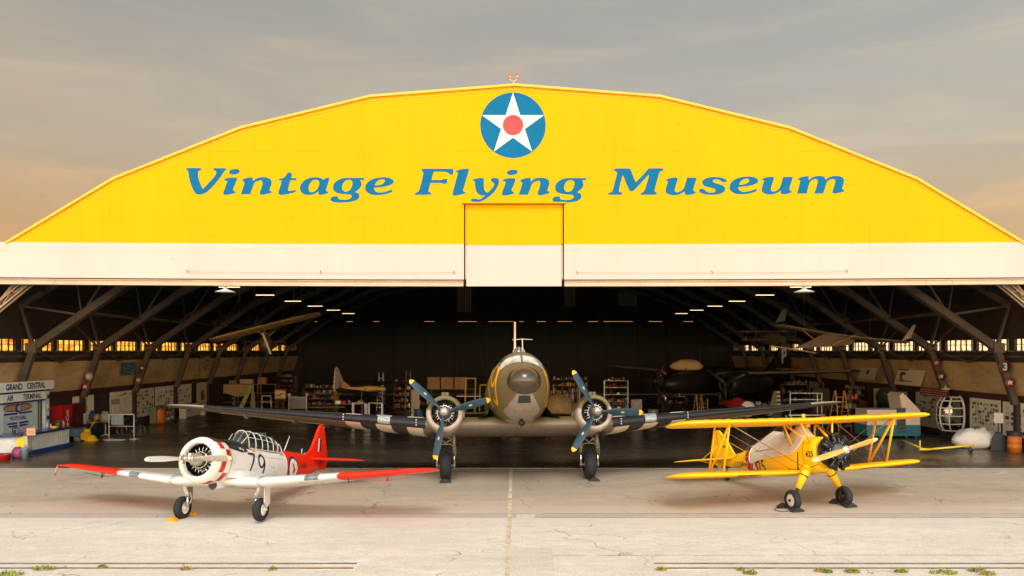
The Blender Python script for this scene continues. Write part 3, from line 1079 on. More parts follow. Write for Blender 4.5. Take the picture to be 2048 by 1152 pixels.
# ---- lettering, traced letter by letter (8.533 units = 1 photo pixel)
GL = {
    'V': ((365, [[(62,112),(72,96),(110,93),(300,95),(322,105),(318,128),(292,135),(268,152),(270,240),(290,320),(322,400),(345,446),(358,446),(440,355),(520,270),(570,200),(578,165),(565,140),(538,130),(522,112),(535,98),(700,98),(745,103),(748,118),(705,165),(640,260),(560,360),(480,445),(400,515),(345,540),(290,546),(240,538),(200,495),(150,390),(118,280),(103,190),(95,145),(75,128)]])),
    'i': ((365, [[(710,285),(750,268),(820,256),(900,256),(930,264),(930,290),(900,370),(868,440),(868,470),(890,490),(912,508),(900,520),(830,540),(760,550),(710,548),(692,535),(700,500),(730,420),(762,330),(755,315),(715,303)]])),
    'dot': ((365, [[(795,160),(810,135),(850,117),(910,110),(960,118),(977,140),(970,170),(930,195),(870,205),(820,198),(798,180)]])),
    'n': ((365, [[(1017,297),(1060,275),(1130,256),(1195,254),(1203,270),(1200,320),(1240,285),(1300,257),(1380,250),(1450,260),(1505,290),(1522,330),(1515,380),(1490,450),(1488,475),(1527,500),(1520,515),(1450,535),(1380,550),(1335,550),(1315,530),(1325,490),(1350,420),(1365,360),(1360,315),(1330,305),(1280,318),(1235,345),(1205,410),(1180,480),(1160,542),(1005,542),(1003,525),(1030,440),(1055,350),(1048,325),(1020,308)]])),
    't': ((365, [[(1638,292),(1655,270),(1710,268),(1745,245),(1775,205),(1795,175),(1830,170),(1866,178),(1862,265),(1940,265),(1950,280),(1942,302),(1838,305),(1825,370),(1805,450),(1803,480),(1850,482),(1920,470),(1937,475),(1930,498),(1840,528),(1720,550),(1660,550),(1635,530),(1640,490),(1670,400),(1690,320),(1685,303),(1645,303)]])),
    'a': ((590, [[(85,430),(100,375),(150,315),(220,272),(310,253),(380,253),(440,265),(480,292),(520,268),(555,257),(588,262),(585,290),(555,390),(530,465),(540,485),(572,508),(560,520),(490,545),(430,552),(400,545),(400,490),(360,520),(300,545),(230,552),(170,546),(120,520),(92,480)], [(232,440),(240,395),(270,340),(310,305),(360,295),(400,305),(415,340),(405,400),(375,455),(330,495),(280,508),(245,490)]])),
    'g': ((590, [[(650,430),(660,370),(710,315),(790,275),(880,260),(1000,262),(1170,262),(1187,275),(1180,298),(1110,300),(1130,335),(1135,385),(1110,435),(1065,475),(1020,505),(1060,515),(1095,540),(1100,575),(1080,620),(1030,650),(940,672),(820,682),(720,682),(650,672),(610,650),(602,625),(620,595),(660,578),(715,572),(732,585),(735,610),(770,630),(850,634),(920,625),(960,600),(968,570),(945,548),(880,542),(780,532),(700,510),(660,475)], [(805,440),(812,380),(840,330),(890,300),(940,300),(975,320),(982,360),(965,420),(930,475),(870,497),(830,485)]])),
    'e': ((590, [[(1198,430),(1210,380),(1260,320),(1340,278),(1440,255),(1540,252),(1620,265),(1675,295),(1688,325),(1670,360),(1610,390),(1500,415),(1350,430),(1355,470),(1390,500),(1450,512),(1540,500),(1610,475),(1650,462),(1668,475),(1655,500),(1590,530),(1490,550),(1390,556),(1300,545),(1240,515),(1205,475)], [(1358,390),(1380,350),(1420,310),(1470,290),(1520,292),(1535,315),(1515,350),(1460,380),(1400,390)]])),
    'F': ((815, [[(235,128),(248,108),(300,105),(760,108),(782,122),(783,170),(765,205),(745,212),(720,200),(690,175),(640,160),(560,156),(460,158),(442,175),(425,240),(410,298),(560,298),(610,285),(660,275),(683,285),(680,340),(650,362),(620,362),(570,348),(390,348),(375,420),(358,480),(365,502),(395,512),(405,532),(390,548),(130,550),(120,535),(140,515),(185,495),(205,450),(240,330),(268,200),(270,165),(245,145)]])),
    'l': ((815, [[(820,145),(870,125),(960,107),(1040,104),(1050,115),(1035,180),(1000,300),(965,420),(945,480),(955,495),(1000,510),(985,525),(910,548),(830,565),(785,562),(768,540),(775,490),(805,390),(835,270),(858,185),(850,165),(825,155)]])),
    'y': ((815, [[(1103,300),(1150,278),(1230,265),(1290,263),(1305,275),(1303,330),(1305,430),(1320,480),(1350,512),(1375,508),(1420,465),(1460,415),(1478,375),(1470,350),(1435,325),(1425,300),(1440,272),(1480,262),(1530,268),(1558,295),(1560,345),(1540,405),(1495,480),(1430,550),(1340,620),(1250,665),(1170,680),(1110,672),(1078,650),(1082,630),(1110,618),(1160,617),(1210,628),(1260,615),(1325,562),(1270,562),(1220,545),(1180,500),(1158,440),(1150,370),(1148,330),(1130,315),(1108,308)]])),
    'M': ((1210, [[(152,128),(165,108),(210,102),(410,102),(435,115),(465,190),(500,280),(525,335),(600,260),(690,165),(740,108),(780,100),(975,100),(998,115),(995,135),(950,150),(925,180),(900,270),(865,400),(845,475),(855,500),(885,515),(885,538),(870,548),(615,550),(602,535),(615,518),(660,500),(690,430),(725,320),(752,205),(700,255),(600,365),(500,470),(465,490),(430,488),(410,465),(370,375),(325,265),(300,212),(280,290),(255,390),(238,480),(250,500),(295,515),(297,535),(280,548),(65,550),(52,537),(65,518),(115,500),(135,460),(165,340),(198,220),(203,180),(195,155),(160,142)]])),
    'u': ((1210, [[(1027,302),(1080,275),(1160,257),(1225,256),(1240,270),(1235,310),(1210,390),(1190,460),(1195,495),(1225,508),(1280,495),(1330,455),(1360,400),(1380,320),(1400,257),(1560,258),(1560,285),(1530,380),(1508,450),(1515,485),(1550,505),(1545,520),(1480,545),(1400,555),(1360,545),(1358,490),(1300,530),(1220,556),(1140,556),(1070,535),(1035,500),(1035,460),(1055,380),(1075,330),(1065,315),(1032,308)]])),
    's': ((1210, [[(1658,340),(1670,305),(1720,270),(1800,250),(1890,248),(1980,258),(2050,280),(2078,300),(2075,325),(2045,338),(2000,332),(1975,312),(1940,292),(1880,288),(1845,300),(1838,325),(1870,345),(1950,370),(2020,400),(2052,440),(2045,485),(1990,525),(1900,548),(1800,552),(1700,540),(1630,515),(1603,485),(1610,458),(1650,445),(1690,455),(1715,480),(1760,508),(1830,512),(1875,500),(1888,475),(1870,450),(1800,430),(1720,408),(1675,380)]])),
    'm': ((1460, [[(1153,278),(1200,255),(1280,235),(1338,233),(1348,245),(1338,305),(1390,262),(1460,235),(1530,229),(1590,238),(1625,270),(1625,302),(1680,258),(1750,232),(1820,228),(1890,240),(1935,270),(1945,310),(1935,370),(1915,440),(1925,460),(1960,482),(1955,492),(1890,510),(1810,528),(1765,528),(1745,510),(1755,470),(1785,370),(1795,310),(1780,285),(1740,282),(1690,300),(1650,345),(1630,410),(1590,528),(1440,530),(1445,510),(1475,420),(1495,330),(1490,290),(1450,282),(1400,300),(1360,345),(1335,420),(1310,530),(1145,530),(1148,510),(1175,410),(1198,320),(1190,300),(1158,290)]])),
}
WORDS = {
    'Vintage': [('V', 0, 0), ('i', 0, 0), ('dot', 0, 0), ('n', 0, 0), ('t', 0, 0), ('a', 0, 0), ('g', 0, 0), ('e', 0, 0)],
    'Flying': [('F', 0, 0), ('l', 0, 0), ('y', 0, 0), ('i', 557, 1.4), ('dot', 556, 1.2), ('n', 555.6, 1), ('g', 444, .5)],
    'Museum': [('M', 0, 0), ('u', 0, 0), ('s', 0, 0), ('e', 728.7, -1.5), ('u', 192.3, -1.5), ('m', 0, 0)],
}
M_LET = mat('lettering_blue', (.006, .140, .295), .6, var=.07, scale=1.5, spec=.06)
for w in ('Vintage', 'Flying', 'Museum'):
    mb = MB()
    for g, ox, oy in WORDS[w]:
        x0, loops = GL[g]
        L2 = [smooth_poly(l, 4) for l in loops]
        V, Fc = poly2d(L2)
        put2d(mb, V, Fc, lambda x, y: ((x0 + ox + x / 8.5333 - CX) / F * FY, FY - .008, CH + (CY - (325 + oy + y / 8.5333)) / F * FY))
    hb(mb, 'painted_lettering', M_LET, label='blue slanted painted word ' + w)

# ---- roof, side walls, back wall
mb = MB()
po = [(-26.2, 7.25)] + prof + [(26.2, 7.25)]
pi_ = [(x * .985, z - .28) for x, z in po]
for k in range(len(po) - 1):
    (x0, z0), (x1, z1) = po[k], po[k + 1]
    (a0, c0), (a1, c1) = pi_[k], pi_[k + 1]
    mb.quad((x0, FY + TH + .02, z0), (x1, FY + TH + .02, z1), (x1, BACK, z1), (x0, BACK, z0), 0)
    mb.quad((a0, FY + TH + .02, c0), (a1, FY + TH + .02, c1), (a1, BACK, c1), (a0, BACK, c0), 1)
hb(mb, 'roof', [mat('roof_tar_paper', (.22, .20, .17), .9, var=.2), M_ROOFI])
mb = MB()
for (x0, z0), (x1, z1) in zip(pi_, pi_[1:]):
    for k in range(4):
        t = k / 4
        x, z = x0 + (x1 - x0) * t, z0 + (z1 - z0) * t - .09
        mb.bar((x, FY + TH + .1, z), (x, BACK - .1, z), .09, .15)
hb(mb, 'roof_purlins', mat('purlin_wood', (.05, .04, .027), .8, var=.3))

WZ0, WZ1 = 5.02, 5.66      # clerestory window strip
NT, TY0, TDY = 8, 36.7, 5.85
CWX = 25.0                  # clerestory plane
mull = mat('window_muntin', (.03, .025, .02), .6)
GLL = glass('sunset_tint_glass', (1.0, .66, .16), .03, .2, fres=False, dirty=(.75, .26, .03))  # orange sunset glow is put into the tint of the left panes
GLR = glass('cream_glass', (1.0, 1.0, .98), .03, .2, fres=False, dirty=(.62, .58, .50))
for s_ in (-1, 1):
    # solid wall above and below the windows
    mb = MB()
    X = CWX * s_
    mb.box((X + .1 * s_, (FY + BACK) / 2 + .2, (WZ1 + 7.55) / 2), (.2, BACK - FY - .5, 7.55 - WZ1))
    mb.box((X + .1 * s_, (FY + BACK) / 2 + .2, (WZ0 + 4.45) / 2), (.2, BACK - FY - .5, WZ0 - 4.45))
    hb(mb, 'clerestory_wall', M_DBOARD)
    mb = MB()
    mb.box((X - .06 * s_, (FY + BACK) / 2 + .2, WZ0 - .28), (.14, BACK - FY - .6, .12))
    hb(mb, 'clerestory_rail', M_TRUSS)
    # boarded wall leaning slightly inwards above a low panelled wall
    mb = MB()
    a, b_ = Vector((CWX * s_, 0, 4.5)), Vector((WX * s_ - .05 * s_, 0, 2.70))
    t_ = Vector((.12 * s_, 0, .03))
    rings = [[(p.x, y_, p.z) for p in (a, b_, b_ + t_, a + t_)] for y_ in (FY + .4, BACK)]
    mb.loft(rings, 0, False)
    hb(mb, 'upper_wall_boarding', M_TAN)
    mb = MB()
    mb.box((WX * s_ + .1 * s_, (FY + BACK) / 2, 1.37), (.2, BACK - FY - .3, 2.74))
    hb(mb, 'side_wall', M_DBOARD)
    mb = MB()
    mb.box((WX * s_ - .06 * s_, (FY + BACK) / 2, 2.58), (.12, BACK - FY - .4, .36))
    hb(mb, 'side_wall_trim', M_MAROON)
    # windows between the trusses
    for k in range(-1, NT):
        y0 = TY0 + TDY * k + .28
        y1 = y0 + TDY - .56
        if y1 > BACK - .4:
            break
        segs = ((y0, y0 + (y1 - y0) * .46), (y0 + (y1 - y0) * .54, y1))
        if k in (5, 6):
            segs = (segs[1],)
        for q0, q1 in segs:
            mb = MB()
            nP = 5
            for j in range(nP + 1):
                yy = q0 + (q1 - q0) * j / nP
                mb.box((X, yy, (WZ0 + WZ1) / 2), (.06, .045, WZ1 - WZ0))
            for zz in (WZ0 + .02, (WZ0 + WZ1) / 2 + .02, WZ1 - .02):
                mb.box((X + .004 * s_, (q0 + q1) / 2, zz), (.05, q1 - q0, .03 if zz != WZ1 - .02 else .04))
            fr_ = hb(mb, 'clerestory_window', mull)
            mb = MB()
            mb.quad((X + .03 * s_, q0 - FY, WZ0), (X + .03 * s_, q1 - FY, WZ0), (X + .03 * s_, q1 - FY, WZ1), (X + .03 * s_, q0 - FY, WZ1))
            mb.build('pane', GLL if s_ < 0 else GLR, fr_)
        # blank panels beside / between
        gaps = [(segs[0][0] - .6, segs[0][0] - .03), (segs[-1][1] + .03, segs[-1][1] + .6)]
        if len(segs) == 2:
            gaps.append((segs[0][1] + .03, segs[1][0] - .03))
        else:
            gaps[0] = (y0 - .3, segs[0][0] - .03)
        for q0, q1 in gaps:
            q0, q1 = max(q0, y0 - .28), min(q1, y1 + .28)
            mb = MB()
            mb.box((X + .09 * s_, (q0 + q1) / 2, (WZ0 + WZ1) / 2), (.12, q1 - q0, WZ1 - WZ0 - .004))
            hb(mb, 'window_pier', M_DBOARD)
    mb = MB()
    ye = TY0 + NT * TDY
    if BACK - ye > .2:
        mb.box((X + .09 * s_, (ye + BACK) / 2, (WZ0 + WZ1) / 2), (.12, BACK - ye, WZ1 - WZ0 - .004))
        hb(mb, 'window_pier', M_DBOARD)

# back wall of tall sliding panels with light leaking over the top and at the middle
mb = MB()
xs = [-24.6 + 49.2 * k / 14 for k in range(15)]
RT = 8.40
for k in range(14):
    a, b_ = xs[k] + .02, xs[k + 1] - .02
    if k == 6:
        b_ -= .10
    if k == 7:
        a += .10 - .02
    mb.box(((a + b_) / 2, BACK + .1 + .12 * (k % 2), RT / 2), (b_ - a + .16 * (k not in (6, 7)), .08, RT - .03))
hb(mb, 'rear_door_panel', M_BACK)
mb = MB()
for k in range(15):
    mb.box((xs[k] + (.3 if k != 7 else .6), BACK - .04, 3.9), (.14, .1, 8.2))
mb.box((0, BACK + .1, (RT + .012 + 16.6) / 2), (51, .2, 16.6 - RT - .012))
for s_ in (-1, 1):
    mb.box((25.3 * s_, BACK + .1, RT / 2), (1.5, .2, RT))
for k, (a, b_) in enumerate(((-24.6, -23.2), (-22.6, -19.5), (-18.7, -16.4), (-15.6, -10.5), (-9.3, -6.6), (-4.4, -3.1), (-.2, .5), (1.0, 2.5), (3.6, 4.9), (6.6, 8.4), (9.6, 10.2), (13.6, 15.4), (17, 19.4), (20.6, 24.6))):
    mb.box(((a + b_) / 2, BACK + .05, RT + .02), (b_ - a, .3, .10))
hb(mb, 'rear_frame', M_DBOARD)

# ---- trusses
LCH = [(24.25, 5.18), (19.4, 8.5), (14.0, 11.0), (7.5, 12.4), (0, 12.9)]
UCH = [(24.9, 7.3), (19.4, 10.7), (14.0, 13.3), (7.5, 15.2), (0, 16.0)]
M_FRT = mat('truss_steel_lit', (.36, .27, .18), .55, var=.3, scale=2, dirt=.4)  # lighter copy of the truss colour, with daylight painted in
for k in range(NT + 1):
    Y = TY0 + TDY * k if k < NT else FY + .75
    mb = MB()
    col_ = []
    for s_ in (-1, 1):
        if k == NT:                       # the front frame is set wider, only its haunch drops below the header
            L_ = [(25.4 * s_, Y, 4.7), (20.9 * s_, Y, 8.4)]
            U_ = [(25.6 * s_, Y, 7.0), (21.2 * s_, Y, 8.9)]
        else:
            L_ = [(x * s_, Y, z) for x, z in LCH]
            U_ = [(x * s_, Y, z) for x, z in UCH]
        for a, b_ in zip(L_, L_[1:]):
            if k == NT:
                # first bay: open lattice chord, drawn in the lit truss colour
                for dx, dz in ((-.14, .16), (.14, .16), (-.14, -.16), (.14, -.16)):
                    mb.bar((a[0], Y + dx, a[2] + dz), (b_[0], Y + dx, b_[2] + dz), .05, .07)
                for j in range(12):
                    p, q = Vector(a).lerp(Vector(b_), j / 12), Vector(a).lerp(Vector(b_), (j + 1) / 12)
                    sg = .16 if j % 2 else -.16
                    mb.bar((p.x, Y - .14, p.z + sg), (q.x, Y - .14, q.z - sg), .03)
            else:
                mb.bar(a, b_, .30, .34)
                mb.bar((a[0], Y, a[2] - .19), (b_[0], Y, b_[2] - .19), .38, .04)
                mb.bar((a[0], Y, a[2] + .19), (b_[0], Y, b_[2] + .19), .38, .04)
        for a, b_ in zip(U_, U_[1:]):
            mb.bar(a, b_, .24, .26)
        for j in range(len(L_)):
            if j > 0:
                mb.bar(L_[j], U_[j], .11, .11)
        mb.bar(L_[0], U_[0], .13, .13)
        for j in range(len(L_) - 1):
            m_ = Vector(L_[j]).lerp(Vector(L_[j + 1]), .5)
            mu_ = Vector(U_[j]).lerp(Vector(U_[j + 1]), .5)
            mb.bar(U_[j], m_, .09, .11)
            mb.bar(m_, U_[j + 1], .09, .11)
            mb.bar(m_, mu_, .06, .07)
        if k == NT:
            mb.bar((25.3 * s_, Y, 4.7), (25.45 * s_, Y, 0.02), .26, .30)
            hb(mb, 'front_frame_haunch', M_FRT)
            mb = MB()
            continue
        # leg out to the low wall
        mb.bar((24.25 * s_, Y, 5.2), (25.2 * s_, Y, 2.35), .26, .30)
        mb.bar((25.3 * s_, Y, 2.4), (25.3 * s_, Y, .02), .2, .24, 1)
        mb.box((24.3 * s_, Y, 5.18), (.55, .42, .5))
        # knee braces along the building
        for sg in (-1, 1):
            if (k == 0 and sg < 0) or (k == NT - 1 and sg > 0):
                continue
            mb.bar((24.3 * s_, Y + .1 * sg, 5.1), (24.72 * s_, Y + sg * TDY * .5, 4.42), .08, .1)
            mb.bar((24.3 * s_, Y + .1 * sg, 5.25), (24.1 * s_, Y + sg * TDY * .48, 6.5), .08, .09)
    if k < NT:
        hb(mb, 'roof_truss', [M_TRUSS, M_DBOARD])
for s_ in (-1, 1):          # long struts between trusses
    for x, z in ((21.8, 6.9), (16.4, 9.9), (22.0, 9.0)):
        mb = MB()
        mb.bar((x * s_, TY0, z), (x * s_, TY0 + TDY * 7, z), .08, .10)
        hb(mb, 'truss_strut', M_TRUSS)

# ---- red aircraft-warning lamps on the ridge
ol = empty('obstruction_lamp', (ec[0] + .02, FY + .1, 16.5))
tag(ol, 'twin red aircraft warning lamp on the peak of the yellow gable', 'warning lamp')
mb = MB()
mb.tube([(0, 0, -.05), (0, 0, .12)], .035, 8)
mb.tube([(-.15, 0, .28), (-.13, 0, .16), (0, 0, .12), (.13, 0, .16), (.15, 0, .28)], .028, 8)
for s_ in (-1, 1):
    mb.lathe([(0, .05), (.06, .075), (.09, .06)], (.15 * s_, 0, .26), cap=True, seg=12)
mb.build('bracket', M_HB, ol)
for s_ in (-1, 1):
    mb = MB()
    mb.lathe([(0, .055), (.02, .065), (.11, .062), (.16, .035), (.175, .001)], (.15 * s_, 0, .35), seg=14)
    mb.build('red_lens', mat('red_lens', (.70, .12, .03), .2), ol)

# ---- gooseneck lamps under the header and the fluorescent strips
for px, py, lab, rr in ((451, 572, 'left white enamel pendant lamp under the header beam', .36), (1608, 572, 'right white enamel pendant lamp with a lit strip behind it', .36)):
    p = at(px, py, FY + .15)
    o = empty('pendant_lamp', (p.x, FY + .15, 7.9))
    tag(o, lab, 'lamp', 'pendant lamps under the header beam')
    mb = MB()
    mb.tube([(0, 0, .02), (0, 0, -.10)], .035, 10)
    mb.build('stem', M_HB, o)
    mb = MB()
    mb.lathe([(0, .03), (-.06, .08), (-.14, .12), (-.18, .24), (-.24, .42), (-.255, .425), (-.245, .40), (-.19, .22), (-.15, .10)], (0, 0, -.08), seg=24)
    mb.build('shade', M_WHITE, o)
M_TUBE = emis('fluorescent_tube', (1.0, .78, .40), 2.3)
ll = 0
LPOS = ['nearest', 'second nearest', 'third', 'fourth', 'fifth', 'farthest']
for s_ in (-1, 1):
    for k in range(6):
        Y = 40.9 + 5.85 * k
        x = 16.1 * s_ + (.05 if s_ < 0 else -.05)
        o = empty('strip_light', (x, Y, 8.61))
        tag(o, '%s lit fluorescent strip light in the %s hanging row' % (LPOS[k], 'left' if s_ < 0 else 'right'), 'ceiling light', 'fluorescent strips in two rows')
        mb = MB()
        mb.box((0, 0, .05), (1.22, .14, .04))
        mb.bar((-.45, 0, .08), (-.45, 0, 1.6), .012)
        mb.bar((.45, 0, .08), (.45, 0, 1.6), .012)
        mb.build('housing', M_DARKM, o)
        mb = MB()
        for q in (-.045, .045):
            mb.tube([(-.58, q, 0), (.58, q, 0)], .017, 8)
        mb.build('tube', M_TUBE, o)
# ================================================================ AIRCRAFT HELPERS
def pitch_xf(r, pitch, roll=0.0):
    """level datum (origin on the axle, x forward, y left, z up) -> root frame standing on its tail wheel"""
    return Matrix.Translation((0, 0, r)) @ Matrix.Rotation(-pitch, 4, 'Y') @ Matrix.Rotation(roll, 4, 'X')


def lerp_tab(tab, x):
    """tab sorted by x descending; smooth interpolation of the other columns"""
    n = len(tab)
    if x >= tab[0][0]:
        return tab[0][1:]
    if x <= tab[-1][0]:
        return tab[-1][1:]
    for k in range(n - 1):
        if tab[k][0] >= x >= tab[k + 1][0]:
            break
    p0, p1, p2, p3 = tab[max(k - 1, 0)], tab[k], tab[k + 1], tab[min(k + 2, n - 1)]
    h = p2[0] - p1[0]
    t = (x - p1[0]) / h
    out = []
    for c in range(1, len(p1)):
        def sl_(a, b):
            return (b[c] - a[c]) / (b[0] - a[0]) if b[0] != a[0] else 0
        s0, s1, s2 = sl_(p0, p1) if k > 0 else sl_(p1, p2), sl_(p1, p2), sl_(p2, p3) if k < n - 2 else sl_(p1, p2)

        def hm(a, b):
            return 0 if a * b <= 0 else 2 * a * b / (a + b)
        m0 = hm(s0, s1) if k > 0 else s1
        m1 = hm(s1, s2) if k < n - 2 else s1
        h00, h10, h01, h11 = 2 * t**3 - 3 * t**2 + 1, t**3 - 2 * t**2 + t, -2 * t**3 + 3 * t**2, t**3 - t**2
        out.append(p1[c] * h00 + m0 * h * h10 + p2[c] * h01 + m1 * h * h11)
    return out


class Hull:
    """stations (x, half width, top, bottom, exponent)"""

    def __init__(s, tab):
        s.tab = sorted(tab, key=lambda r: -r[0])

    def ring(s, x, n=36):
        hw, tp, bt, e = lerp_tab(s.tab, x)
        zc, h = (tp + bt) / 2, (tp - bt) / 2
        P = []
        for j in range(n):
            a = 2 * pi * j / n
            ca, sa = cos(a), sin(a)
            P.append((x, hw * (abs(ca) ** (2 / e)) * (1 if ca >= 0 else -1), zc + h * (abs(sa) ** (2 / e)) * (1 if sa >= 0 else -1)))
        return P

    def y(s, x, z):
        hw, tp, bt, e = lerp_tab(s.tab, x)
        zc, h = (tp + bt) / 2, max((tp - bt) / 2, 1e-4)
        t = min(1, abs((z - zc) / h))
        return hw * (1 - t ** e) ** (1 / e)

    def top(s, x):
        return lerp_tab(s.tab, x)[1]

    def mesh(s, mb, xs, n=36, mf=None, caps=(True, True)):
        rings = [s.ring(x, n) for x in xs]
        mb.loft(rings, 0, True, mf=(lambda k, j: mf(xs[k], rings[k][j], rings[k + 1][(j + 1) % n])) if mf else None, caps=caps)


def foil(n=12, th=.12, camber=.02):
    """closed section, chord 0..1 from the leading edge: upper surface back to front, then lower surface"""
    def yt(x):
        return 5 * th * (.2969 * sqrt(x) - .126 * x - .3516 * x * x + .2843 * x**3 - .1036 * x**4)

    def yc(x):
        return camber * 4 * x * (1 - x)
    up = [.5 * (1 - cos(pi * k / n)) for k in range(n + 1)]
    P = [(x, yc(x) + yt(x)) for x in up[::-1]] + [(x, yc(x) - yt(x)) for x in up[1:-1]]
    return P


def wing(mb, st, sec=None, mf=None, mi=0, n=12):
    """st: list of (y, x_le, z, chord, thickness, incidence deg)"""
    rings = []
    for y, xl, z, c, th, inc in st:
        s_ = foil(n, th) if sec is None else sec(th)
        ci, si = cos(R(inc)), sin(R(inc))
        rings.append([(xl - c * (px * ci + pz * si), y, z + c * (pz * ci - px * si)) for px, pz in s_])
    m = 2 * n

    def f(k, j):
        if not mf:
            return mi
        xa, xb = foil(n, .1)[j][0], foil(n, .1)[(j + 1) % m][0]
        return mf(k, (xa + xb) / 2, j < n)
    mb.loft(rings, mi, True, mf=f, caps=(True, True))
    return rings


def blade(xf, hub, ang, L, stations, tipfrac=.9, mats=None, name='blade', parent=None, decal=None, axis=1):
    """propeller blade: grows from the hub at angle ang in the plane across x (ang measured in y-z, ccw seen from the front)
    stations: (r fraction, chord, thickness, pitch deg)"""
    mb = MB(xf)
    ry, rz = cos(ang), sin(ang)       # +y (the port wing) is on the viewer's right when the nose points at the viewer
    rad = Vector((0, ry, rz))
    tang = Vector((0, -rz, ry))
    rings = []
    fr = []
    tab = [(-a,) + tuple(b) for a, *b in stations]
    K = 22
    for k in range(K + 1):
        f = stations[0][0] + (stations[-1][0] - stations[0][0]) * k / K
        c, t, p = lerp_tab(tab, -f)
        cp, sp = cos(R(p)), sin(R(p))
        cd = tang * cp + Vector((1, 0, 0)) * sp
        nd = Vector((1, 0, 0)) * cp - tang * sp
        cen = Vector(hub) + rad * (L * f)
        rings.append([cen + cd * (c / 2 * cos(2 * pi * j / 14)) + nd * (t / 2 * sin(2 * pi * j / 14)) for j in range(14)])
        fr.append(f)
    mb.loft(rings, 0, True, mf=lambda k, j: 1 if fr[k] >= tipfrac - 1e-6 else 0, capmi=1)
    if decal:
        f, w, h = decal
        c, t, p = lerp_tab(tab, -f)
        cp, sp = cos(R(p)), sin(R(p))
        cd = tang * cp + Vector((1, 0, 0)) * sp
        nd = Vector((1, 0, 0)) * cp - tang * sp
        cen = Vector(hub) + rad * (L * f) + nd * (t / 2 + .006)
        for q, mi_ in ((1, 2), (.62, 3)):
            mb.poly([cen + nd * (.002 * (1 - q)) + cd * (w * q * cos(2 * pi * j / 18)) + rad * (h * q * sin(2 * pi * j / 18)) for j in range(18)], mi_)
    return mb.build(name, mats, parent)


def radial_engine(xf, c, rcase, rcyl, ncyl, lc, wc, parent, name='radial_engine', rods=True, mats=None, rodr=.012, off=0.0, back=.1):
    """crankcase nose, finned cylinders around it, push rods in front; c = centre of the cylinder plane, nose points +x"""
    mats = mats or [M_DARKM, M_CRANK, M_CHROME]
    mb = MB(xf)
    c = Vector(c)
    mb.lathe([(-.16, rcase * .9), (.05, rcase), (.12, rcase * .96), (.20, rcase * .72), (.30, rcase * .5), (.36, rcase * .42), (.44, rcase * .3)], c, (1, 0, 0), 24, 1)
    en = mb.build(name, mats, parent)
    for k in range(ncyl):
        a = 2 * pi * k / ncyl + pi / 2 + off
        rd = Vector((0, cos(a), sin(a)))
        mb = MB(xf)
        prof = []
        nf = 9
        for j in range(nf):
            h = rcase * .92 + (lc * .72) * j / nf
            prof += [(h, wc * .40), (h + lc * .03, wc * .52), (h + lc * .05, wc * .52), (h + lc * .06, wc * .40)]
        h = rcase * .92 + lc * .72
        prof += [(h, wc * .46), (h + lc * .12, wc * .5), (h + lc * .24, wc * .36), (h + lc * .28, .01)]
        mb.lathe(prof, c, rd, 12, 0)
        tg = Vector((0, -sin(a), cos(a)))
        for q in (-1, 1):       # rocker boxes
            p = c + rd * (h + lc * .20) + tg * (q * wc * .34) + Vector((.03, 0, 0))
            mb.lathe([(-.05, .001), (-.045, wc * .15), (.05, wc * .17), (.06, .001)], p, (1, 0, 0), 8, 0)
            if rods:
                mb.tube([c + Vector((.14, 0, 0)) + rd * (rcase * .9) + tg * (q * wc * .16), p + Vector((.06, 0, 0))], rodr, 6, 2)
        mb.build('cylinder', mats, en)
    return en


def wheel_part(xf, c, r, w, hubr, parent, hubmat, name='wheel', tread=True, cover=True, side=1):
    """tyre on an axle along y; rim/hub discs as a child"""
    mb = MB(xf)
    prof = []
    rc = r * .30
    N = 16
    for k in range(N + 1):
        a = -pi * .5 - pi * .32 + (pi * 1.0 + pi * .64) * k / N * 1.0
        prof.append((w / 2 * sin(a) * 1.0, (r - rc) + rc * cos(a)))
    prof = [(w / 2 * sin(t), hubr + (r - hubr) * (max(0, cos(t)) ** .55)) for t in [(-pi / 2 + pi * k / N) for k in range(N + 1)]]
    mb.lathe(prof, c, (0, 1, 0), 36)
    if tread:
        for q in (-.22, -.08, .08, .22):
            mb.lathe([(q * w - .012, r * .90), (q * w - .006, r + .0015 - abs(q) * r * .14), (q * w + .006, r + .0015 - abs(q) * r * .14), (q * w + .012, r * .90)], c, (0, 1, 0), 36)
    o = mb.build(name, M_RUBBER, parent)
    mb = MB(xf)
    for sd in (-1, 1):
        h = w * .36 * sd
        if cover:
            pr = [(h * .8, hubr * 1.04), (h, hubr * .98), (h * 1.12, hubr * .7), (h * 1.16, .001)]
        else:
            pr = [(h * .8, hubr * 1.04), (h * 1.05, hubr), (h * 1.05, hubr * .86), (h * .5, hubr * .80), (h * .5, hubr * .4), (h * 1.2, hubr * .34), (h * 1.2, .001)]
        mb.lathe(pr, c, (0, 1, 0), 24)
        if not cover:
            for k in range(8):
                a = 2 * pi * k / 8
                mb.bar(Vector(c) + Vector((cos(a) * hubr * .36, h * .8, sin(a) * hubr * .36)), Vector(c) + Vector((cos(a) * hubr * .84, h * .8, sin(a) * hubr * .84)), hubr * .14)
    mb.build('rim', hubmat, o)
    return o


def chock(label, loc, rz, m, l=.42, w=.16, h=.14, group=None):
    o = MB()
    P = [(-l / 2, 0), (-l / 2 + .02, h * .35), (-l * .12, h), (l * .12, h), (l / 2 - .02, h * .35), (l / 2, 0)]
    o.prism([(x, -w / 2, z) for x, z in P], (0, w, 0))
    for q in (-.28, 0, .28):
        o.box((q * l, 0, h * .5), (.02, w + .02, h * .3))
    ob = o.build('wheel_chock', m)
    ob.location = loc
    ob.rotation_euler = (0, 0, rz)
    tag(ob, label, 'wheel chock', group)
    return ob


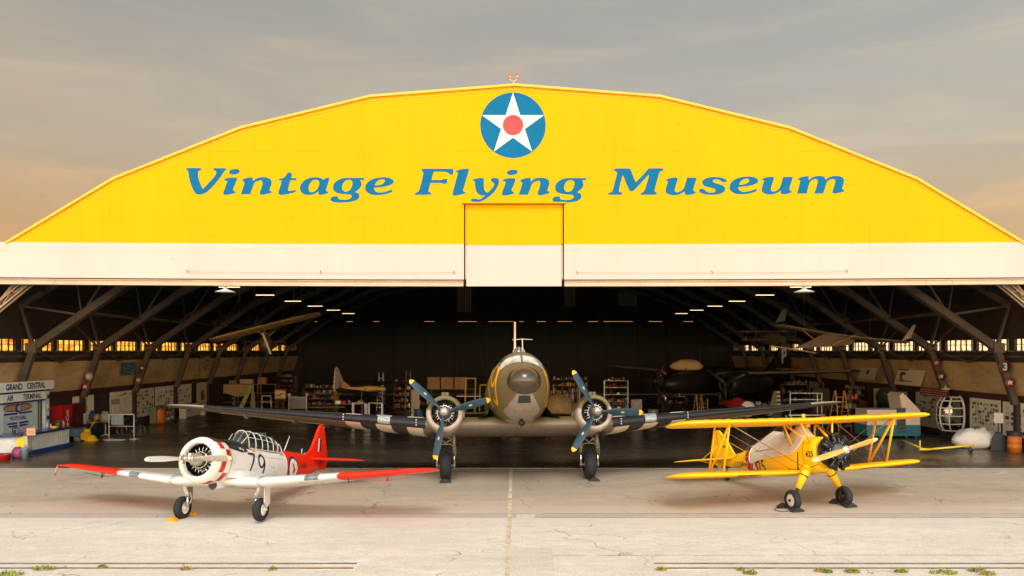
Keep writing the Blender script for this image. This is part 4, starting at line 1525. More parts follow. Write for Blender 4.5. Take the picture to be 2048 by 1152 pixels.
# ================================================================ OLIVE TWIN-ENGINED TRANSPORT
c47 = empty('transport_airplane', (.12, 28.50, 0), R(-86.4))
tag(c47, 'big olive drab twin engined propeller transport parked half inside the hangar doorway', 'airplane')
XF = pitch_xf(.57, R(11.5))


def military_paint(name, top, under, split, blend, front=None):
    """olive above / grey below with a hand-sprayed wavy edge (object space), rivet-line and wear noise"""
    m = mat(name, top, .48, var=.16, scale=1.3, dirt=.18, spec=.4)
    t = m.node_tree
    b = t.nodes['Principled BSDF']
    src = b.inputs['Base Color'].links[0].from_socket
    tcn = t.nodes.new('ShaderNodeTexCoord')
    sp_ = t.nodes.new('ShaderNodeSeparateXYZ')
    t.links.new(tcn.outputs['Object'], sp_.inputs[0])
    n = t.nodes.new('ShaderNodeTexNoise')
    n.inputs['Scale'].default_value = 2.2
    n.inputs['Detail'].default_value = 3
    t.links.new(tcn.outputs['Object'], n.inputs['Vector'])

    def math_(op, a, b_=None, c_=None):
        q = t.nodes.new('ShaderNodeMath')
        q.operation = op
        for i, v in enumerate((a, b_, c_)):
            if v is None:
                continue
            if isinstance(v, (int, float)):
                q.inputs[i].default_value = v
            else:
                t.links.new(v, q.inputs[i])
        return q.outputs[0]
    z = math_('ADD', sp_.outputs[2], math_('MULTIPLY', math_('SUBTRACT', n.outputs[0], .5), .22))
    val = split(sp_, z, math_)
    r_ = t.nodes.new('ShaderNodeMapRange')
    r_.inputs[1].default_value, r_.inputs[2].default_value = -blend, blend
    r_.inputs[3].default_value, r_.inputs[4].default_value = 1, 0
    t.links.new(val, r_.inputs[0])
    mx = t.nodes.new('ShaderNodeMix')
    mx.data_type = 'RGBA'
    t.links.new(r_.outputs[0], mx.inputs[0])
    t.links.new(src, mx.inputs[6])
    n2 = t.nodes.new('ShaderNodeTexNoise')
    n2.inputs['Scale'].default_value = 4
    n2.inputs['Detail'].default_value = 8
    t.links.new(tcn.outputs['Object'], n2.inputs['Vector'])
    c2 = t.nodes.new('ShaderNodeValToRGB')
    ramp(c2, [(.3, tuple(x * .78 for x in under)), (.6, under), (.75, tuple(x * 1.12 for x in under))])
    t.links.new(n2.outputs[0], c2.inputs[0])
    t.links.new(c2.outputs[0], mx.inputs[7])
    t.links.new(mx.outputs[2], b.inputs['Base Color'])
    return m


OLIVE, UGREY = (.150, .122, .052), (.33, .285, .245)


def sp_fus(s, z, M):
    # boundary height: low along the sides, climbing to the radome on the chin
    ay = M('ABSOLUTE', s.outputs[1])
    gate = M('MULTIPLY', M('MINIMUM', M('MAXIMUM', M('SUBTRACT', s.outputs[0], 1.5), 0), .5), 2.0)
    belly = M('ADD', 2.22, M('MULTIPLY', s.outputs[0], .2))
    chin = M('SUBTRACT', 3.62, M('MULTIPLY', M('MAXIMUM', M('SUBTRACT', ay, .24), 0), 1.75))
    lim = M('MAXIMUM', belly, M('ADD', M('MULTIPLY', chin, gate), M('MULTIPLY', M('SUBTRACT', 1, gate), 2.0)))
    return M('SUBTRACT', z, lim)


def sp_nac(s, z, M):
    return M('SUBTRACT', z, M('ADD', 2.62, M('MULTIPLY', s.outputs[0], .2)))


M_OLIVE = mat('olive_drab', OLIVE, .48, var=.16, scale=1.3, dirt=.18, spec=.4)
M_FUS = military_paint('fuselage_camouflage', OLIVE, UGREY, sp_fus, .03)
M_NAC = military_paint('nacelle_camouflage', OLIVE, (.46, .405, .35), sp_nac, .05)
M_UG = mat('neutral_grey_under', (.185, .155, .125), .5, var=.12, scale=1.5, dirt=.2)
add_panels(M_OLIVE, 1.6, .75)
add_panels(M_FUS, 1.4, .62, (R(90), 0, 0), .70, .007)
add_panels(M_UG, 1.6, .75)
M_BOOT = mat('deicer_boot', (.016, .019, .026), .42, var=.25, scale=3, spec=.4)
M_IWHITE = mat('stripe_white', (.80, .75, .64), .5, var=.06)
M_IBLACK = mat('stripe_black', (.022, .020, .020), .5, var=.2)
M_RAD = mat('radome_brown', (.050, .035, .018), .22, var=.15, scale=2, spec=.6, coat=.3)
M_LAND = glass('landing_light_glass', (.6, .75, .8), .3)
M_COCK = mat('cockpit_dark', (.02, .022, .025), .6)
M_BTEAL = mat('blade_teal', (.016, .050, .075), .42, var=.12, scale=3, spec=.4)
M_BTIP = mat('blade_tip_yellow', (.80, .44, .01), .45)
M_DECW = mat('blade_decal_white', (.62, .55, .50), .5)
M_DECR = mat('blade_decal_red', (.45, .20, .17), .5)

H = Hull([(3.98, .48, 3.12, 2.24, 2), (3.75, .58, 3.24, 2.04, 2.0), (3.45, .70, 3.36, 1.86, 2.05), (3.1, .81, 3.46, 1.72, 2.1), (2.93, .86, 3.56, 1.67, 2.1), (2.5, .97, 3.93, 1.58, 2.1),
          (2.2, 1.03, 4.06, 1.52, 2.05), (1.7, 1.10, 4.17, 1.47, 2), (.8, 1.20, 4.22, 1.42, 2), (-1, 1.26, 4.24, 1.42, 2), (-3, 1.25, 4.22, 1.44, 2), (-5.5, 1.16, 4.14, 1.62, 2),
          (-8, .92, 3.98, 1.95, 2), (-10.5, .60, 3.80, 2.42, 2), (-12.5, .32, 3.66, 2.84, 2), (-14.2, .10, 3.52, 3.2, 2)])
fxs = [3.98, 3.9, 3.8, 3.7, 3.58, 3.45, 3.3, 3.1, 2.93, 2.72, 2.5, 2.35, 2.2, 1.95, 1.7, 1.3, .8, 0, -1, -2, -3, -4, -5.5, -7, -8, -9.2, -10.5, -11.5, -12.5, -13.4, -14.2]
mb = MB(XF)
H.mesh(mb, fxs, 48)
fus = mb.build('fuselage', M_FUS, c47)
# radome
mb = MB(XF)
prof = [(.66 * sin(pi / 2 * k / 14), max(.004, cos(pi / 2 * k / 14))) for k in range(15)]
rings = [[(3.72 + h, .60 * r_ * cos(2 * pi * j / 36), 2.71 + .53 * r_ * sin(2 * pi * j / 36)) for j in range(36)] for h, r_ in [(-.35, .80), (-.2, .93)] + prof]
mb.loft(rings, 0, True, caps=(False, True))
mb.build('radome', M_RAD, c47)
# chin light window
mb = MB(XF)


def chin(x_, y_):
    # point on the nose skin seen from the front: x_ across, y_ height
    lo, hi = 2.2, 3.97
    for _ in range(40):
        md = (lo + hi) / 2
        hw, tp, bt, e = lerp_tab(H.tab, md)
        zc, h = (tp + bt) / 2, (tp - bt) / 2
        inside = (abs(x_) / hw) ** e + (abs(y_ - zc) / h) ** e < 1
        if inside:
            lo = md
        else:
            hi = md
    return (lo + .012, x_, y_)


g = [(-.24, 1.98), (-.20, 2.20), (.22, 2.20), (.24, 1.98)]
V, Fc = subdiv2d([(-.235, 1.985), (-.19, 2.19), (.19, 2.19), (.235, 1.985), (.12, 1.965), (-.12, 1.965)], [(0, 1, 2, 3, 4, 5)], .08)
put2d(mb, V, Fc, chin)
mb.build('nose_light_window', mat('nose_window_dark', (.025, .033, .036), .15), c47)
# windscreen panes on the hull (two), plus side cockpit windows
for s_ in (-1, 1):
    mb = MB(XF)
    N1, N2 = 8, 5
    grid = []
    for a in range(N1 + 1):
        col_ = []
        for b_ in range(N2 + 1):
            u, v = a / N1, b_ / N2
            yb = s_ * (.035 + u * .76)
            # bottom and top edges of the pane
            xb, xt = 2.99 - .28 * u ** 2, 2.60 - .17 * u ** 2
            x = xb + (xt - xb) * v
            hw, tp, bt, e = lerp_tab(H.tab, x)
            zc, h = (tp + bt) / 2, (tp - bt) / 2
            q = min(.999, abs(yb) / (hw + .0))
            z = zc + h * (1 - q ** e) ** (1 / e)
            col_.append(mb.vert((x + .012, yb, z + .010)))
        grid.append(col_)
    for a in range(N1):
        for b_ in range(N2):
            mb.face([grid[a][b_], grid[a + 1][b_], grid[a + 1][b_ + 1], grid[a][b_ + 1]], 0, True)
    w_ = mb.build('windscreen_pane', mat('windscreen_sky_sheen', (.40, .47, .50), .10, spec=1.0, coat=1.0, var=.55, scale=2.2), c47)  # pale sky reflection painted into the pane colour
    mb = MB(XF)
    V, Fc = subdiv2d([(2.12, 3.42), (2.60, 3.46), (2.50, 3.72), (2.15, 3.80)], [(0, 1, 2, 3)], .12)
    put2d(mb, V, Fc, lambda x, z: (x, s_ * (H.y(x, z) + .01), z))
    V, Fc = subdiv2d([(1.62, 3.42), (2.04, 3.42), (2.06, 3.80), (1.66, 3.82)], [(0, 1, 2, 3)], .12)
    put2d(mb, V, Fc, lambda x, z: (x, s_ * (H.y(x, z) + .01), z))
    mb.build('cockpit_side_window', M_COCK, c47)
    # cabin windows
    mb = MB(XF)
    for k in range(6):
        xc = -.2 - 1.05 * k
        V, Fc = subdiv2d([(xc - .2, 3.05), (xc + .2, 3.05), (xc + .2, 3.42), (xc - .2, 3.42)], [(0, 1, 2, 3)], .14)
        put2d(mb, V, Fc, lambda x, z: (x, s_ * (H.y(x, z) + .01), z))
    mb.build('cabin_window_row', M_COCK, c47)
# windscreen frame lines
mb = MB(XF)
hwv = []
for v in range(7):
    x = 3.0 - .42 * v / 6
    hwv.append((x + .014, 0, H.top(x) + .008))
mb.tube(hwv, .028, 6)
for s_ in (-1, 1):
    for (xe, k_) in ((2.99, .28), (2.60, .17)):
        pts = []
        for a in range(9):
            u = a / 8
            x = xe - k_ * u ** 2
            yb = .80 * u
            hw, tp, bt, e = lerp_tab(H.tab, x)
            zc, h = (tp + bt) / 2, (tp - bt) / 2
            q = min(.999, yb / hw)
            pts.append((x + .012, s_ * yb, zc + h * (1 - q ** e) ** (1 / e) + .008))
        mb.tube(pts, .018, 5)
mb.build('windscreen_frame', M_OLIVE, c47)
# number on the nose sides (outlined figures)
M_YNUM = mat('nose_number_yellow', (.72, .36, .015), .5, var=.15)
for s_ in (-1, 1):
    mb = MB(XF)
    strokes = [[(.28, 3.60), (.52, 3.78), (.55, 3.72), (.55, 1.92)],
               [(1.78, 3.10), (1.40, 2.80), (1.05, 3.10), (1.05, 3.45), (1.40, 3.78), (1.78, 3.45), (1.80, 2.6), (1.68, 2.12), (1.40, 1.96), (1.10, 2.2)]]
    if s_ > 0:
        strokes = [[(2.44 - x, z) for x, z in q] for q in strokes]
    for q in strokes:
        V, Fc = stroke2d(q, .18, 8)
        put2d(mb, V, Fc, lambda x, z: (x + .80, s_ * (H.y(x + .80, 2.78 + (z - 2.78) * .80) + .012), 2.78 + (z - 2.78) * .80))
    mb.build('nose_number', M_YNUM, c47)
# antennas and astrodome
mb = MB(XF)
mb.lathe([(0, .26), (.10, .25), (.20, .18), (.26, .08), (.275, .001)], (1.25, 0, 4.17), (0, 0, 1), 20)
mb.build('astrodome', glass('dome_plexi', (.8, .85, .85), .3), c47)
mb = MB(XF)
for k in range(6):
    a = 2 * pi * k / 6
    mb.tube([(1.25 + .262 * cos(a), .262 * sin(a), 4.17), (1.25 + .255 * cos(a), .255 * sin(a), 4.27), (1.25 + .18 * cos(a), .18 * sin(a), 4.375), (1.25, 0, 4.452)], .012, 5)
mb.tube([(1.9, .10, 4.1), (1.88, .10, 4.62)], [.028, .018], 6)
mb.tube([(1.88, -.28, 4.60), (1.88, .10, 4.63), (1.88, .48, 4.61)], .014, 5)
mb.build('antenna', mat('antenna_white', (.62, .57, .46), .5), c47)
mb = MB(XF)
mb.lathe([(0, .05), (-.10, .05), (-.14, .12), (-.22, .12), (-.30, .05)], (2.3, 0, 1.60), (0, 0, 1), 12, cap=True)
mb.tube([(2.3, 0, 1.3), (2.55, 0, 1.26)], .03, 6)
mb.build('belly_antenna', M_DARKM, c47)

# ---- wings
ICI = 2.0
WST = [(-.0, 1.30, 1.50, 4.4, .15, ICI), (3.55, 1.30, 1.50, 4.4, .15, ICI)]


def outer(y):
    """outer panel station at |y|"""
    t = (y - 3.55) / (14.5 - 3.55)
    xl = 1.30 - tan(R(15.2)) * (y - 3.55)
    c = 4.4 + (1.35 - 4.4) * t
    return (y, xl, 1.50 + 1.20 * t, c, .15 - .06 * t, ICI - 1.2 * t)


for s_ in (-1, 1):
    ys = [0, 1.2, 2.4, 3.55, 3.66, 4.27, 4.88, 5.49, 6.10, 6.71, 7.6, 8.6, 9.6, 10.6, 11.6, 12.6, 13.3]
    st = []
    for y in ys:
        st.append((y, 1.30, 1.50, 4.4, .15, ICI) if y <= 3.55 else outer(y))
    for t in (.35, .65, .85, .96, 1.0):                   # rounded tip
        y = 13.3 + 1.2 * t
        b_ = outer(y)
        k = sqrt(max(.001, 1 - t ** 2.2))
        st.append((y, b_[1] - b_[3] * (1 - k) * .42, b_[2] - .02 * t, b_[3] * max(.06, k), max(.02, b_[4] * (.4 + .6 * k)), b_[5]))
    st = [(y * s_, *r_) for y, *r_ in st]

    def wmf(k, xc, upper):
        y = abs(st[k][0])
        if 3.5 < y < 12.55 and xc < (.035 if not upper else .10):
            return 3
        if 3.60 <= y < 6.7:
            i = int((y - 3.655) / .61 + .01)
            return 1 if i % 2 == 0 else 2
        return 4 if not upper else (5 if y > 12.5 and xc < .10 else 0)
    mb = MB(XF)
    wing(mb, st, mf=wmf, n=16)
    mb.build('wing', [M_OLIVE, M_IWHITE, M_IBLACK, M_BOOT, M_UG, mat('wing_tip_sheen', (.30, .28, .23), .4)], c47)  # paler tip edge: a white reflection painted into the colour
    # landing light glass let into the leading edge
    mb = MB(XF)
    y0 = 5.15
    b_ = outer(y0)
    rings = []
    for y in (y0 - .24, y0 + .24):
        bb = outer(y)
        rings.append([(bb[1] - bb[3] * px + .012 * (px < .05), s_ * y, bb[2] + bb[3] * pz * 1.03) for px, pz in [(q, .055 * sqrt(q / .05) if q > 0 else 0) for q in (.06, .03, .012, .003, 0)] + [(q, -.038 * sqrt(q / .05)) for q in (.003, .012, .025)]])
    mb.loft(rings, 0, True, closed=False, caps=(False, False))
    mb.build('landing_light', mat('landing_light_lens', (.30, .36, .36), .08, spec=1, coat=1, var=.5, scale=12), c47)
    # leading-edge rivet dots
    mb = MB(XF)
    for y in (3.9, 6.75):
        bb = outer(y)
        for q in (.10, .02, -.06):
            mb.sphere((bb[1] + .02 - abs(q) * .25, s_ * y, bb[2] + q * 1.2), .025, 8, 5)
    mb.build('boot_fastener', M_WHITE, c47)
    # aileron hinge fairings and tab lines on the underside
    mb = MB(XF)
    for y in (9.2, 11.2):
        bb = outer(y)
        mb.tube([(bb[1] - bb[3] * .45, s_ * y, bb[2] - .09), (bb[1] - bb[3] * .66, s_ * y, bb[2] - .17), (bb[1] - bb[3] * .9, s_ * y, bb[2] - .09)], [.02, .06, .02], 6)
    b1, b2 = outer(7.9), outer(12.4)
    mb.bar((b1[1] - b1[3] * .72, s_ * 7.9, b1[2] - .13), (b2[1] - b2[3] * .72, s_ * 12.4, b2[2] - .06), .03, .02)
    mb.build('aileron_fairing', mat('pale_fairing', (.40, .36, .29), .5), c47)
# wing root fillet
for s_ in (-1, 1):
    mb = MB(XF)
    rings = []
    for k in range(9):
        a = pi / 2 * k / 8
        rings.append([(1.25 - 3.8 * q / 10, s_ * (1.18 + .40 * (1 - sin(a)) - .05 * q / 10), 1.72 + .30 * sin(pi * min(1, (q + 1.5) / 11)) * .4 + .48 * (1 - cos(a)) * (0.4 + .6 * min(1, q / 4))) for q in range(11)])
    mb.loft(rings, 0, True, closed=False, caps=(False, False))
    mb.build('wing_fillet', M_OLIVE, c47)
# ---- tail
mb = MB(XF)
wing(mb, [(0, -10.9, 3.35, 2.6, .10, 0), (.5, -10.95, 3.35, 2.5, .10, 0)] and [(s * y, xl, 3.35, c, .09, 0) for s in (1,) for y, xl, c in ((-4.1, -12.5, .4), (-3.9, -12.0, 1.0), (-3.2, -11.7, 1.5), (0, -10.9, 2.6), (3.2, -11.7, 1.5), (3.9, -12.0, 1.0), (4.1, -12.5, .4))])
mb.build('tailplane', M_OLIVE, c47)
mb = MB(XF)
fin = smooth_poly([(-10.2, 3.75), (-11.2, 4.15), (-12.2, 5.2), (-12.8, 5.85), (-13.4, 6.0), (-14.0, 5.8), (-14.55, 5.0), (-14.8, 4.2), (-14.8, 3.6), (-14.2, 3.2), (-12.6, 3.3)], 4)
mb.prism([(x, -.06, z) for x, z in fin], (0, .12, 0))
mb.build('fin', M_OLIVE, c47)
# ---- engines
NX, NZ = 1.96, 1.86
ANG = {-1: (137, 15, 259), 1: (118.5, -2, 237.5)}
for s_ in (-1, 1):
    y0 = 2.82 * s_
    mb = MB(XF)
    prof = [(-.02, .50), (.0, .515), (.05, .545), (.03, .62), (-.05, .675), (-.25, .705), (-.6, .715), (-.98, .70), (-1.02, .66)]
    mb.lathe([(h + NX - .32, r_) for h, r_ in prof] + [], (0, y0, NZ), (1, 0, 0), 40)
    mb.lathe([(NX - .34, .50), (NX - .7, .52), (NX - 1.0, .60)], (0, y0, NZ), (1, 0, 0), 40, 1)
    for k in range(14):                 # cowl flap edge plates
        a = 2 * pi * k / 14
        if sin(a) > -.95:
            mb.box((NX - 1.30, y0 + .722 * cos(a), NZ + .722 * sin(a)), (.18, .28, .015), Matrix.Rotation(a - pi / 2, 3, 'X'))
    mb.build('engine_cowling', [M_NAC, M_DARKM], c47)
    mb = MB(XF)
    N = Hull([(NX - 1.25, .64, NZ + .64, NZ - .64, 2), (NX - 1.9, .68, NZ + .60, NZ - .72, 2.1), (NX - 2.8, .62, NZ + .42, NZ - .72, 2.2), (NX - 3.8, .48, NZ + .1, NZ - .62, 2.2), (NX - 5.0, .25, NZ - .1, NZ - .5, 2), (NX - 5.8, .05, NZ - .22, NZ - .36, 2)])
    N.mesh(mb, [NX - 1.25, NX - 1.6, NX - 1.9, NX - 2.4, NX - 2.8, NX - 3.3, NX - 3.8, NX - 4.4, NX - 5, NX - 5.4, NX - 5.8], 32)
    mb.box((NX - 1.1, y0 * 0, NZ + .76), (.7, .26, .16))
    for k in range(len(mb.v) - 8, len(mb.v)):
        pass
    o = mb.build('nacelle', M_NAC, c47)
    o.location = (0, y0, 0)
    # scoop was built at y=0 with the nacelle; exhaust on the outside
    mb = MB(XF)
    mb.tube([(NX - 1.3, y0 + s_ * .45, NZ - .62), (NX - 1.75, y0 + s_ * .52, NZ - .78), (NX - 2.2, y0 + s_ * .52, NZ - .86)], [.09, .10, .10], 10)
    mb.build('exhaust_pipe', M_DARKM, c47)
    mb = MB(XF)
    mb.tube([(NX - .9, y0, NZ + .70), (NX - .75, y0, NZ + .80), (NX - .6, y0, NZ + .76)], .02, 6)
    mb.build('cowl_handle', M_DARKM, c47)
    radial_engine(XF, (NX - .62, y0, NZ), .25, .5, 9, .26, .17, c47, rodr=.010)
    mb = MB(XF)
    mb.tube([(NX - .30, y0 + .27 * cos(2 * pi * k / 30), NZ + .27 * sin(2 * pi * k / 30)) for k in range(31)], .014, 6, caps=False)
    for k in range(18):
        a = 2 * pi * k / 18
        mb.tube([(NX - .30, y0 + .27 * cos(a), NZ + .27 * sin(a)), (NX - .36, y0 + .38 * cos(a + .08), NZ + .38 * sin(a + .08))], .009, 5)
    mb.build('ignition_harness', M_CHROME, c47)
    mb = MB(XF)
    mb.lathe([(-.16, .10), (-.05, .13), (.05, .14), (.10, .135), (.14, .155), (.20, .16), (.27, .14), (.32, .09), (.34, .001)], (NX, y0, NZ), (1, 0, 0), 24)
    for k in range(10):
        a = 2 * pi * k / 10
        mb.sphere((NX + .12, y0 + .165 * cos(a), NZ + .165 * sin(a)), .022, 6, 4)
    pr = mb.build('propeller', mat('prop_hub_metal', (.50, .47, .42), .3, .6, var=.1), c47)
    for ang in ANG[s_]:
        blade(XF, (NX + .02, y0, NZ), R(ang), 1.76, [(.06, .11, .11, 62), (.14, .13, .10, 58), (.24, .19, .075, 50), (.38, .27, .055, 40), (.55, .31, .042, 31), (.72, .30, .03, 25), (.86, .26, .022, 21), (.94, .21, .018, 19), (.98, .15, .014, 18), (1.0, .05, .01, 18)],
              .885, [M_BTEAL, M_BTIP, M_DECW, M_DECR], 'blade', pr, decal=(.56, .035, .065))
    # undercarriage
    wheel_part(XF, (0, y0, 0), .57, .44, .26, c47, M_STEEL, cover=False)
    mb = MB(XF)
    for q in (-.33, .33):
        mb.tube([(0, y0 + q, 0), (.03, y0 + q, .48)], .045, 10, 1)
        mb.tube([(.03, y0 + q, .44), (.12, y0 + q, 1.35)], .068, 10)
        mb.tube([(.04, y0 + q, .62), (.05, y0 + q, .70)], .085, 10)
        mb.sphere((0, y0 + q, 0), (.09, .06, .09), 10, 6)
        mb.tube([(.05, y0 + q, .75), (-1.5, y0 + q * .9, 1.15)], .03, 8)
    mb.tube([(0, y0 - .36, 0), (0, y0 + .36, 0)], .05, 8)
    for pts in ([(.06, y0 - .33, .70), (.10, y0 - .18, .82), (.10, y0 + .18, .82), (.06, y0 + .33, .70)], [(.05, y0 - .33, .78), (.09, y0, 1.25), (.05, y0 + .33, .78)], [(.10, y0 - .33, 1.1), (.08, y0 + .1, .8)], [(.10, y0 + .33, 1.1), (.08, y0 - .1, .8)]):
        mb.tube(pts, .026, 6)
    mb.tube([(.16, y0 + .33, .12), (.14, y0 + .40, .5), (.16, y0 + .36, 1.2)], .012, 5)
    mb.build('landing_gear_leg', [mat('gear_grey_metal', (.20, .20, .165), .45, .3, var=.2), M_CHROME], c47)
# tail wheel
mb = MB(XF)
gz = -.57 * cos(R(11.5)) * 0
tw = (-11.4, 0, -.57 / cos(R(11.5)) + 11.4 * tan(R(11.5)) + .22)
wheel_part(XF, tw, .21, .16, .09, c47, M_STEEL, name='tail_wheel', tread=False)
mb.tube([tw, (-11.1, 0, 2.7)], .06, 8)
mb.bar((-11.45, -.12, tw[2]), (-11.2, -.12, tw[2] + .4), .03)
mb.bar((-11.45, .12, tw[2]), (-11.2, .12, tw[2] + .4), .03)
mb.build('tail_wheel_strut', M_STEEL, c47)
mw = Matrix.Rotation(R(-86.4), 4, 'Z')
for s_, lab in ((-1, 'black rubber chock in front of the transport left-hand wheel near the red wing tip'), (1, 'black rubber chock in front of the transport right-hand wheel')):
    p = Vector((.12, 28.5, 0)) + mw @ Vector((.52, 2.82 * s_ + (.10 if s_ > 0 else 0), 0))
    chock(lab, (p.x, p.y, .002), R(-86.4) + pi / 2, mat('black_chock', (.018, .024, .026), .7), .45, .2, .15, 'black wheel chocks')
# ================================================================ WHITE AND RED MONOPLANE TRAINER
t6 = empty('trainer_monoplane', (-8.76, 21.70, 0), R(-102.1))
tag(t6, 'white low wing trainer with red tail, red wing tips and number 79', 'airplane')
XF = pitch_xf(.34, R(12), R(1.3))
M_TW = mat('trainer_white', (.79, .80, .77), .28, var=.06, scale=1.5, dirt=.06, spec=.5, coat=.25)
add_panels(M_TW, .95, .48, (R(90), 0, 0), .80, .005, (.2, .1, 0))
M_TR = mat('trainer_red', (.78, .022, .004), .36, var=.06, scale=1.5, spec=.25, coat=.05)
M_CHK = mat('checker_red', (.52, .012, .02), .35, var=.08)
M_TNAVY = mat('trainer_antiglare', (.016, .018, .024), .5, var=.15)
M_CG = glass('canopy_glass', (.72, .86, .88), .10, .04)
M_CF = mat('canopy_frame', (.66, .66, .62), .35)

HT = Hull([(.80, .61, 1.98, .72, 2), (.1, .58, 1.97, .66, 2.05), (-.4, .55, 1.96, .62, 2.1), (-1.2, .52, 1.94, .60, 2.1), (-2.2, .49, 1.93, .64, 2.1), (-3.1, .45, 1.96, .72, 2.05),
           (-4.2, .33, 1.96, .95, 2), (-5.2, .19, 1.93, 1.22, 2), (-6.2, .05, 1.86, 1.5, 2)])
RB = -2.86      # start of the red


def fmf(x, a, b_):
    xm = x - .01
    if xm < RB:
        return 1
    if a[2] > 1.80 and b_[2] > 1.72 and x > -.45:
        return 2
    return 0


mb = MB(XF)
HT.mesh(mb, [.80, .62, .4, .1, -.15, -.4, -.8, -1.2, -1.7, -2.2, -2.6, RB, RB - .001, -3.2, -3.6, -4.2, -4.7, -5.2, -5.7, -6.2], 44, fmf)
mb.build('fuselage', [M_TW, M_TR, M_TNAVY], t6)
# anti-glare hood in front of the windscreen
mb = MB(XF)
for s_ in (-1, 1):
    V, Fc = subdiv2d([(.62, 1.74), (-.08, 1.66), (-.42, 1.72), (-.32, 1.97), (.62, 1.99)], [(0, 1, 2, 3, 4)], .1)
    put2d(mb, V, Fc, lambda x, z: (x, s_ * (HT.y(x, min(z, HT.top(x) - .004)) + .012), z + .006))
    V, Fc = subdiv2d([(.30, 1.755), (.42, 1.755), (.46, 1.80), (.30, 1.82)], [(0, 1, 2, 3)], .1)
    put2d(mb, V, Fc, lambda x, z: (x - .4, s_ * (HT.y(x - .4, z) + .018), z), 1)
    V, Fc = subdiv2d([(-.20, 1.76), (-.16, 1.70), (-.12, 1.76), (-.16, 1.82)], [(0, 1, 2, 3)], .1)
    put2d(mb, V, Fc, lambda x, z: (x, s_ * (HT.y(x, z) + .018), z), 1)
rings = []
for x, w, h in ((.62, .40, .0), (.3, .34, .05), (-.05, .32, .075), (-.25, .33, .06)):
    rings.append([(x, w * cos(pi * k / 12), HT.top(x) - .10 + (.10 + h) * sin(pi * k / 12) ** .8 + .006) for k in range(13)])
mb.loft(rings, 0, True, closed=False, caps=(False, False))
mb.build('antiglare_panel', [M_TNAVY, M_WHITE], t6)

# cowling with red checks on the rear half
CXN, CZ, CR = 1.36, 1.355, .672
mb = MB(XF)
# angular height of each facet (for the dark anti-glare top)
_ax = Vector((1, 0, 0))
_x = Vector((0, 0, 1))
_y = _ax.cross(_x)
chz = [(_x * cos(2 * pi * (j + .5) / 48) + _y * sin(2 * pi * (j + .5) / 48)).z for j in range(48)]
prof = [(CXN - .10, .46), (CXN, .465), (CXN + .06, .50), (CXN + .055, .555), (CXN, .615), (CXN - .10, .655), (CXN - .16, .665), (CXN - .38, CR), (CXN - .60, .667), (CXN - .66, .655), (CXN - .66, .60)]


def cmf2(k, j):
    z = chz[j]
    if z > .80 and k >= 5:
        return 2
    if k in (6, 7):
        return 1 if (j // 4 + k) % 2 == 0 else 0
    return 0


mb.lathe(prof, (0, 0, CZ), (1, 0, 0), 48, mf=cmf2)
mb.lathe([(CXN - .12, .462), (CXN - .5, .50)], (0, 0, CZ), (1, 0, 0), 36, 3)
mb.lathe([(CXN - .45, .60), (CXN - .451, .001)], (0, 0, CZ), (1, 0, 0), 36, 3)
mb.build('engine_cowling', [mat('cowl_white', (.82, .79, .70), .28, var=.05, scale=1.5, dirt=.06, coat=.25), M_CHK, M_TNAVY, M_DARKM], t6)
mb = MB(XF)       # joint ring behind the cowling, exhaust stub and oil-cooler scoop
mb.lathe([(.66, .64), (.78, .60), (.86, .45)], (0, 0, CZ), (1, 0, 0), 36)
mb.build('firewall_ring', M_DARKM, t6)
mb = MB(XF)
for s_ in (-1,):
    mb.tube([(.35, -.50, .95), (.0, -.66, .90), (-.5, -.68, .88)], [.06, .085, .08], 10)
mb.build('exhaust_pipe', M_DARKM, t6)
mb = MB(XF)
rings = []
for x, w, h in ((.72, .15, .10), (.62, .16, .11), (.3, .14, .09), (-.1, .05, .02)):
    rings.append([(x, .12 + w * cos(2 * pi * k / 16), .66 + h * sin(2 * pi * k / 16) * 1.1) for k in range(16)])
mb.loft(rings, 0, True, caps=(False, True))
mb.lathe([(.70, .001), (.70, .13)], (0, .12, .66), (1, 0, 0), 16, 1)
mb.build('oil_cooler_scoop', [M_TW, M_BLACK], t6)
radial_engine(XF, (.99, 0, CZ), .22, .46, 9, .24, .18, t6, rodr=.011)
mb = MB(XF)       # polished inner ring of push-rod covers
for k in range(18):
    a = 2 * pi * (k + .25) / 18
    mb.tube([(CXN - .12, .24 * cos(a), CZ + .24 * sin(a)), (CXN - .16, .44 * cos(a), CZ + .44 * sin(a))], .011, 6)
mb.tube([(CXN - .10, .23 * cos(2 * pi * k / 28), CZ + .23 * sin(2 * pi * k / 28)) for k in range(29)], .016, 6, caps=False)
mb.build('pushrod_tubes', M_CHROME, t6)
# propeller: two pale blades, level
PXN = 1.84
mb = MB(XF)
mb.lathe([(-.46, .20), (-.34, .17), (-.2, .12), (-.08, .075), (.0, .075), (.08, .07), (.13, .055), (.15, .001)], (PXN, 0, CZ), (1, 0, 0), 20)
mb.tube([(PXN - .02, -.22, CZ), (PXN - .02, .22, CZ)], .085, 14)
for s_ in (-1, 1):
    mb.lathe([(-.04, .10), (.04, .10)], (PXN - .02, s_ * .19, CZ), (0, 1, 0), 16, cap=True)
    mb.box((PXN + .03, s_ * .12, CZ + .10 * s_), (.10, .10, .10))
mb.tube([(PXN + .02, -.12, CZ + .12), (PXN + .02, -.19, CZ + .06), (PXN + .02, -.14, CZ - .02)], .03, 8)
pr = mb.build('propeller', mat('prop_hub_metal', (.50, .47, .42), .3, .6), t6)
M_PB = mat('grey_blade', (.42, .39, .34), .35, .3, var=.12, scale=2)
M_PT = mat('pale_yellow_tip', (.78, .62, .34), .5)
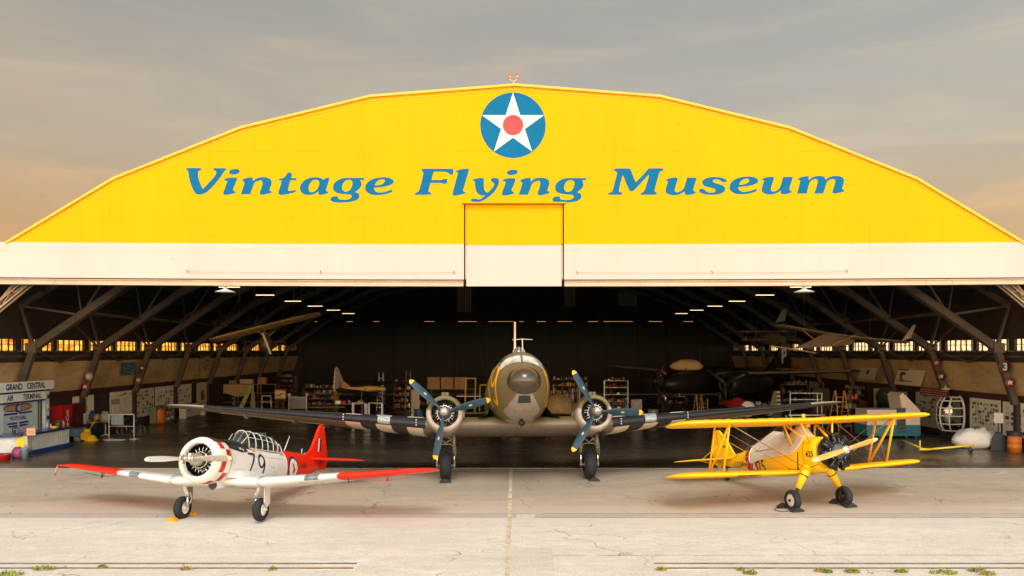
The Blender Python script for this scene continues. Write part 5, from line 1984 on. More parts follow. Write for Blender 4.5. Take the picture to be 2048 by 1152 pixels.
for a, mm in ((180, [mat('pale_blade', (.46, .45, .41), .35, .2, var=.08), mat('cream_tip', (.78, .70, .50), .5)]), (0, [M_PB, M_PT])):
    blade(XF, (PXN - .02, 0, CZ), R(a + 1), 1.37, [(.10, .12, .12, 60), (.2, .14, .08, 54), (.35, .18, .055, 45), (.52, .205, .04, 36), (.7, .20, .03, 30), (.86, .18, .022, 26), (.95, .14, .017, 24), (.985, .09, .013, 23), (1.0, .035, .01, 23)],
          .90, mm + [mat('decal_orange', (.62, .25, .05), .5), M_DECW], 'blade', pr, decal=(.56, .03, .075))

# canopy: framed greenhouse
HC = Hull([(-.22, .10, 1.98, 1.80, 2), (-.30, .22, 2.08, 1.78, 2), (-.62, .30, 2.37, 1.76, 2.1), (-.70, .31, 2.40, 1.76, 2.1), (-1.4, .32, 2.38, 1.76, 2.2), (-2.15, .31, 2.31, 1.76, 2.3), (-2.6, .28, 2.21, 1.78, 2.1), (-2.88, .22, 2.08, 1.82, 2), (-3.04, .11, 1.98, 1.86, 2)])
mb = MB(XF)
xs_ = [-.22, -.30, -.45, -.62, -.70, -1.1, -1.5, -1.9, -2.15, -2.6, -2.75, -2.88, -3.04]
rings = []
for x in xs_:
    hw, tp, bt, e = lerp_tab(HC.tab, x)
    rings.append([(x, hw * (abs(cos(a)) ** (2 / e)) * (1 if cos(a) >= 0 else -1), 1.84 + (tp - 1.84) * abs(sin(a)) ** (2 / e)) for a in [pi * k / 18 for k in range(19)]])
mb.loft(rings, 0, True, closed=False, caps=(False, False))
can = mb.build('canopy', M_CG, t6)
mb = MB(XF)


def arch(x, r_=.018, x2=None):
    hw, tp, bt, e = lerp_tab(HC.tab, x)
    P = []
    for k in range(19):
        a = pi * k / 18
        z = 1.84 + (tp - 1.84) * abs(sin(a)) ** (2 / e)
        P.append((x if x2 is None else x + (x2 - x) * (1 - sin(a)), (hw + .006) * (abs(cos(a)) ** (2 / e)) * (1 if cos(a) >= 0 else -1), z + .006))
    mb.tube(P, r_, 6)


for x in (-.66, -1.04, -1.42, -1.76, -2.10, -2.42, -2.70):
    arch(x, .014)
for zf, rr in ((.0, .013), (.60, .011), (.93, .011)):
    for s_ in (-1, 1):
        P = []
        for x in [-.66 - 2.08 * k / 12 for k in range(13)]:
            hw, tp, bt, e = lerp_tab(HC.tab, x)
            z = 1.84 + (tp - 1.84) * zf
            P.append((x, s_ * (hw * (1 - zf ** e) ** (1 / e) + .006), z + .004))
        mb.tube(P, rr, 6)
P = []
for s_ in (-1, 1):     # windscreen posts
    for y_ in (.10, .30):
        hw0 = .10 if y_ < .2 else .24
        mb.tube([(-.26, s_ * y_ * .8, 1.90), (-.66, s_ * y_ * 1.0, 2.41 - (.12 if y_ > .2 else .02))], .014, 6)
mb.tube([(-.24, -.22, 1.86), (-.22, 0, 1.99), (-.24, .22, 1.86)], .016, 6)
for s_ in (-1, 1):
    mb.tube([(-2.7, s_ * .30, 1.86), (-3.0, s_ * .1, 1.97)], .014, 6)
mb.build('canopy_frame', M_CF, can)
# cockpit inside: floor, seats, panel
mb = MB(XF)
mb.box((-1.7, 0, 1.80), (2.2, .62, .03))
for x in (-1.05, -2.05):
    mb.box((x - .25, 0, 2.02), (.09, .40, .46), mi=1)
    mb.box((x - .25, 0, 2.27), (.10, .22, .14), mi=1)
mb.box((-.55, 0, 1.97), (.06, .54, .28))
mb.box((-1.72, 0, 1.95), (.06, .54, .30))
mb.tube([(-1.68, -.30, 1.85), (-1.68, -.22, 2.40), (-1.68, .22, 2.40), (-1.68, .30, 1.85)], .025, 8)
mb.build('cockpit_interior', [mat('cockpit_green', (.04, .075, .06), .6), mat('seat_green', (.09, .13, .09), .7)], t6)

# wings
def t6st(y):
    if y <= 1.42:
        return (.55, .80 - .02, 2.35, .15, 2)
    t = (y - 1.42) / (6.4 - 1.42)
    return (.55 - 1.02 * t, .78 + .48 * t, 2.35 - 1.15 * t, .15 - .05 * t, 2 - 2 * t)


for s_ in (-1, 1):
    ys = [0, .7, 1.40, 1.46, 2.2, 3.0, 3.66, 3.67, 4.6, 5.4, 5.9]
    st = [(y, *t6st(y)) for y in ys]
    for t in (.3, .6, .8, .93, 1.0):
        y = 5.9 + .52 * t
        b_ = t6st(y)
        k = sqrt(max(.001, 1 - t ** 2.2))
        st.append((y, b_[0] - b_[2] * (1 - k) * .35, b_[1], b_[2] * max(.08, k), max(.03, b_[3] * (.4 + .6 * k)), b_[4]))
    st = [(y * s_, *r_) for y, *r_ in st]
    mb = MB(XF)
    wing(mb, st, mf=lambda k, xc, up: 1 if abs(st[k][0]) > 3.665 else 0, n=14)
    wg = mb.build('wing', [M_TW, M_TR], t6)
    mb = MB(XF)       # landing light
    b_ = t6st(2.95)
    rings = []
    for y in (2.75, 3.15):
        bb = t6st(y)
        rings.append([(bb[0] - bb[2] * px + .012, s_ * y, bb[1] + bb[2] * pz) for px, pz in [(q, .060 * sqrt(q / .05)) for q in (.05, .03, .012, .003, 0)] + [(q, -.040 * sqrt(q / .05)) for q in (.003, .012, .03)]])
    mb.loft(rings, 0, True, closed=False, caps=(False, False))
    mb.build('landing_light', mat('trainer_light_lens', (.16, .19, .22), .06, spec=1, coat=1, var=.6, scale=9), t6)
    mb = MB(XF)       # joint band
    for q in (-.03, .03):
        bb = t6st(1.42)
        pts = [(bb[0] - bb[2] * px + .006, s_ * (1.43 + q), bb[1] + bb[2] * pz * 1.03) for px, pz in foil(12, .15)[6:22]]
        mb.tube(pts, .010, 5, caps=True)
    mb.build('wing_joint_band', mat('joint_grey', (.38, .37, .35), .5), t6)
    mb = MB(XF)       # aileron horn and tie-down under the wing
    mb.tube([(-.7, s_ * 4.9, 1.03), (-.75, s_ * 4.9, .90), (-.82, s_ * 4.9, 1.0)], .015, 5)
    mb.tube([(-.75, s_ * 4.4, .93), (-.75, s_ * 4.9, .915), (-.75, s_ * 5.6, 1.02)], .008, 5)
    mb.build('aileron_linkage', M_RED if s_ > 0 else M_DARKM, t6)
    mb = MB(XF)
    mb.tube([(.2, s_ * 4.1, .98), (.2, s_ * 4.1, .82)], .015, 5)
    mb.build('tie_down_ring', M_DARKM, t6)
# centre-section fillet and wheel-well bulges ahead of the leading edge
for s_ in (-1, 1):
    mb = MB(XF)
    rings = []
    for x, w, h in ((.62, .02, .02), (.5, .16, .10), (.2, .26, .17), (-.3, .30, .18), (-1.2, .26, .14), (-2.0, .10, .05)):
        rings.append([(x, s_ * (.50 + w * (1 - cos(a) * .0) * (1 - sin(a)) * 1.2), .86 + h * 1.6 * sin(a) + .03) for a in [pi / 2 * k / 6 for k in range(7)]])
    mb.loft(rings, 0, True, closed=False, caps=(False, False))
    mb.build('wing_fillet', M_TW, t6)
# tail
mb = MB(XF)
fin = smooth_poly([(-4.75, 1.90), (-5.25, 2.15), (-5.72, 2.92), (-5.86, 3.10), (-6.0, 3.16), (-6.14, 3.08), (-6.42, 2.4), (-6.58, 1.9), (-6.5, 1.55), (-6.2, 1.45), (-5.2, 1.6)], 4, 70)
rings_y = [(-.045, .0), (.045, 0)]
mb.prism([(x, -.05, z) for x, z in fin], (0, .10, 0))
mb.build('fin', M_TR, t6)
mb = MB(XF)
wing(mb, [(y, xl, 1.80, c, th, 0) for y, xl, c, th in ((-1.9, -5.75, .18, .05), (-1.82, -5.56, .55, .08), (-1.5, -5.42, .88, .09), (0, -5.10, 1.3, .10), (1.5, -5.42, .88, .09), (1.82, -5.56, .55, .08), (1.9, -5.75, .18, .05))], n=10)
mb.build('tailplane', M_TR, t6)
mb = MB(XF)         # fin flash and tail rudder line
for s_ in (-1, 1):
    for k, (x0, x1) in enumerate(((-5.74, -5.62), (-5.86, -5.74), (-5.98, -5.86))):
        mb.poly([(x0, s_ * .053, 2.12), (x1, s_ * .053, 2.12), (x1, s_ * .053, 2.62), (x0, s_ * .053, 2.62)], k)
mb.build('fin_flash', [M_RED, M_WHITE, mat('flash_navy', (.012, .014, .06), .4)], t6)
# markings on both sides
M_NUM = mat('black_numerals', (.012, .012, .014), .45)
for s_ in (-1, 1):
    mb = MB(XF)
    sg = -1 if s_ > 0 else 1      # reading direction along +x
    x0 = -.80

    st7 = [(-.42, .30), (-.36, .33), (-.05, .33), (-.06, .30), (-.22, -.05), (-.34, -.38)]
    st9 = [(.42, .12), (.33, -.03), (.21, -.02), (.14, .12), (.18, .27), (.29, .33), (.40, .26), (.44, .10), (.41, -.15), (.33, -.33), (.22, -.38), (.13, -.30)]
    for q in (st7[1:3], st7[2:], st9):
        V, Fc = stroke2d(q, .068, 6)
        V, Fc = subdiv2d(V, Fc, .09)
        put2d(mb, V, Fc, lambda u, v: (x0 + sg * u * 1.18, s_ * (HT.y(x0 + sg * u * 1.18, 1.33 + v) + .008), 1.33 + v))
    mb.build('number_79', M_NUM, t6)
    # roundel on the red
    mb = MB(XF)
    rc = (-3.32, 1.36)
    for k, rr in enumerate((.41, .33)):
        V, Fc = subdiv2d([(rr * cos(2 * pi * j / 32), rr * sin(2 * pi * j / 32)) for j in range(32)], [tuple(range(32))], .1)
        put2d(mb, V, Fc, lambda u, v: (rc[0] + u, s_ * (HT.y(rc[0] + u, rc[1] + v) + .008 + .004 * k), rc[1] + v), k)
    kx = [(-.10, -.16), (-.02, -.20), (.06, -.12), (.03, 0), (.10, .10), (.12, .2), (.02, .16), (-.06, .04), (-.14, -.04)]
    V, Fc = poly2d([smooth_poly([(x * .95, z * .95) for x, z in kx], 3)])
    V, Fc = subdiv2d(V, Fc, .1)
    put2d(mb, V, Fc, lambda u, v: (rc[0] - sg * u, s_ * (HT.y(rc[0] + u, rc[1] + v) + .017), rc[1] + v), 2)
    mb.build('roundel', [mat('roundel_navy', (.012, .016, .075), .4), M_WHITE, M_CHK], t6)
    # small registration
    mb = MB(XF)
    V, Fc = text_geo('N2939', .17, .72)
    V, Fc = subdiv2d(V, Fc, .1)
    put2d(mb, V, Fc, lambda u, v: (-4.25 + sg * u, s_ * (HT.y(-4.25 + sg * u, 1.42 + v) + .008), 1.42 + v))
    mb.build('registration', mat('dark_red_letters', (.16, .02, .015), .5), t6)
    # orange tape tabs under the sill
    mb = MB(XF)
    for xx in (-.86, -2.62):
        V, Fc = subdiv2d([(xx - .10, 1.74), (xx + .10, 1.76), (xx + .10, 1.84), (xx - .10, 1.82)], [(0, 1, 2, 3)], .06)
        put2d(mb, V, Fc, lambda x, z: (x, s_ * (HT.y(x, z) + .008), z))
    mb.build('handhold_tab', mat('orange_tab', (.72, .30, .03), .5), t6)
    mb = MB(XF)      # panel lines, vents and rivet rows
    for q in ([(.4, 1.15), (-.2, 1.15)], [(-.1, .98), (-.45, .96)], [(-2.6, 1.62), (-.5, 1.60)]):
        V, Fc = stroke2d(q, .008, 10)
        put2d(mb, V, Fc, lambda x, z: (x, s_ * (HT.y(x, z) + .005), z))
    V, Fc = stroke2d([(-.55, .86), (-.8, .84)], .035, 6)
    put2d(mb, V, Fc, lambda x, z: (x, s_ * (HT.y(x, z) + .03), z))
    for xx, zz in ((.42, .98), (.45, .80), (-1.85, 1.32)):
        V, Fc = stroke2d([(xx, zz), (xx - .07, zz - .01)], .03, 2)
        put2d(mb, V, Fc, lambda x, z: (x, s_ * (HT.y(x, z) + .006), z))
    mb.build('panel_lines', mat('panel_line_grey', (.16, .15, .15), .6), t6)
mb = MB(XF)
mb.tube([(-3.35, 0, 1.95), (-3.65, 0, 2.50)], [.018, .010], 6)
mb.tube([(-4.6, 0, 1.93), (-4.62, 0, 2.14)], .012, 6)
mb.tube([(-4.75, 0, 1.93), (-4.9, 0, 2.0)], .012, 6)
mb.build('antenna', M_WHITE, t6)
# undercarriage
for s_ in (-1, 1):
    y0 = 1.30 * s_
    wheel_part(XF, (0, y0, 0), .34, .24, .19, t6, mat('wheel_cover_white', (.76, .75, .69), .45), cover=s_ > 0)
    mb = MB(XF)
    yi = y0 - s_ * .0
    yo = y0 - s_ * .16 if s_ > 0 else y0 + .17
    mb.tube([(.02, yo, .0), (.05, yo, .38)], .04, 10, 1)
    mb.tube([(.05, yo, .34), (.12, y0, .80)], .06, 10)
    mb.tube([(.0, y0 - .2, 0), (0, y0 + .2, 0)], .035, 8)
    mb.tube([(-.06, yo, .1), (-.16, yo, .28), (-.04, yo, .46)], .022, 6)
    mb.tube([(.12, yo, .30), (.16, yo + .05, .45), (.10, yo, .6)], .010, 5, 1)
    if s_ > 0:
        mb.prism([(.18, y0 + .15, .75), (-.14, y0 + .15, .75), (-.16, y0 + .17, .18), (-.02, y0 + .17, .06), (.16, y0 + .17, .20)], (0, .02, 0), 0)
    else:
        mb.prism([(-.30, y0 + .02, .80), (-.05, y0 + .02, .80), (-.12, y0 + .06, .30), (-.36, y0 + .06, .18)], (0, .02, 0), 2)
    mb.build('landing_gear_leg', [mat('gear_leg_pale', (.55, .54, .50), .4), M_CHROME, mat('gear_door_grey', (.22, .23, .23), .5)], t6)
tw = (-5.95, 0, -.34 / cos(R(12)) + 5.95 * tan(R(12)) + .17)
wheel_part(XF, tw, .16, .11, .08, t6, M_STEEL, name='tail_wheel', tread=False)
mb = MB(XF)
mb.tube([tw, (-5.7, 0, 1.5)], .035, 8)
mb.build('tail_wheel_fork', M_STEEL, t6)
# pitot head with its red cover on the starboard tip
mb = MB(XF)
mb.tube([(-1.0, -6.25, 1.25), (-.86, -6.45, 1.25), (-.72, -6.66, 1.245)], [.02, .03, .026], 8)
mb.tube([(-.74, -6.64, 1.24), (-.70, -6.66, 1.12), (-.71, -6.66, .98)], .020, 6, 1)
mb.tube([(-.71, -6.66, .98), (-.70, -6.67, .92)], .028, 6)
mb.build('pitot_cover', [mat('pitot_red', (.50, .02, .03), .5), mat('faded_pink_ribbon', (.62, .26, .24), .7)], t6)
mw = Matrix.Rotation(R(-102.1), 4, 'Z')
M_OCH = mat('orange_chock', (.75, .33, .015), .5, var=.1)
for x, lab in ((.44, 'orange chock in front of the white trainer right wheel'), (-.44, 'orange chock behind the white trainer right wheel')):
    p = Vector((-8.76, 21.7, 0)) + mw @ Vector((x - .02, -1.30 - .04, 0))
    chock(lab, (p.x, p.y, .002), R(-102.1) + pi / 2, M_OCH, .36, .16, .11, 'orange wheel chocks')
# ================================================================ YELLOW BIPLANE
SB = 1.03
bp_ = empty('biplane', (9.74, 23.34, 0), R(-71.4))
tag(bp_, 'yellow open cockpit biplane with red band, number 425 and canvas cover', 'airplane')
XF = Matrix.Scale(SB, 4) @ pitch_xf(.31, R(12))
M_BY = mat('biplane_yellow', (.95, .56, .004), .36, var=.05, scale=1.5, dirt=.05, spec=.3, coat=.1)
M_BYF = mat('biplane_fabric', (.93, .53, .005), .5, var=.07, scale=3, bump=.10, bscale=7, spec=.3)
M_BRED = mat('biplane_red', (.52, .014, .012), .4, var=.08)
M_CANV = mat('canvas_cover', (.62, .57, .47), .8, var=.12, scale=2.5, bump=.5, bscale=5)
M_BWH = mat('piping_white', (.75, .72, .64), .6)

HS = Hull([(.72, .46, 1.80, .84, 2.6), (.45, .47, 1.86, .78, 2.6), (.1, .46, 1.90, .74, 2.7), (-.6, .45, 1.86, .72, 2.8), (-1.6, .42, 1.84, .74, 2.6), (-2.2, .38, 1.84, .80, 2.4), (-3.2, .27, 1.74, .98, 2.2), (-4.3, .14, 1.62, 1.20, 2), (-5.05, .04, 1.54, 1.36, 2)])
mb = MB(XF)


def smf(x, a, b_):
    return 1 if -3.10 < x - .01 < -2.76 else 0


HS.mesh(mb, [.72, .45, .1, -.25, -.6, -1.1, -1.6, -1.9, -2.2, -2.5, -2.761, -2.93, -3.10, -3.3, -3.75, -4.3, -4.7, -5.05], 40, smf)
mb.build('fuselage', [M_BY, M_BRED], bp_)
mb = MB(XF)        # firewall band, panel seams
for x in (.12, .72):
    for s_ in (-1, 1):
        V, Fc = stroke2d([(x, HS.top(x) - .1), (x, 1.3), (x - .02, .84)], .012, 10)
        put2d(mb, V, Fc, lambda u, v: (u, s_ * (HS.y(u, v) + .004), v))
for s_ in (-1, 1):
    V, Fc = stroke2d([(-.10, 1.45), (-.16, 1.2), (-.30, .82)], .05, 8)
    put2d(mb, V, Fc, lambda u, v: (u, s_ * (HS.y(u, v) + .006), v))
    V, Fc = stroke2d([(-.2, .92), (-.75, .94)], .03, 8)
    put2d(mb, V, Fc, lambda u, v: (u, s_ * (HS.y(u, v) + .006), v))
    V, Fc = stroke2d([(.68, 1.02), (.15, .92)], .014, 8)
    put2d(mb, V, Fc, lambda u, v: (u, s_ * (HS.y(u, v) + .006), v))
mb.build('panel_seams', mat('seam_dark', (.06, .03, .01), .6), bp_)
# canvas cover with two humps over the cockpits and windscreens
cx = [.02, -.08, -.22, -.45, -.75, -1.05, -1.35, -1.7, -2.0, -2.35, -2.6, -2.78]
ct = [1.92, 2.08, 2.32, 2.33, 2.10, 1.98, 2.20, 2.26, 2.16, 2.02, 1.95, 1.86]
cb = [1.75, 1.62, 1.52, 1.42, 1.40, 1.39, 1.38, 1.38, 1.37, 1.33, 1.26, 1.30]
rings = []
edge = []
for x, t_, b_ in zip(cx, ct, cb):
    row = []
    for k in range(21):
        u = -1 + 2 * k / 20
        au = abs(u)
        sg = 1 if u >= 0 else -1
        if au > .45:                       # lies on the hull side
            f = (au - .45) / .55
            z = HS.top(x) - .06 - (HS.top(x) - .06 - b_) * f
            y = HS.y(x, z) + .018
        else:                              # bridges over the opening, sagging between supports
            f = au / .45
            zt = HS.top(x) - .06
            y = (HS.y(x, zt) + .018) * (f ** .9)
            z = zt + (t_ - zt) * (1 - f ** 2.2)
        row.append((x, sg * y, z + random.uniform(-.006, .006)))
    rings.append(row)
mb = MB(XF)
mb.loft(rings, 0, True, closed=False, caps=(False, False))
cov = mb.build('cockpit_cover', M_CANV, bp_)
mb = MB(XF)
for q in (0, 20):
    mb.tube([(r_[q][0], r_[q][1] * 1.01, r_[q][2]) for r_ in rings], .018, 6)
for r_ in (rings[0], rings[-1]):
    mb.tube([(p[0], p[1] * 1.01, p[2] + .004) for p in r_], .018, 6)
mb.build('cover_piping', M_BWH, cov)
# markings
for s_ in (-1, 1):
    sg = 1 if s_ < 0 else -1
    for txt, x, z, h, sx, nm, m in (('425', .42, 1.36, .18, .95, 'cowl_number', M_NUM), ('25', -2.12, 1.14, .42, .80, 'side_number', M_NUM), ('U.S.NAVY', -3.42, 1.27, .20, .82, 'side_letters', M_NUM), ('5480', -4.62, 1.95, .08, .9, 'fin_number', M_NUM)):
        mb = MB(XF)
        V, Fc = text_geo(txt, h, sx, bold=.012)
        V = [(u, v) for u, v in V]
        V, Fc = subdiv2d(V, Fc, .1)
        if nm == 'fin_number':
            put2d(mb, V, Fc, lambda u, v: (x + sg * u, s_ * .045, z + v))
        else:
            def col_(u, v):
                xx, zz = x + sg * u, z + v - h / 2
                return (xx, s_ * (HS.y(xx, zz) + .008), zz)
            idx = [mb.vert(col_(u, v)) for u, v in V]
            for f in Fc:
                xm = sum(x + sg * V[k][0] for k in f) / 3
                mb.face([idx[k] for k in f], 1 if -3.11 < xm < -2.75 else 0)
        mb.build(nm, [m, M_BWH], bp_)
    mb = MB(XF)      # the white figure showing on the red band under the cover edge
    V, Fc = text_geo('4', .40, .8, bold=.02)
    V, Fc = subdiv2d(V, Fc, .1)
    put2d(mb, V, Fc, lambda u, v: (-2.56 + sg * u, s_ * (HS.y(-2.56 + sg * u, .93 + v) + .010), .93 + v))
    V, Fc = subdiv2d([(-2.755, .92), (-2.36, .92), (-2.34, 1.28), (-2.72, 1.34)], [(0, 1, 2, 3)], .1)
    put2d(mb, V, Fc, lambda x, z: (x, s_ * (HS.y(x, z) + .005), z), 1)
    mb.build('band_figure', [M_BWH, M_BRED], bp_)
# engine
radial_engine(XF, (1.02, 0, 1.36), .25, .56, 7, .32, .33, bp_, rods=True, mats=[mat('black_cylinder', (.016, .015, .015), .35, .5, var=.3, scale=14), M_CRANK, mat('blue_steel_tube', (.30, .33, .36), .25, .9)], rodr=.016, off=.0)
mb = MB(XF)
mb.lathe([(.70, .44), (.80, .38), (.86, .28), (.95, .22)], (0, 0, 1.36), (1, 0, 0), 28)
for k in range(7):      # intake pipes and exhaust collector
    a = 2 * pi * k / 7 + pi / 2
    mb.tube([(1.08, .26 * cos(a + .3), 1.36 + .26 * sin(a + .3)), (1.12, .40 * cos(a + .32), 1.36 + .40 * sin(a + .32)), (1.02, .52 * cos(a + .18), 1.36 + .52 * sin(a + .18))], .024, 6)
mb.build('engine_mount', M_DARKM, bp_)
mb = MB(XF)
mb.tube([(1.13, .30 * cos(2 * pi * k / 28), 1.36 + .30 * sin(2 * pi * k / 28)) for k in range(29)], .018, 6, caps=False)
mb.build('exhaust_ring', [mat('blue_steel_tube', (.30, .33, .36)), M_DARKM], bp_)
# wooden propeller
PH = (1.44, 0, 1.385)
mb = MB(XF)
mb.lathe([(-.06, .12), (.05, .12), (.06, .10), (.10, .06), (.11, .001)], PH, (1, 0, 0), 24)
for k in range(8):
    a = 2 * pi * k / 8
    mb.sphere((PH[0] + .07, .085 * cos(a), PH[2] + .085 * sin(a)), .018, 6, 4)
pr = mb.build('propeller', M_CHROME, bp_)
M_PW = mat('varnished_wood', (.70, .38, .08), .25, var=.22, scale=3, stretch=(6, 1, 6), coat=.5)
M_PTIP = mat('prop_cream_tip', (.66, .52, .30), .35)
for a in (12, 192):
    blade(XF, PH, R(a), 1.30, [(.0, .14, .12, 44), (.10, .15, .11, 42), (.25, .17, .075, 38), (.45, .185, .05, 33), (.65, .18, .035, 28), (.82, .155, .024, 25), (.93, .12, .018, 23), (.98, .075, .014, 22), (1, .03, .01, 22)], .80, [M_PW, M_PTIP, M_DARKM, M_DARKM], 'blade', pr)

# wings
def bwing(name, xle, z0, span, dih, c, red_in, red_out, top_only):
    ys = [0, .5, 1.0, red_in, red_in + .001, red_out, red_out + .001, 2.8, 3.3, 3.8, 4.2]
    ys = sorted(set(ys))
    h = span / 2
    tip = h - 4.2
    base = [(y, xle, z0 + dih * y, c, .12, 1) for y in ys]
    for t in (.2, .4, .6, .78, .9, .97, 1.0):
        k = sqrt(max(.0, 1 - t ** 2.0))
        base.append((4.2 + tip * t, xle - c * (1 - k) * .50, z0 + dih * (4.2 + tip * t), c * max(.05, k), .12 * (.25 + .75 * k) / max(.25, k) * (.4 + .6 * k), 1))
    st = [(-y, *r_) for y, *r_ in base[::-1]] + [(y, *r_) for y, *r_ in base[1:]]
    mb = MB(XF)

    def f(k, xc, up):
        ym = (abs(st[k][0]) + abs(st[min(k + 1, len(st) - 1)][0])) / 2
        if red_in < ym < red_out + .0005 and up == top_only and xc > (.10 if up else .02):
            return 1
        return 0
    wing(mb, st, mf=f, n=12)
    o = mb.build(name, [M_BYF, M_BRED], bp_)
    mb = MB(XF)       # rib tapes
    for s_ in (-1, 1):
        y = .45
        while y < 4.15:
            P = [(xle - c * px, s_ * y, z0 + dih * y + c * pz * 1.02 - .002) for px, pz in foil(8, .125)[4:13]]
            y += .38
            mb.tube(P, .006, 4, caps=False)
    mb.build('rib_tape', M_BYF, o)
    return st


UX, UZ, LX, LZ = .58, 2.38, -.06, .80
bwing('upper_wing', UX, UZ, 9.8, .012, 1.50, 2.2, 2.95, True)
bwing('lower_wing', LX, LZ, 9.5, .030, 1.48, 1.9, 2.75, False)
M_STR = mat('strut_yellow', (.93, .53, .005), .4, coat=.2)
for s_ in (-1, 1):
    yu, yl = 3.15 * s_, 3.15 * s_
    zu, zl = UZ + .04 - .03, LZ + .095 + .05
    f_u, r_u, f_l, r_l = (UX - .22, yu, zu), (UX - 1.0, yu, zu), (LX - .22, yl, zl), (LX - 1.0, yl, zl)
    for a, b_ in ((f_u, f_l), (r_u, r_l), (f_u, r_l)):
        mb = MB(XF)
        mb.tube([a, b_], .048, 8, flat=.45, fdir=(1, 0, 0))
        mb.build('interplane_strut', M_STR, bp_)
    for a, b_ in (((UX - .2, .62 * s_, UZ), (.46, .42 * s_, 1.72)), ((UX - 1.0, .62 * s_, UZ), (-.35, .44 * s_, 1.70)), ((UX - .98, .60 * s_, UZ), (.40, .44 * s_, 1.72))):
        mb = MB(XF)
        mb.tube([a, b_], .042, 8, flat=.5, fdir=(1, 0, 0))
        mb.build('cabane_strut', M_STR, bp_)
    mb = MB(XF)
    W = [((.30, .42 * s_, .85), (UX - .25, yu, zu)), ((-.4, .42 * s_, .85), (UX - .95, yu, zu)), ((UX - .2, .62 * s_, UZ), (LX - .25, yl, zl)), ((UX - .95, .62 * s_, UZ), (LX - .95, yl, zl)),
         ((.25, .42 * s_, .87), (UX - .30, yu, zu)), (f_l, r_u)]
    for a, b_ in W:
        mb.tube([a, b_], .008, 5)
    m1 = Vector(W[0][0]).lerp(Vector(W[0][1]), .47)
    mb.tube([m1 + Vector((.05, 0, 0)), m1 - Vector((.85, 0, .02))], .014, 6)
    mb.build('bracing_wires', mat('wire_bronze', (.30, .20, .09), .4, .5), bp_)
mb = MB(XF)        # fuel sight bulb under the upper wing, filler cap above it, hanging gauge rods
mb.lathe([(-.08, .001), (-.06, .05), (0, .06), (.05, .04)], (UX - .6, .0, UZ - .10), (0, 0, 1), 12)
mb.build('fuel_gauge', M_STR, bp_)
mb = MB(XF)
mb.tube([(UX - .5, -.2, UZ + .10), (UX - .5, -.2, UZ + .24)], .05, 10)
mb.build('filler_cap', M_STR, bp_)
for xx, yy, ll in ((-.45, .2, .30), (-.35, -.1, .26)):
    mb = MB(XF)
    mb.tube([(UX + xx, yy, UZ - .02), (UX + xx - .05, yy, UZ - ll)], .010, 5)
    mb.build('gauge_rod', M_STEEL, bp_)
mb = MB(XF)        # access step / wires under belly, mirror by the cockpit
mb.tube([(-.52, -.50, 1.95), (-.50, -.62, 2.3)], .012, 5)
mb.sphere((-.53, -.50, 1.93), .03, 8, 5)
mb.tube([(.25, -.25, .78), (.28, -.25, .5), (.26, -.25, .42)], .008, 5)
mb.tube([(.15, -.25, .78), (.14, -.25, .52)], .008, 5)
mb.build('small_fittings', M_STEEL, bp_)
# tail
mb = MB(XF)
fin = smooth_poly([(-4.05, 1.64), (-4.35, 2.05), (-4.66, 2.42), (-4.85, 2.60), (-5.02, 2.64), (-5.2, 2.55), (-5.36, 2.2), (-5.44, 1.8), (-5.38, 1.42), (-5.15, 1.22), (-4.9, 1.40)], 4, 75)
mb.prism([(x, -.035, z) for x, z in fin], (0, .07, 0))
mb.build('fin', M_BYF, bp_)
mb = MB(XF)
wing(mb, [(y, xl, 1.52, c, th, 0) for y, xl, c, th in ((-2.12, -4.75, .12, .06), (-2.0, -4.40, .62, .06), (-1.6, -4.18, .95, .06), (0, -4.0, 1.30, .06), (1.6, -4.18, .95, .06), (2.0, -4.40, .62, .06), (2.12, -4.75, .12, .06))], n=8)
for s_ in (-1, 1):
    mb.tube([(-4.5, s_ * 1.2, 1.52), (-4.55, s_ * .05, 2.2)], .008, 5)
    mb.tube([(-4.5, s_ * 1.2, 1.50), (-4.55, s_ * .08, 1.25)], .014, 5)
mb.build('tailplane', M_BYF, bp_)
# undercarriage
for s_ in (-1, 1):
    y0 = .98 * s_
    wheel_part(XF, (0, y0, 0), .315, .22, .20, bp_, mat('biplane_hub_cream', (.60, .56, .47), .5) if s_ < 0 else M_DARKM, cover=s_ < 0)
    mb = MB(XF)
    mb.tube([(.02, y0 - s_ * .14, .20), (.06, y0 - s_ * .22, .38)], .05, 10, 1)
    mb.tube([(.06, y0 - s_ * .20, .33), (.10, s_ * .52, .74), (.14, s_ * .36, .98)], [.085, .135, .16], 14)
    mb.tube([(.10, s_ * .545, .70), (.105, s_ * .53, .725)], .142, 14, 1)
    mb.tube([(0, y0 - .14, 0), (0, y0 + .14, 0)], .04, 8, 1)
    mb.bar((.02, y0 - s_ * .16, 0), (.02, y0 - s_ * .15, .26), .05, .08, 1)
    mb.build('landing_gear_leg', [M_BY, M_DARKM], bp_)
tw = (-4.72, 0, -.31 / cos(R(12)) + 4.72 * tan(R(12)) + .19)
wheel_part(XF, tw, .15, .10, .075, bp_, M_STEEL, name='tail_wheel', tread=False, cover=False)
mb = MB(XF)
mb.tube([tw, (-4.6, 0, 1.35)], .03, 8)
mb.bar((-4.72, -.08, tw[2]), (-4.66, 0, tw[2] + .2), .025)
mb.bar((-4.72, .08, tw[2]), (-4.66, 0, tw[2] + .2), .025)
mb.build('tail_wheel_fork', M_DARKM, bp_)
mw = Matrix.Rotation(R(-71.4), 4, 'Z')
MBC = mat('black_chock', (.018, .024, .026))
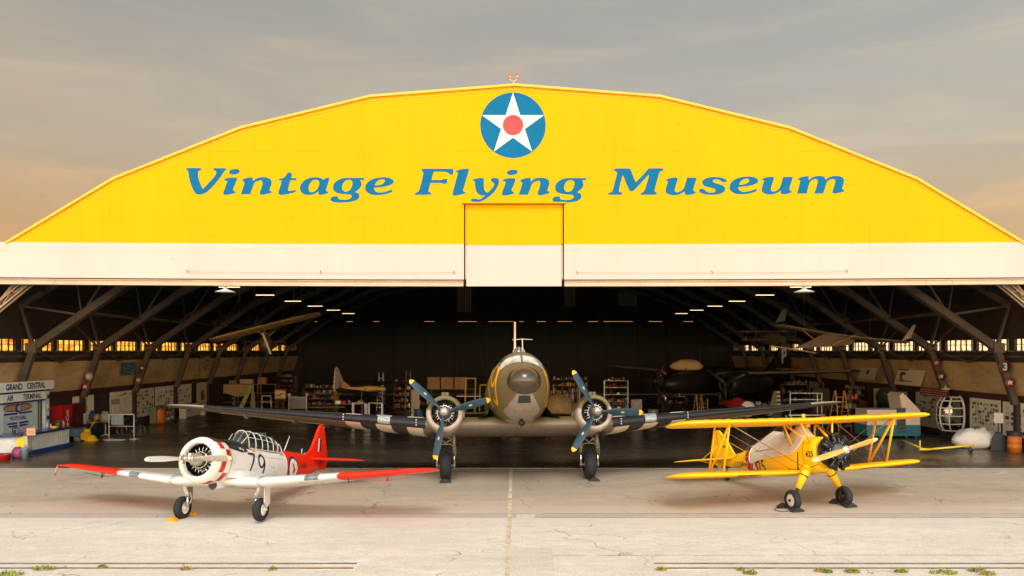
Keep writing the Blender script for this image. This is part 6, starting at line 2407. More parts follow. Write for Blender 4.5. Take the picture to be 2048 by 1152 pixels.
for sx, sy, lab in ((.30, -1.0, 'black chock before the yellow biplane cream hubbed wheel'), (-.34, -1.0, 'black chock behind the yellow biplane cream hubbed wheel'),
                    (.30, 1.02, 'black chock before the yellow biplane far wheel'), (-.34, 1.02, 'black chock behind the yellow biplane far wheel')):
    p = Vector((9.74, 23.34, 0)) + mw @ Vector((sx - .07, sy * SB, 0))
    chock(lab, (p.x, p.y, .002), R(-71.4) + pi / 2, MBC, .44, .17, .14, 'black wheel chocks')
mb = MB()
g = gp(1570, 1022)
pts = [(g.x + .25, g.y, .02), (g.x - .1, g.y - .15, .012), (g.x - .30, g.y + .02, .012), (g.x - .22, g.y + .3, .012), (g.x + .05, g.y + .42, .02)]
mb.tube([(p[0] - g.x, p[1] - g.y, p[2]) for p in pts], .010, 6)
o = mb.build('chock_rope', M_DARKM)
o.location = (g.x, g.y, 0)
tag(o, 'thin dark rope looped on the concrete beside the biplane chock', 'rope')
# ================================================================ LEFT SIDE OF THE HANGAR
M_KBLUE = mat('kiosk_pale_blue', (.55, .65, .65), .6, var=.1, scale=1.5, dirt=.15)
M_KTRIM = mat('kiosk_navy', (.012, .045, .17), .45, var=.12)
M_LETN = mat('kiosk_letters', (.018, .028, .085), .6)
M_GREYB = mat('grey_plastic', (.30, .31, .31), .5)
M_ORANGE = mat('orange_plastic', (.62, .17, .015), .5, var=.1)
M_BROWN = mat('brown_card', (.16, .085, .035), .7, var=.2)
M_TEAL = mat('teal_paint', (.03, .20, .26), .5, var=.12)
M_RAIL = mat('white_rail', (.72, .70, .63), .5)
M_DGREEN = mat('dark_green', (.03, .055, .03), .6, var=.25)
M_PAPER = mat('paper_white', (.58, .55, .47), .8, var=.08)
M_PHOTO = mat('photo_dark', (.05, .05, .045), .4, var=.7, scale=6)
M_PHOTO2 = mat('photo_mid', (.20, .22, .17), .4, var=.6, scale=7)
M_DARKA = mat('black_airframe', (.014, .013, .013), .35, var=.2, spec=.5)


def wall_text(mb, txt, h, sx, fn, mi=0, bold=.01, space=1.0):
    V, Fc = text_geo(txt, h, sx, bold=bold, space=space)
    put2d(mb, V, Fc, fn, mi)


# ---- the kiosk (front faces +X; u runs along +Y)
KX, KY = -24.6, 36.5
kio = empty('snack_kiosk', (KX, KY, 0))
tag(kio, 'pale blue snack kiosk front lettered Grand Central Air Terminal', 'kiosk')
mb = MB()
mb.box((-.10, -.35, 1.55), (.12, 4.3, 3.1))
mb.box((.0, 1.62, 1.55), (.22, .34, 3.0))
mb.box((.0, -1.86, 1.55), (.22, .42, 3.0))
mb.box((-.6, 1.78, 1.5), (1.1, .06, 3.0))
mb.build('wall', M_KBLUE, kio)
mb = MB()
mb.box((.08, -.30, 3.26), (.22, 4.7, .46), mi=0)
mb.box((.10, -.30, 2.985), (.14, 4.1, .06), mi=1)
mb.box((.06, -.26, 2.74), (.16, 3.4, .40), mi=0)
mb.box((.08, -.26, 2.49), (.14, 3.3, .07), mi=1)
sg_ = mb.build('sign_board', [mat('sign_cream_blue', (.74, .78, .70), .6, var=.08), M_KTRIM], kio)
mb = MB()
wall_text(mb, 'GRAND', .30, .80, lambda u, v: (.195, -1.02 + u, 3.13 + v), bold=.03)
wall_text(mb, 'CENTRAL', .30, .78, lambda u, v: (.195, .62 + u, 3.13 + v), bold=.03)
wall_text(mb, 'AIR', .27, .80, lambda u, v: (.145, -1.22 + u, 2.61 + v), bold=.03)
wall_text(mb, 'TERMINAL', .27, .80, lambda u, v: (.145, .38 + u, 2.61 + v), bold=.03)
for u0 in (-1.02, .62):
    for zz in (3.20, 3.36):
        mb.box((.194, u0, zz), (.006, 1.0 if u0 < 0 else 1.35, .012))
mb.build('lettering', M_LETN, sg_)
mb = MB()       # wing emblem with round boss and blue bars
for sg in (-1, 1):
    V, Fc = poly2d([smooth_poly([(.12 * sg, .10), (.45 * sg, .16), (.85 * sg, .08), (1.02 * sg, -.02), (.7 * sg, -.12), (.12 * sg, -.14)], 4)])
    put2d(mb, V, Fc, lambda u, v: (-.02, -.42 + u, 2.22 + v), 0)
    V, Fc = poly2d([smooth_poly([(.10 * sg, .14), (.45 * sg, .20), (.87 * sg, .12), (1.08 * sg, -.02), (.72 * sg, -.16), (.10 * sg, -.18)], 4)])
    put2d(mb, V, Fc, lambda u, v: (-.026, -.42 + u, 2.22 + v), 1)
mb.lathe([(0, .22), (.05, .21), (.08, .15)], (-.03, -.42, 2.20), (1, 0, 0), 24, 1)
mb.lathe([(.08, .15), (.09, .001)], (-.03, -.42, 2.20), (1, 0, 0), 24, 2)
for zz, w in ((1.94, 1.05), (1.46, .80), (1.32, .70)):
    for sg in (-1, 1):
        mb.prism([(-.02, -.42 + sg * .08, zz - .05), (-.02, -.42 + sg * w, zz - .03), (-.02, -.42 + sg * (w - .06), zz + .05), (-.02, -.42 + sg * .08, zz + .05)], (.01, 0, 0), 3)
wall_text(mb, "PILOT'S GRILL", .19, .72, lambda u, v: (-.015, -.42 + u, 1.62 + v), 3, .015)
mb.build('wing_emblem', [mat('wing_copper', (.45, .24, .15), .5), M_LETN, mat('boss_grey', (.40, .40, .36), .4), mat('emblem_navy', (.016, .04, .16), .5)], kio)
mb = MB()
mb.box((-.02, -.62, .98), (.03, .42, .52), mi=0)
mb.box((-.005, -.62, .98), (.012, .34, .44), mi=1)
mb.box((.004, -.70, 1.06), (.006, .12, .16), mi=0)
mb.build('menu_frame', [M_BLACK, M_PAPER], kio)
mb = MB()
for u, w in ((1.30, .05), (1.10, .03), (-1.55, .05)):
    mb.box((-.01, u, 1.5), (.06, w, 1.9))
mb.build('window_jamb', mat('jamb_dark', (.06, .05, .045), .6), kio)
mb = MB()
for k in range(4):
    mb.box((.16, 1.62, .9 + .55 * k), (.06, .28, .03))
    mb.box((.16, 1.58 + .02 * k, 1.0 + .55 * k), (.05, .14, .18), mi=1 + k % 2)
mb.build('leaflet_rack', [M_STEEL, M_PAPER, M_DGREEN], kio)

# ---- counter
cnt = empty('snack_counter', (-23.4, 36.0, 0))
tag(cnt, 'long white counter with navy blue top and base in front of the snack kiosk', 'counter')
fp = [(.0, 2.2), (.0, -.8)] + [(-.9 + .9 * cos(a), -.8 + .9 * -sin(a)) for a in [pi / 2 * k / 8 for k in range(1, 9)]] + [(-3.2, -1.7)]


def offs(P, d_):
    out = []
    for k, p in enumerate(P):
        a = Vector(P[max(k - 1, 0)])
        b_ = Vector(P[min(k + 1, len(P) - 1)])
        t = (b_ - a).normalized()
        n_ = Vector((-t.y, t.x))
        out.append((p[0] + n_.x * d_, p[1] + n_.y * d_))
    return out


def ribbon(mb, P, d0, d1, z0, z1, mi=0):
    A, B = offs(P, d0), offs(P, d1)
    rings = [[(a[0], a[1], z0), (b_[0], b_[1], z0), (b_[0], b_[1], z1), (a[0], a[1], z1)] for a, b_ in zip(A, B)]
    mb.loft(rings, mi, False)


mb = MB()
ribbon(mb, fp, -.04, .55 * -1, .22, .95)
ribbon(mb, fp, .0, -.04, .22, .95)
for k in range(16):
    mb.box((.008, -.7 + 2.85 * k / 15, .58), (.014, .03, .7))
mb.build('counter_front', mat('counter_white', (.60, .62, .56), .6, var=.12, scale=3, dirt=.2), cnt)
mb = MB()
ribbon(mb, fp, .10, -.70, .952, 1.06)
mb.build('counter_top', mat('counter_navy_top', (.012, .04, .145), .25, coat=.4), cnt)
mb = MB()
ribbon(mb, fp, .12, -.60, .004, .217)
mb.build('counter_base', M_KTRIM, cnt)


def bottle(label, loc, h, r, m, capm=None):
    o = empty('bottle', loc)
    tag(o, label, 'bottle', 'bottles on the snack counter')
    mb = MB()
    mb.lathe([(0, .001), (0, r), (h * .6, r), (h * .75, r * .45), (h * .9, r * .4)], (0, 0, 0), seg=12)
    mb.build('body', m, o)
    mb = MB()
    mb.lathe([(h * .9, r * .5), (h, r * .45), (h, .001)], (0, 0, 0), seg=10)
    mb.build('cap', capm or M_WHITE, o)
    return o


bottle('clear bottle with white cap next to the kiosk pilaster', (-23.75, 36.95, 1.062), .34, .07, mat('bottle_pale', (.34, .38, .40), .2))
bottle('short grey bottle beside the clear bottle on the counter', (-23.70, 37.16, 1.062), .24, .07, mat('bottle_grey', (.30, .33, .35), .3))
bottle('slim pale spray bottle near the far end of the counter', (-23.6, 38.05, 1.062), .36, .055, mat('bottle_spray', (.36, .42, .38), .3), M_DGREEN)
mb = MB()
for k in range(90):
    a, q = random.uniform(0, 2 * pi), random.random()
    b0 = Vector((.06 * cos(a), .06 * sin(a), 0))
    tip = Vector((.30 * q * cos(a), .34 * q * sin(a), .12 + .30 * random.random()))
    w = Vector((-sin(a), cos(a), 0)) * .025
    md = b0.lerp(tip, .6) + Vector((0, 0, .08))
    i = [mb.vert(p) for p in (b0 - w * .3, b0 + w * .3, md + w, md - w, tip)]
    mi = 0 if random.random() < .7 else 1
    mb.face([i[0], i[1], i[2], i[3]], mi)
    mb.face([i[3], i[2], i[4]], mi)
o = mb.build('counter_plant', [mat('plant_green', (.05, .085, .02), .6, var=.4), mat('plant_light', (.22, .24, .06), .6)], weld=False)
o.location = (-23.65, 37.66, 1.062)
tag(o, 'leafy green plant arrangement lying on the far end of the counter', 'plant')


def lump(name, label, cat, loc, size, m, seed=1, parts=5, group=None, jit=.045):
    """crumpled cloth / bag: a noisy closed surface sitting on its base"""
    rnd = random.Random(seed)
    ph = [(rnd.uniform(0, 6.3), rnd.choice((2, 3, 4, 5, 6, 7)), rnd.uniform(0, 6.3)) for _ in range(parts + 3)]
    mb = MB()
    rings = []
    for k in range(11):
        th = pi * k / 10
        ring = []
        for j in range(20):
            a = 2 * pi * j / 20
            q = 1 + sum(.055 * sin(f * a + p) * sin(f * th + p2) for p, f, p2 in ph)
            q += jit * rnd.uniform(-1, 1)
            z = cos(th)
            ring.append((size[0] / 2 * sin(th) ** .8 * cos(a) * q, size[1] / 2 * sin(th) ** .8 * sin(a) * q, max(0.004, (z + .75) / 1.75 * size[2] * (q if z > 0 else 1))))
        rings.append(ring)
    mb.loft(rings, 0, True, caps=(False, False))
    o = mb.build(name, m)
    o.location = loc
    tag(o, label, cat, group)
    return o


lump('rag', 'crumpled yellow rag on the counter front edge', 'rag', (-23.5, 37.15, 1.062), (.30, .42, .14), mat('rag_yellow', (.62, .38, .01), .8), 3)
lump('bag', 'purple pink bag on the floor under the parking sign', 'bag', tuple(gp(31, 917) + Vector((0, .2, .002))), (.5, .55, .48), mat('bag_pink', (.26, .04, .11), .6, var=.3), 5)


def bucket(label, loc, r, h, m, cat='bucket', name='bucket', group=None, handle=True):
    o = empty(name, loc)
    tag(o, label, cat, group)
    mb = MB()
    mb.lathe([(0, .001), (0, r * .82), (h, r), (h + .015, r * 1.05), (h - .02, r * .93), (.04, r * .78), (.04, .001)], seg=20)
    mb.build('body', m, o)
    if handle:
        mb = MB()
        mb.tube([(r * 1.03 * cos(a), .02, h - .02 - r * .8 * sin(a)) for a in [pi * k / 10 for k in range(11)]], .008, 5)
        mb.build('handle', M_STEEL, o)
    return o


p = gp(47, 917)
bucket('pale blue bucket right of the pink bag at the counter base', (p.x, p.y + .1, .002), .17, .46, mat('bucket_blue', (.20, .30, .36), .4))
p = gp(5, 921)
bucket('red tub at the left edge of the hangar floor', (p.x, p.y + .1, .002), .28, .26, mat('tub_red', (.50, .015, .012), .45), 'tub', 'tub', handle=False)
o = empty('storage_drum', (gp(6, 910).x, gp(6, 910).y + .35, .002))
tag(o, 'tall pale blue drum behind the red tub at the left edge', 'drum')
mb = MB()
mb.lathe([(0, .001), (0, .27), (.25, .27), (.27, .285), (.29, .27), (.55, .27), (.57, .285), (.59, .27), (.84, .27), (.85, .001)], seg=24)
mb.build('body', mat('drum_blue', (.13, .24, .28), .45, var=.15, dirt=.2), o)
mb = MB()
mb.lathe([(.852, .288), (.90, .288), (.91, .001)], seg=24)
mb.build('lid', M_DARKM, o)

# PARKING sign leaning on the counter, yellow sheet taped over it
p = gp(35, 914)
o = empty('parking_sign', (p.x, p.y + .12, .30), R(30))
tag(o, 'white parking sign with a yellow sheet taped over its middle', 'sign')
mb = MB()
mb.box((0, 0, .36), (.66, .03, .72))
mb.build('board', M_PAPER, o)
mb = MB()
wall_text(mb, 'PARKING', .15, .72, lambda u, v: (u, -.019, .10 + v), bold=.02)
mb.build('lettering', M_LETN, o)
mb = MB()
mb.box((.03, -.024, .34), (.34, .006, .70), Matrix.Rotation(R(-2), 3, 'Y'))
mb.build('yellow_sheet', mat('sheet_yellow', (.72, .60, .02), .7), o)
mb = MB()
mb.tube([(-.25, .05, .70), (-.25, .12, -.30)], .015, 6)
mb.tube([(.25, .05, .70), (.25, .12, -.30)], .015, 6)
mb.build('stand', M_DARKM, o)
# no-smoking sign on a post
p = gp(62, 914)
o = empty('prohibition_sign', (p.x, p.y, .002), R(28))
tag(o, 'small orange framed no smoking sign on a thin brown post', 'sign')
mb = MB()
mb.tube([(0, 0, .02), (0, 0, 1.0)], .022, 8)
for a in (20, 140, 260):
    mb.tube([(0, 0, .08), (.20 * cos(R(a)), .20 * sin(R(a)), .01)], .016, 6)
mb.build('post', mat('post_brown', (.17, .07, .045), .5), o)
mb = MB()
mb.box((-.04, 0, 1.20), (.50, .04, .40), mi=0)
mb.box((-.0, -.024, 1.20), (.34, .012, .34), mi=1)
mb.tube([(.0 + .12 * cos(2 * pi * k / 20), -.034, 1.20 + .12 * sin(2 * pi * k / 20)) for k in range(21)], .014, 5, 2, caps=False)
mb.bar((-.08, -.034, 1.28), (.08, -.034, 1.12), .012, .022, 2)
mb.box((.0, -.033, 1.19), (.15, .008, .03), mi=3)
mb.build('panel', [mat('sign_brown', (.10, .04, .03), .5), mat('sign_cream_orange', (.66, .42, .24), .6), mat('sign_orange', (.60, .16, .03), .5), M_BLACK], o)
# papers box behind it
lump('sheet_stack', 'white paper tray on the counter behind the no smoking sign', 'paper tray', (-23.75, 35.9, 1.062), (.3, .62, .22), M_PAPER, 11)

# ---- vending machines against the outer wall
def vending(label, y0, w, m, script, sm):
    o = empty('vending_machine', (-25.0, y0 + w / 2, .002))
    tag(o, label, 'vending machine')
    mb = MB()
    mb.box((-.40, 0, 1.04), (.78, w - .02, 1.95))
    mb.box((-.40, 0, .035), (.74, w - .08, .06), mi=1)
    mb.build('cabinet', [m, M_BLACK], o)
    mb = MB()
    mb.box((.005, -.02, 1.04), (.03, w - .10, 1.82))
    mb.box((.028, w * .30, 1.05), (.014, .12, .5), mi=1)
    mb.box((.028, -.05, .24), (.014, w * .5, .18), mi=1)
    d_ = mb.build('door', [sm, M_BLACK], o)
    if script:
        mb = MB()
        V, Fc = text_geo(script, .25, .95, shear=.35, bold=.025)
        put2d(mb, V, Fc, lambda u, v: (.03, -.02 - v + .10, 1.0 + u))
        mb.build('lettering', M_WHITE, d_)
    return o


vending('bright red cola vending machine with white script against the left wall', 40.15, .98, M_RED, 'Coca-Cola', mat('cola_red', (.48, .012, .015), .35))
vending('dark maroon vending machine next to the red cola machine', 41.2, .98, mat('maroon_cabinet', (.10, .014, .016), .4), None, mat('maroon_door', (.085, .010, .012), .3))


# ---- boards and posters
def board(name, label, cat, side, y0, y1, z0, z1, m, X=None, prints=None, pm=None, frame=None, tilt=0.0, group=None, extra=None):
    """flat panel whose face looks towards the middle of the hangar"""
    if X is None:
        y0, y1 = y0 * .983, y1 * .983
    X = X if X is not None else (WX - .16) * side
    o = empty(name, (X, (y0 + y1) / 2, z0), 0)
    tag(o, label, cat, group)
    w, h = y1 - y0, z1 - z0
    s_ = -side
    rt = Matrix.Rotation(tilt * side, 3, 'Y')
    mb = MB(rt.to_4x4())
    mb.box((0, 0, h / 2), (.035, w, h))
    if frame:
        for u in (-1, 1):
            mb.box((.006 * s_, u * (w / 2 + .02), h / 2), (.06, .05, h + .1), mi=1)
            mb.box((.006 * s_, 0, h / 2 + u * (h / 2 + .025)), (.06, w, .05), mi=1)
    mb.build('panel', [m, frame or m], o)
    if prints:
        nx, nz, u0, u1, v0, v1, fill, jit = prints
        mb = MB(rt.to_4x4())
        rnd = random.Random(int(y0 * 100))
        for a in range(nx):
            for b_ in range(nz):
                if rnd.random() > fill:
                    continue
                u = -w / 2 + w * (u0 + (u1 - u0) * (a + .5) / nx) + rnd.uniform(-jit, jit)
                v = h * (v0 + (v1 - v0) * (b_ + .5) / nz) + rnd.uniform(-jit, jit)
                mb.box((s_ * .022, u, v), (.008, w * (u1 - u0) / nx * rnd.uniform(.55, .8), h * (v1 - v0) / nz * rnd.uniform(.55, .8)), mi=rnd.randrange(len(pm)))
        mb.build('prints', pm, o)
    if extra:
        mb = MB(rt.to_4x4())
        ms_ = extra(mb, s_ * .024, w, h, s_)
        mb.build('artwork', ms_, o)
    return o


def lion(mb, x, w, h, s_):
    V, Fc = poly2d([smooth_poly([(-.30, .62), (-.34, .30), (-.40, 0), (-.30, -.40), (-.05, -.62), (.12, -.45), (.38, -.30), (.34, .05), (.26, .35), (.36, .62), (.08, .68)], 4)])
    put2d(mb, V, Fc, lambda u, v: (x, u, h * .58 + v * .78), 0)
    for u, v, a in ((-.10, .34, .5), (.05, .18, -.4), (0, .02, .7), (.06, -.18, -.6), (-.08, -.30, .4), (.12, .42, -.5)):
        V, Fc = stroke2d([(u - .16 * cos(a), v - .16 * sin(a)), (u, v + .04), (u + .16 * cos(a), v + .16 * sin(a))], .07, 4)
        put2d(mb, V, Fc, lambda p, q: (x + s_ * .004, p, h * .58 + q * .78), 1)
    return [mat('shield_ochre', (.52, .27, .03), .6, var=.2), M_BLACK]


board('poster_board', 'white board painted with a golden shield and black beast', 'poster', -1, 42.6, 44.7, .75, 2.38, mat('board_white', (.76, .72, .61), .7, var=.08), extra=lion)


def planehead(mb, x, w, h, s_):
    mb.box((x, 0, h * .86), (.006, w * .96, h * .22), mi=0)
    mb.prism([(x + s_ * .004, -w * .28, h * .80), (x + s_ * .004, w * .2, h * .93), (x + s_ * .004, w * .12, h * .86), (x + s_ * .004, -.05, h * .83)], (s_ * .004, 0, 0), 1)
    mb.prism([(x + s_ * .004, .05, h * .97), (x + s_ * .004, w * .15, h * .84), (x + s_ * .004, w * .05, h * .88)], (s_ * .004, 0, 0), 1)
    for k in range(3):
        mb.box((x + s_ * .006, w * .34, h * (.81 + .045 * k)), (.004, w * .18, .03), mi=1)
    for k, (a, b_, c, d_) in enumerate(((-.3, .60, .34, .20), (.12, .60, .40, .20), (-.22, .28, .42, .36), (.2, .30, .30, .34))):
        mb.box((x, w * a, h * b_), (.006, w * c, h * d_), mi=0 if k else 2)
        for j in range(5):
            mb.box((x + s_ * .005, w * a, h * (b_ - d_ * .38 + d_ * .76 * j / 4)), (.003, w * c * .8, .016), mi=2)
    return [mat('sheet_cream', (.80, .74, .56), .8), M_BLACK, mat('sheet_grey', (.34, .31, .23), .8)]


board('notice_board', 'cream information board with an aircraft drawing across its top', 'notice board', -1, 46.5, 49.5, .85, 2.42, M_WALLP, extra=planehead)
board('notice_board', 'grey board dotted with small dark photographs behind the bicycle', 'notice board', -1, 49.7, 52.2, .55, 2.45, mat('board_grey', (.58, .56, .46), .8), prints=(7, 7, .05, .95, .08, .95, .6, .05), pm=[M_PHOTO, M_PAPER, M_PHOTO2])
board('notice_board', 'long white board with rows of framed prints left of the wing tip', 'notice board', -1, 52.4, 58.2, .95, 2.45, mat('board_cream', (.74, .71, .57), .8), prints=(14, 4, .04, .96, .12, .80, .75, .03), pm=[M_PHOTO, M_PAPER, M_PAPER, M_PHOTO2])


def figure(mb, x, w, h, s_):
    V, Fc = poly2d([smooth_poly([(-.26, -.85), (-.30, -.2), (-.24, .2), (-.12, .42), (0, .55), (.14, .40), (.20, .1), (.30, -.2), (.34, -.85)], 4)])
    put2d(mb, V, Fc, lambda u, v: (x, u * .95, h * .50 + v * .62), 0)
    return [mat('figure_brown', (.13, .07, .04), .7, var=.5, scale=4)]


board('poster', 'tall cream poster with a dark hooded figure on the left wall', 'poster', -1, 59.2, 61.3, .60, 2.45, mat('poster_cream', (.60, .52, .40), .8), extra=figure)


def marks(mb, x, w, h, s_, mm=None):
    rnd = random.Random(int(w * 1000))
    for k in range(6):
        mb.box((x, rnd.uniform(-.3, .3) * w, h * (.15 + .13 * k)), (.005, w * rnd.uniform(.2, .5), h * .07), mi=k % 2)
    return [mm or M_BLACK, M_PHOTO2]


board('hanging_poster', 'blue photographic poster hanging high on the left boarded slope', 'poster', -1, 46.2, 47.9, 3.45, 4.28, mat('poster_blue', (.04, .12, .19), .6, var=.6, scale=3), X=-24.95, extra=lambda *a: marks(*a, mm=mat('poster_pale', (.25, .33, .36), .7)))
board('hanging_poster', 'small pale yellow poster with dark print high on the left slope', 'poster', -1, 52.6, 54.3, 3.90, 4.48, mat('poster_yellowish', (.42, .36, .17), .7), X=-24.95, extra=marks)
board('hanging_poster', 'tall narrow cream poster hanging beside the last left windows', 'poster', -1, 57.8, 59.6, 3.40, 4.62, mat('poster_tan', (.40, .31, .18), .7), X=-24.95, extra=marks)

# ---- floor things left
def drum(label, loc, r, h, m, lidm=None, group=None, name='oil_drum'):
    o = empty(name, loc)
    tag(o, label, 'drum', group)
    mb = MB()
    P = [(0, .001), (0, r)]
    for q in (.33, .66):
        P += [(h * q - .02, r), (h * q, r * 1.04), (h * q + .02, r)]
    P += [(h - .02, r), (h, r * 1.03), (h, .001)]
    mb.lathe(P, seg=24)
    mb.build('body', m, o)
    if lidm:
        mb = MB()
        mb.lathe([(h + .002, r * 1.05), (h + .22, r * 1.03), (h + .24, .001)], seg=24)
        mb.build('lid', lidm, o)
    return o


p = gp(318, 846)
drum('orange drum on the floor below the left notice boards', (p.x, p.y, .002), .40, .95, M_ORANGE)
# white cabinet / fireplace-like desk
p = gp(352, 848)
o = empty('white_cabinet', (-24.6, 55.6, .002))
tag(o, 'white cabinet with a dark open shelf under the long notice board', 'cabinet')
mb = MB()
mb.box((0, -1.6, .45), (.5, .28, .88))
mb.box((0, 1.6, .45), (.5, .28, .88))
mb.box((-.02, 0, .92), (.56, 3.6, .07))
mb.box((-.15, 0, .30), (.3, 2.9, .5))
mb.build('frame', mat('cabinet_cream', (.58, .54, .43), .6), o)
mb = MB()
mb.box((.02, 0, .70), (.2, 2.85, .32))
mb.build('opening', M_BLACK, o)
o = empty('bookcase', (-24.9, 51.4, .002))
tag(o, 'low greenish shelf unit between the orange drum and the bicycle', 'shelf')
mb = MB()
for z in (.05, .45, .85, 1.15):
    mb.box((0, 0, z), (.45, 2.6, .05))
for u in (-1.3, 0, 1.3):
    mb.box((0, u, .6), (.45, .05, 1.15))
mb.build('frame', mat('shelf_olive', (.20, .20, .11), .6), o)
mb = MB()
rnd = random.Random(4)
for z in (.08, .48, .88):
    u = -1.2
    while u < 1.2:
        w = rnd.uniform(.06, .3)
        if abs(u + w / 2) > .03 + w / 2:
            mb.box((0, u + w / 2, z + rnd.uniform(.08, .14)), (.3, w * .85, rnd.uniform(.14, .26)), mi=rnd.randrange(3))
        u += w
mb.build('contents', [M_BROWN, M_PAPER, M_PHOTO2], o)

# bicycle (side on to the viewer, pointing left)
p = gp(262, 872)
bk = empty('bicycle', (p.x, p.y, .002), R(180))
tag(bk, 'black bicycle leaning by the white rail stand on the left', 'bicycle')
MBK = mat('bicycle_black', (.016, .016, .016), .35)
for x in (-.54, .54):
    mb = MB()
    mb.tube([(x + .33 * cos(2 * pi * k / 32), 0, .345 + .33 * sin(2 * pi * k / 32)) for k in range(33)], .022, 8, caps=False)
    w_ = mb.build('wheel', M_RUBBER, bk)
    mb = MB()
    mb.tube([(x + .30 * cos(2 * pi * k / 24), 0, .345 + .30 * sin(2 * pi * k / 24)) for k in range(25)], .010, 6, caps=False)
    for k in range(14):
        a = 2 * pi * k / 14
        mb.bar((x, .02 * (-1) ** k, .345), (x + .30 * cos(a), 0, .345 + .30 * sin(a)), .004)
    mb.tube([(x, -.06, .345), (x, .06, .345)], .02, 8)
    mb.build('rim', M_STEEL, w_)
mb = MB()
for a, b_ in (((-.54, 0, .345), (-.12, 0, .30)), ((-.12, 0, .30), (-.22, 0, .82)), ((-.54, 0, .345), (-.20, 0, .72)), ((-.20, 0, .74), (.36, 0, .78)), ((-.12, 0, .30), (.38, 0, .70)), ((.36, 0, .92), (.40, 0, .66)), ((.40, 0, .66), (.54, 0, .345))):
    mb.tube([a, b_], .02, 8)
mb.build('frame', MBK, bk)
mb = MB()
mb.tube([(.30, -.30, 1.02), (.34, -.22, 1.04), (.36, 0, .98), (.34, .22, 1.04), (.30, .30, 1.02)], .015, 6)
mb.tube([(.36, 0, .90), (.36, 0, .98)], .016, 6)
mb.build('handlebar', M_STEEL, bk)
mb = MB()
mb.sphere((-.25, 0, .88), (.15, .08, .05), 12, 6)
mb.build('saddle', mat('saddle_brown', (.12, .05, .025), .5), bk)
mb = MB()
mb.lathe([(-.01, .10), (.01, .10), (.01, .001)], (-.12, .03, .30), (0, 1, 0), 16)
mb.tube([(-.12, .05, .30), (-.04, .05, .16), (-.04, .14, .16)], .012, 5)
mb.tube([(-.12, -.05, .30), (-.20, -.05, .44), (-.20, -.14, .44)], .012, 5)
mb.build('crank', M_STEEL, bk)
# white rail stand
p = gp(268, 879)
o = empty('rail_stand', (p.x, p.y, .002))
tag(o, 'white tubular rail stand with a hanging cloth in front of the bicycle', 'stand')
mb = MB()
for x in (0, -1.42):
    mb.tube([(x, 0, .01), (x, 0, 1.42)], .025, 8)
    mb.tube([(x - .18, -.15, .02), (x + .18, .15, .02)], .02, 6)
    mb.tube([(x - .18, .15, .02), (x + .18, -.15, .02)], .02, 6)
mb.tube([(0, 0, 1.42), (-1.42, 0, 1.42)], .025, 8)
mb.tube([(0, 0, .75), (-1.42, 0, .75)], .015, 6)
mb.build('frame', M_RAIL, o)
mb = MB()
rings = [[(-1.30 + .72 * k / 10, .03 * sin(k * 1.7) + .02, z) for k in range(11)] for z in (1.40, 1.1, .82)]
mb.loft(rings, 0, True, closed=False, caps=(False, False))
mb.build('cloth', mat('pale_teal_cloth', (.24, .32, .29), .8, var=.2), o)
# black litter bin, yellow lid, mop bucket, table clutter
p = gp(186, 876)
o = empty('litter_bin', (p.x, p.y, .002))
tag(o, 'tall black litter bin behind the yellow dome', 'bin')
mb = MB()
mb.lathe([(0, .001), (0, .25), (.85, .30), (.88, .31), (.88, .001)], seg=20)
mb.build('body', M_BLACK, o)
mb = MB()
mb.lathe([(.882, .33), (.93, .33), (.95, .29), (.95, .001)], seg=20)
mb.build('rim_lid', mat('bin_orange_rim', (.34, .14, .05), .6), o)
p = gp(185, 881)
o = MB()
o.lathe([(0, .001), (0, .36), (.05, .36), (.08, .28), (.22, .22), (.30, .14), (.32, .001)], seg=24)
ob = o.build('floor_dome', M_YEL)
ob.location = (p.x, p.y - .1, .002)
tag(ob, 'yellow dome shaped cover on the floor in front of the black bin', 'floor cover')
p = gp(171, 882)
o = empty('mop_bucket', (p.x, p.y, .002))
tag(o, 'yellow mop bucket with a wringer left of the yellow dome', 'mop bucket')
mb = MB()
mb.loft([[(sx * a, sy * b_, z) for sx, sy in ((-1, -1), (1, -1), (1, 1), (-1, 1))] for a, b_, z in ((.17, .14, .08), (.23, .18, .46), (.25, .2, .48))], 0, False)
mb.build('body', M_YEL, o)
mb = MB()
mb.box((0, .12, .56), (.34, .14, .18))
mb.tube([(.05, .16, .5), (.35, .5, 1.25)], .016, 6)
mb.build('wringer', M_YEL, o)
mb = MB()
for sx in (-1, 1):
    for sy in (-1, 1):
        mb.lathe([(-.02, .04), (.02, .04)], (.14 * sx, .12 * sy, .04), (0, 1, 0), 10, cap=True)
mb.build('castor', M_BLACK, o)
p = gp(166, 874)
o = empty('drink_cooler', (p.x, p.y + .1, .002))
tag(o, 'red and white stacked drink cooler beside the mop bucket', 'cooler')
mb = MB()
mb.lathe([(0, .001), (0, .2), (.75, .22), (.75, .001)], seg=18)
mb.build('body', mat('cooler_red', (.28, .015, .015), .5), o)
mb = MB()
mb.lathe([(.752, .23), (.85, .22), (.9, .16), (.9, .11), (1.35, .11), (1.36, .001)], seg=18)
mb.build('lid', M_PAPER, o)


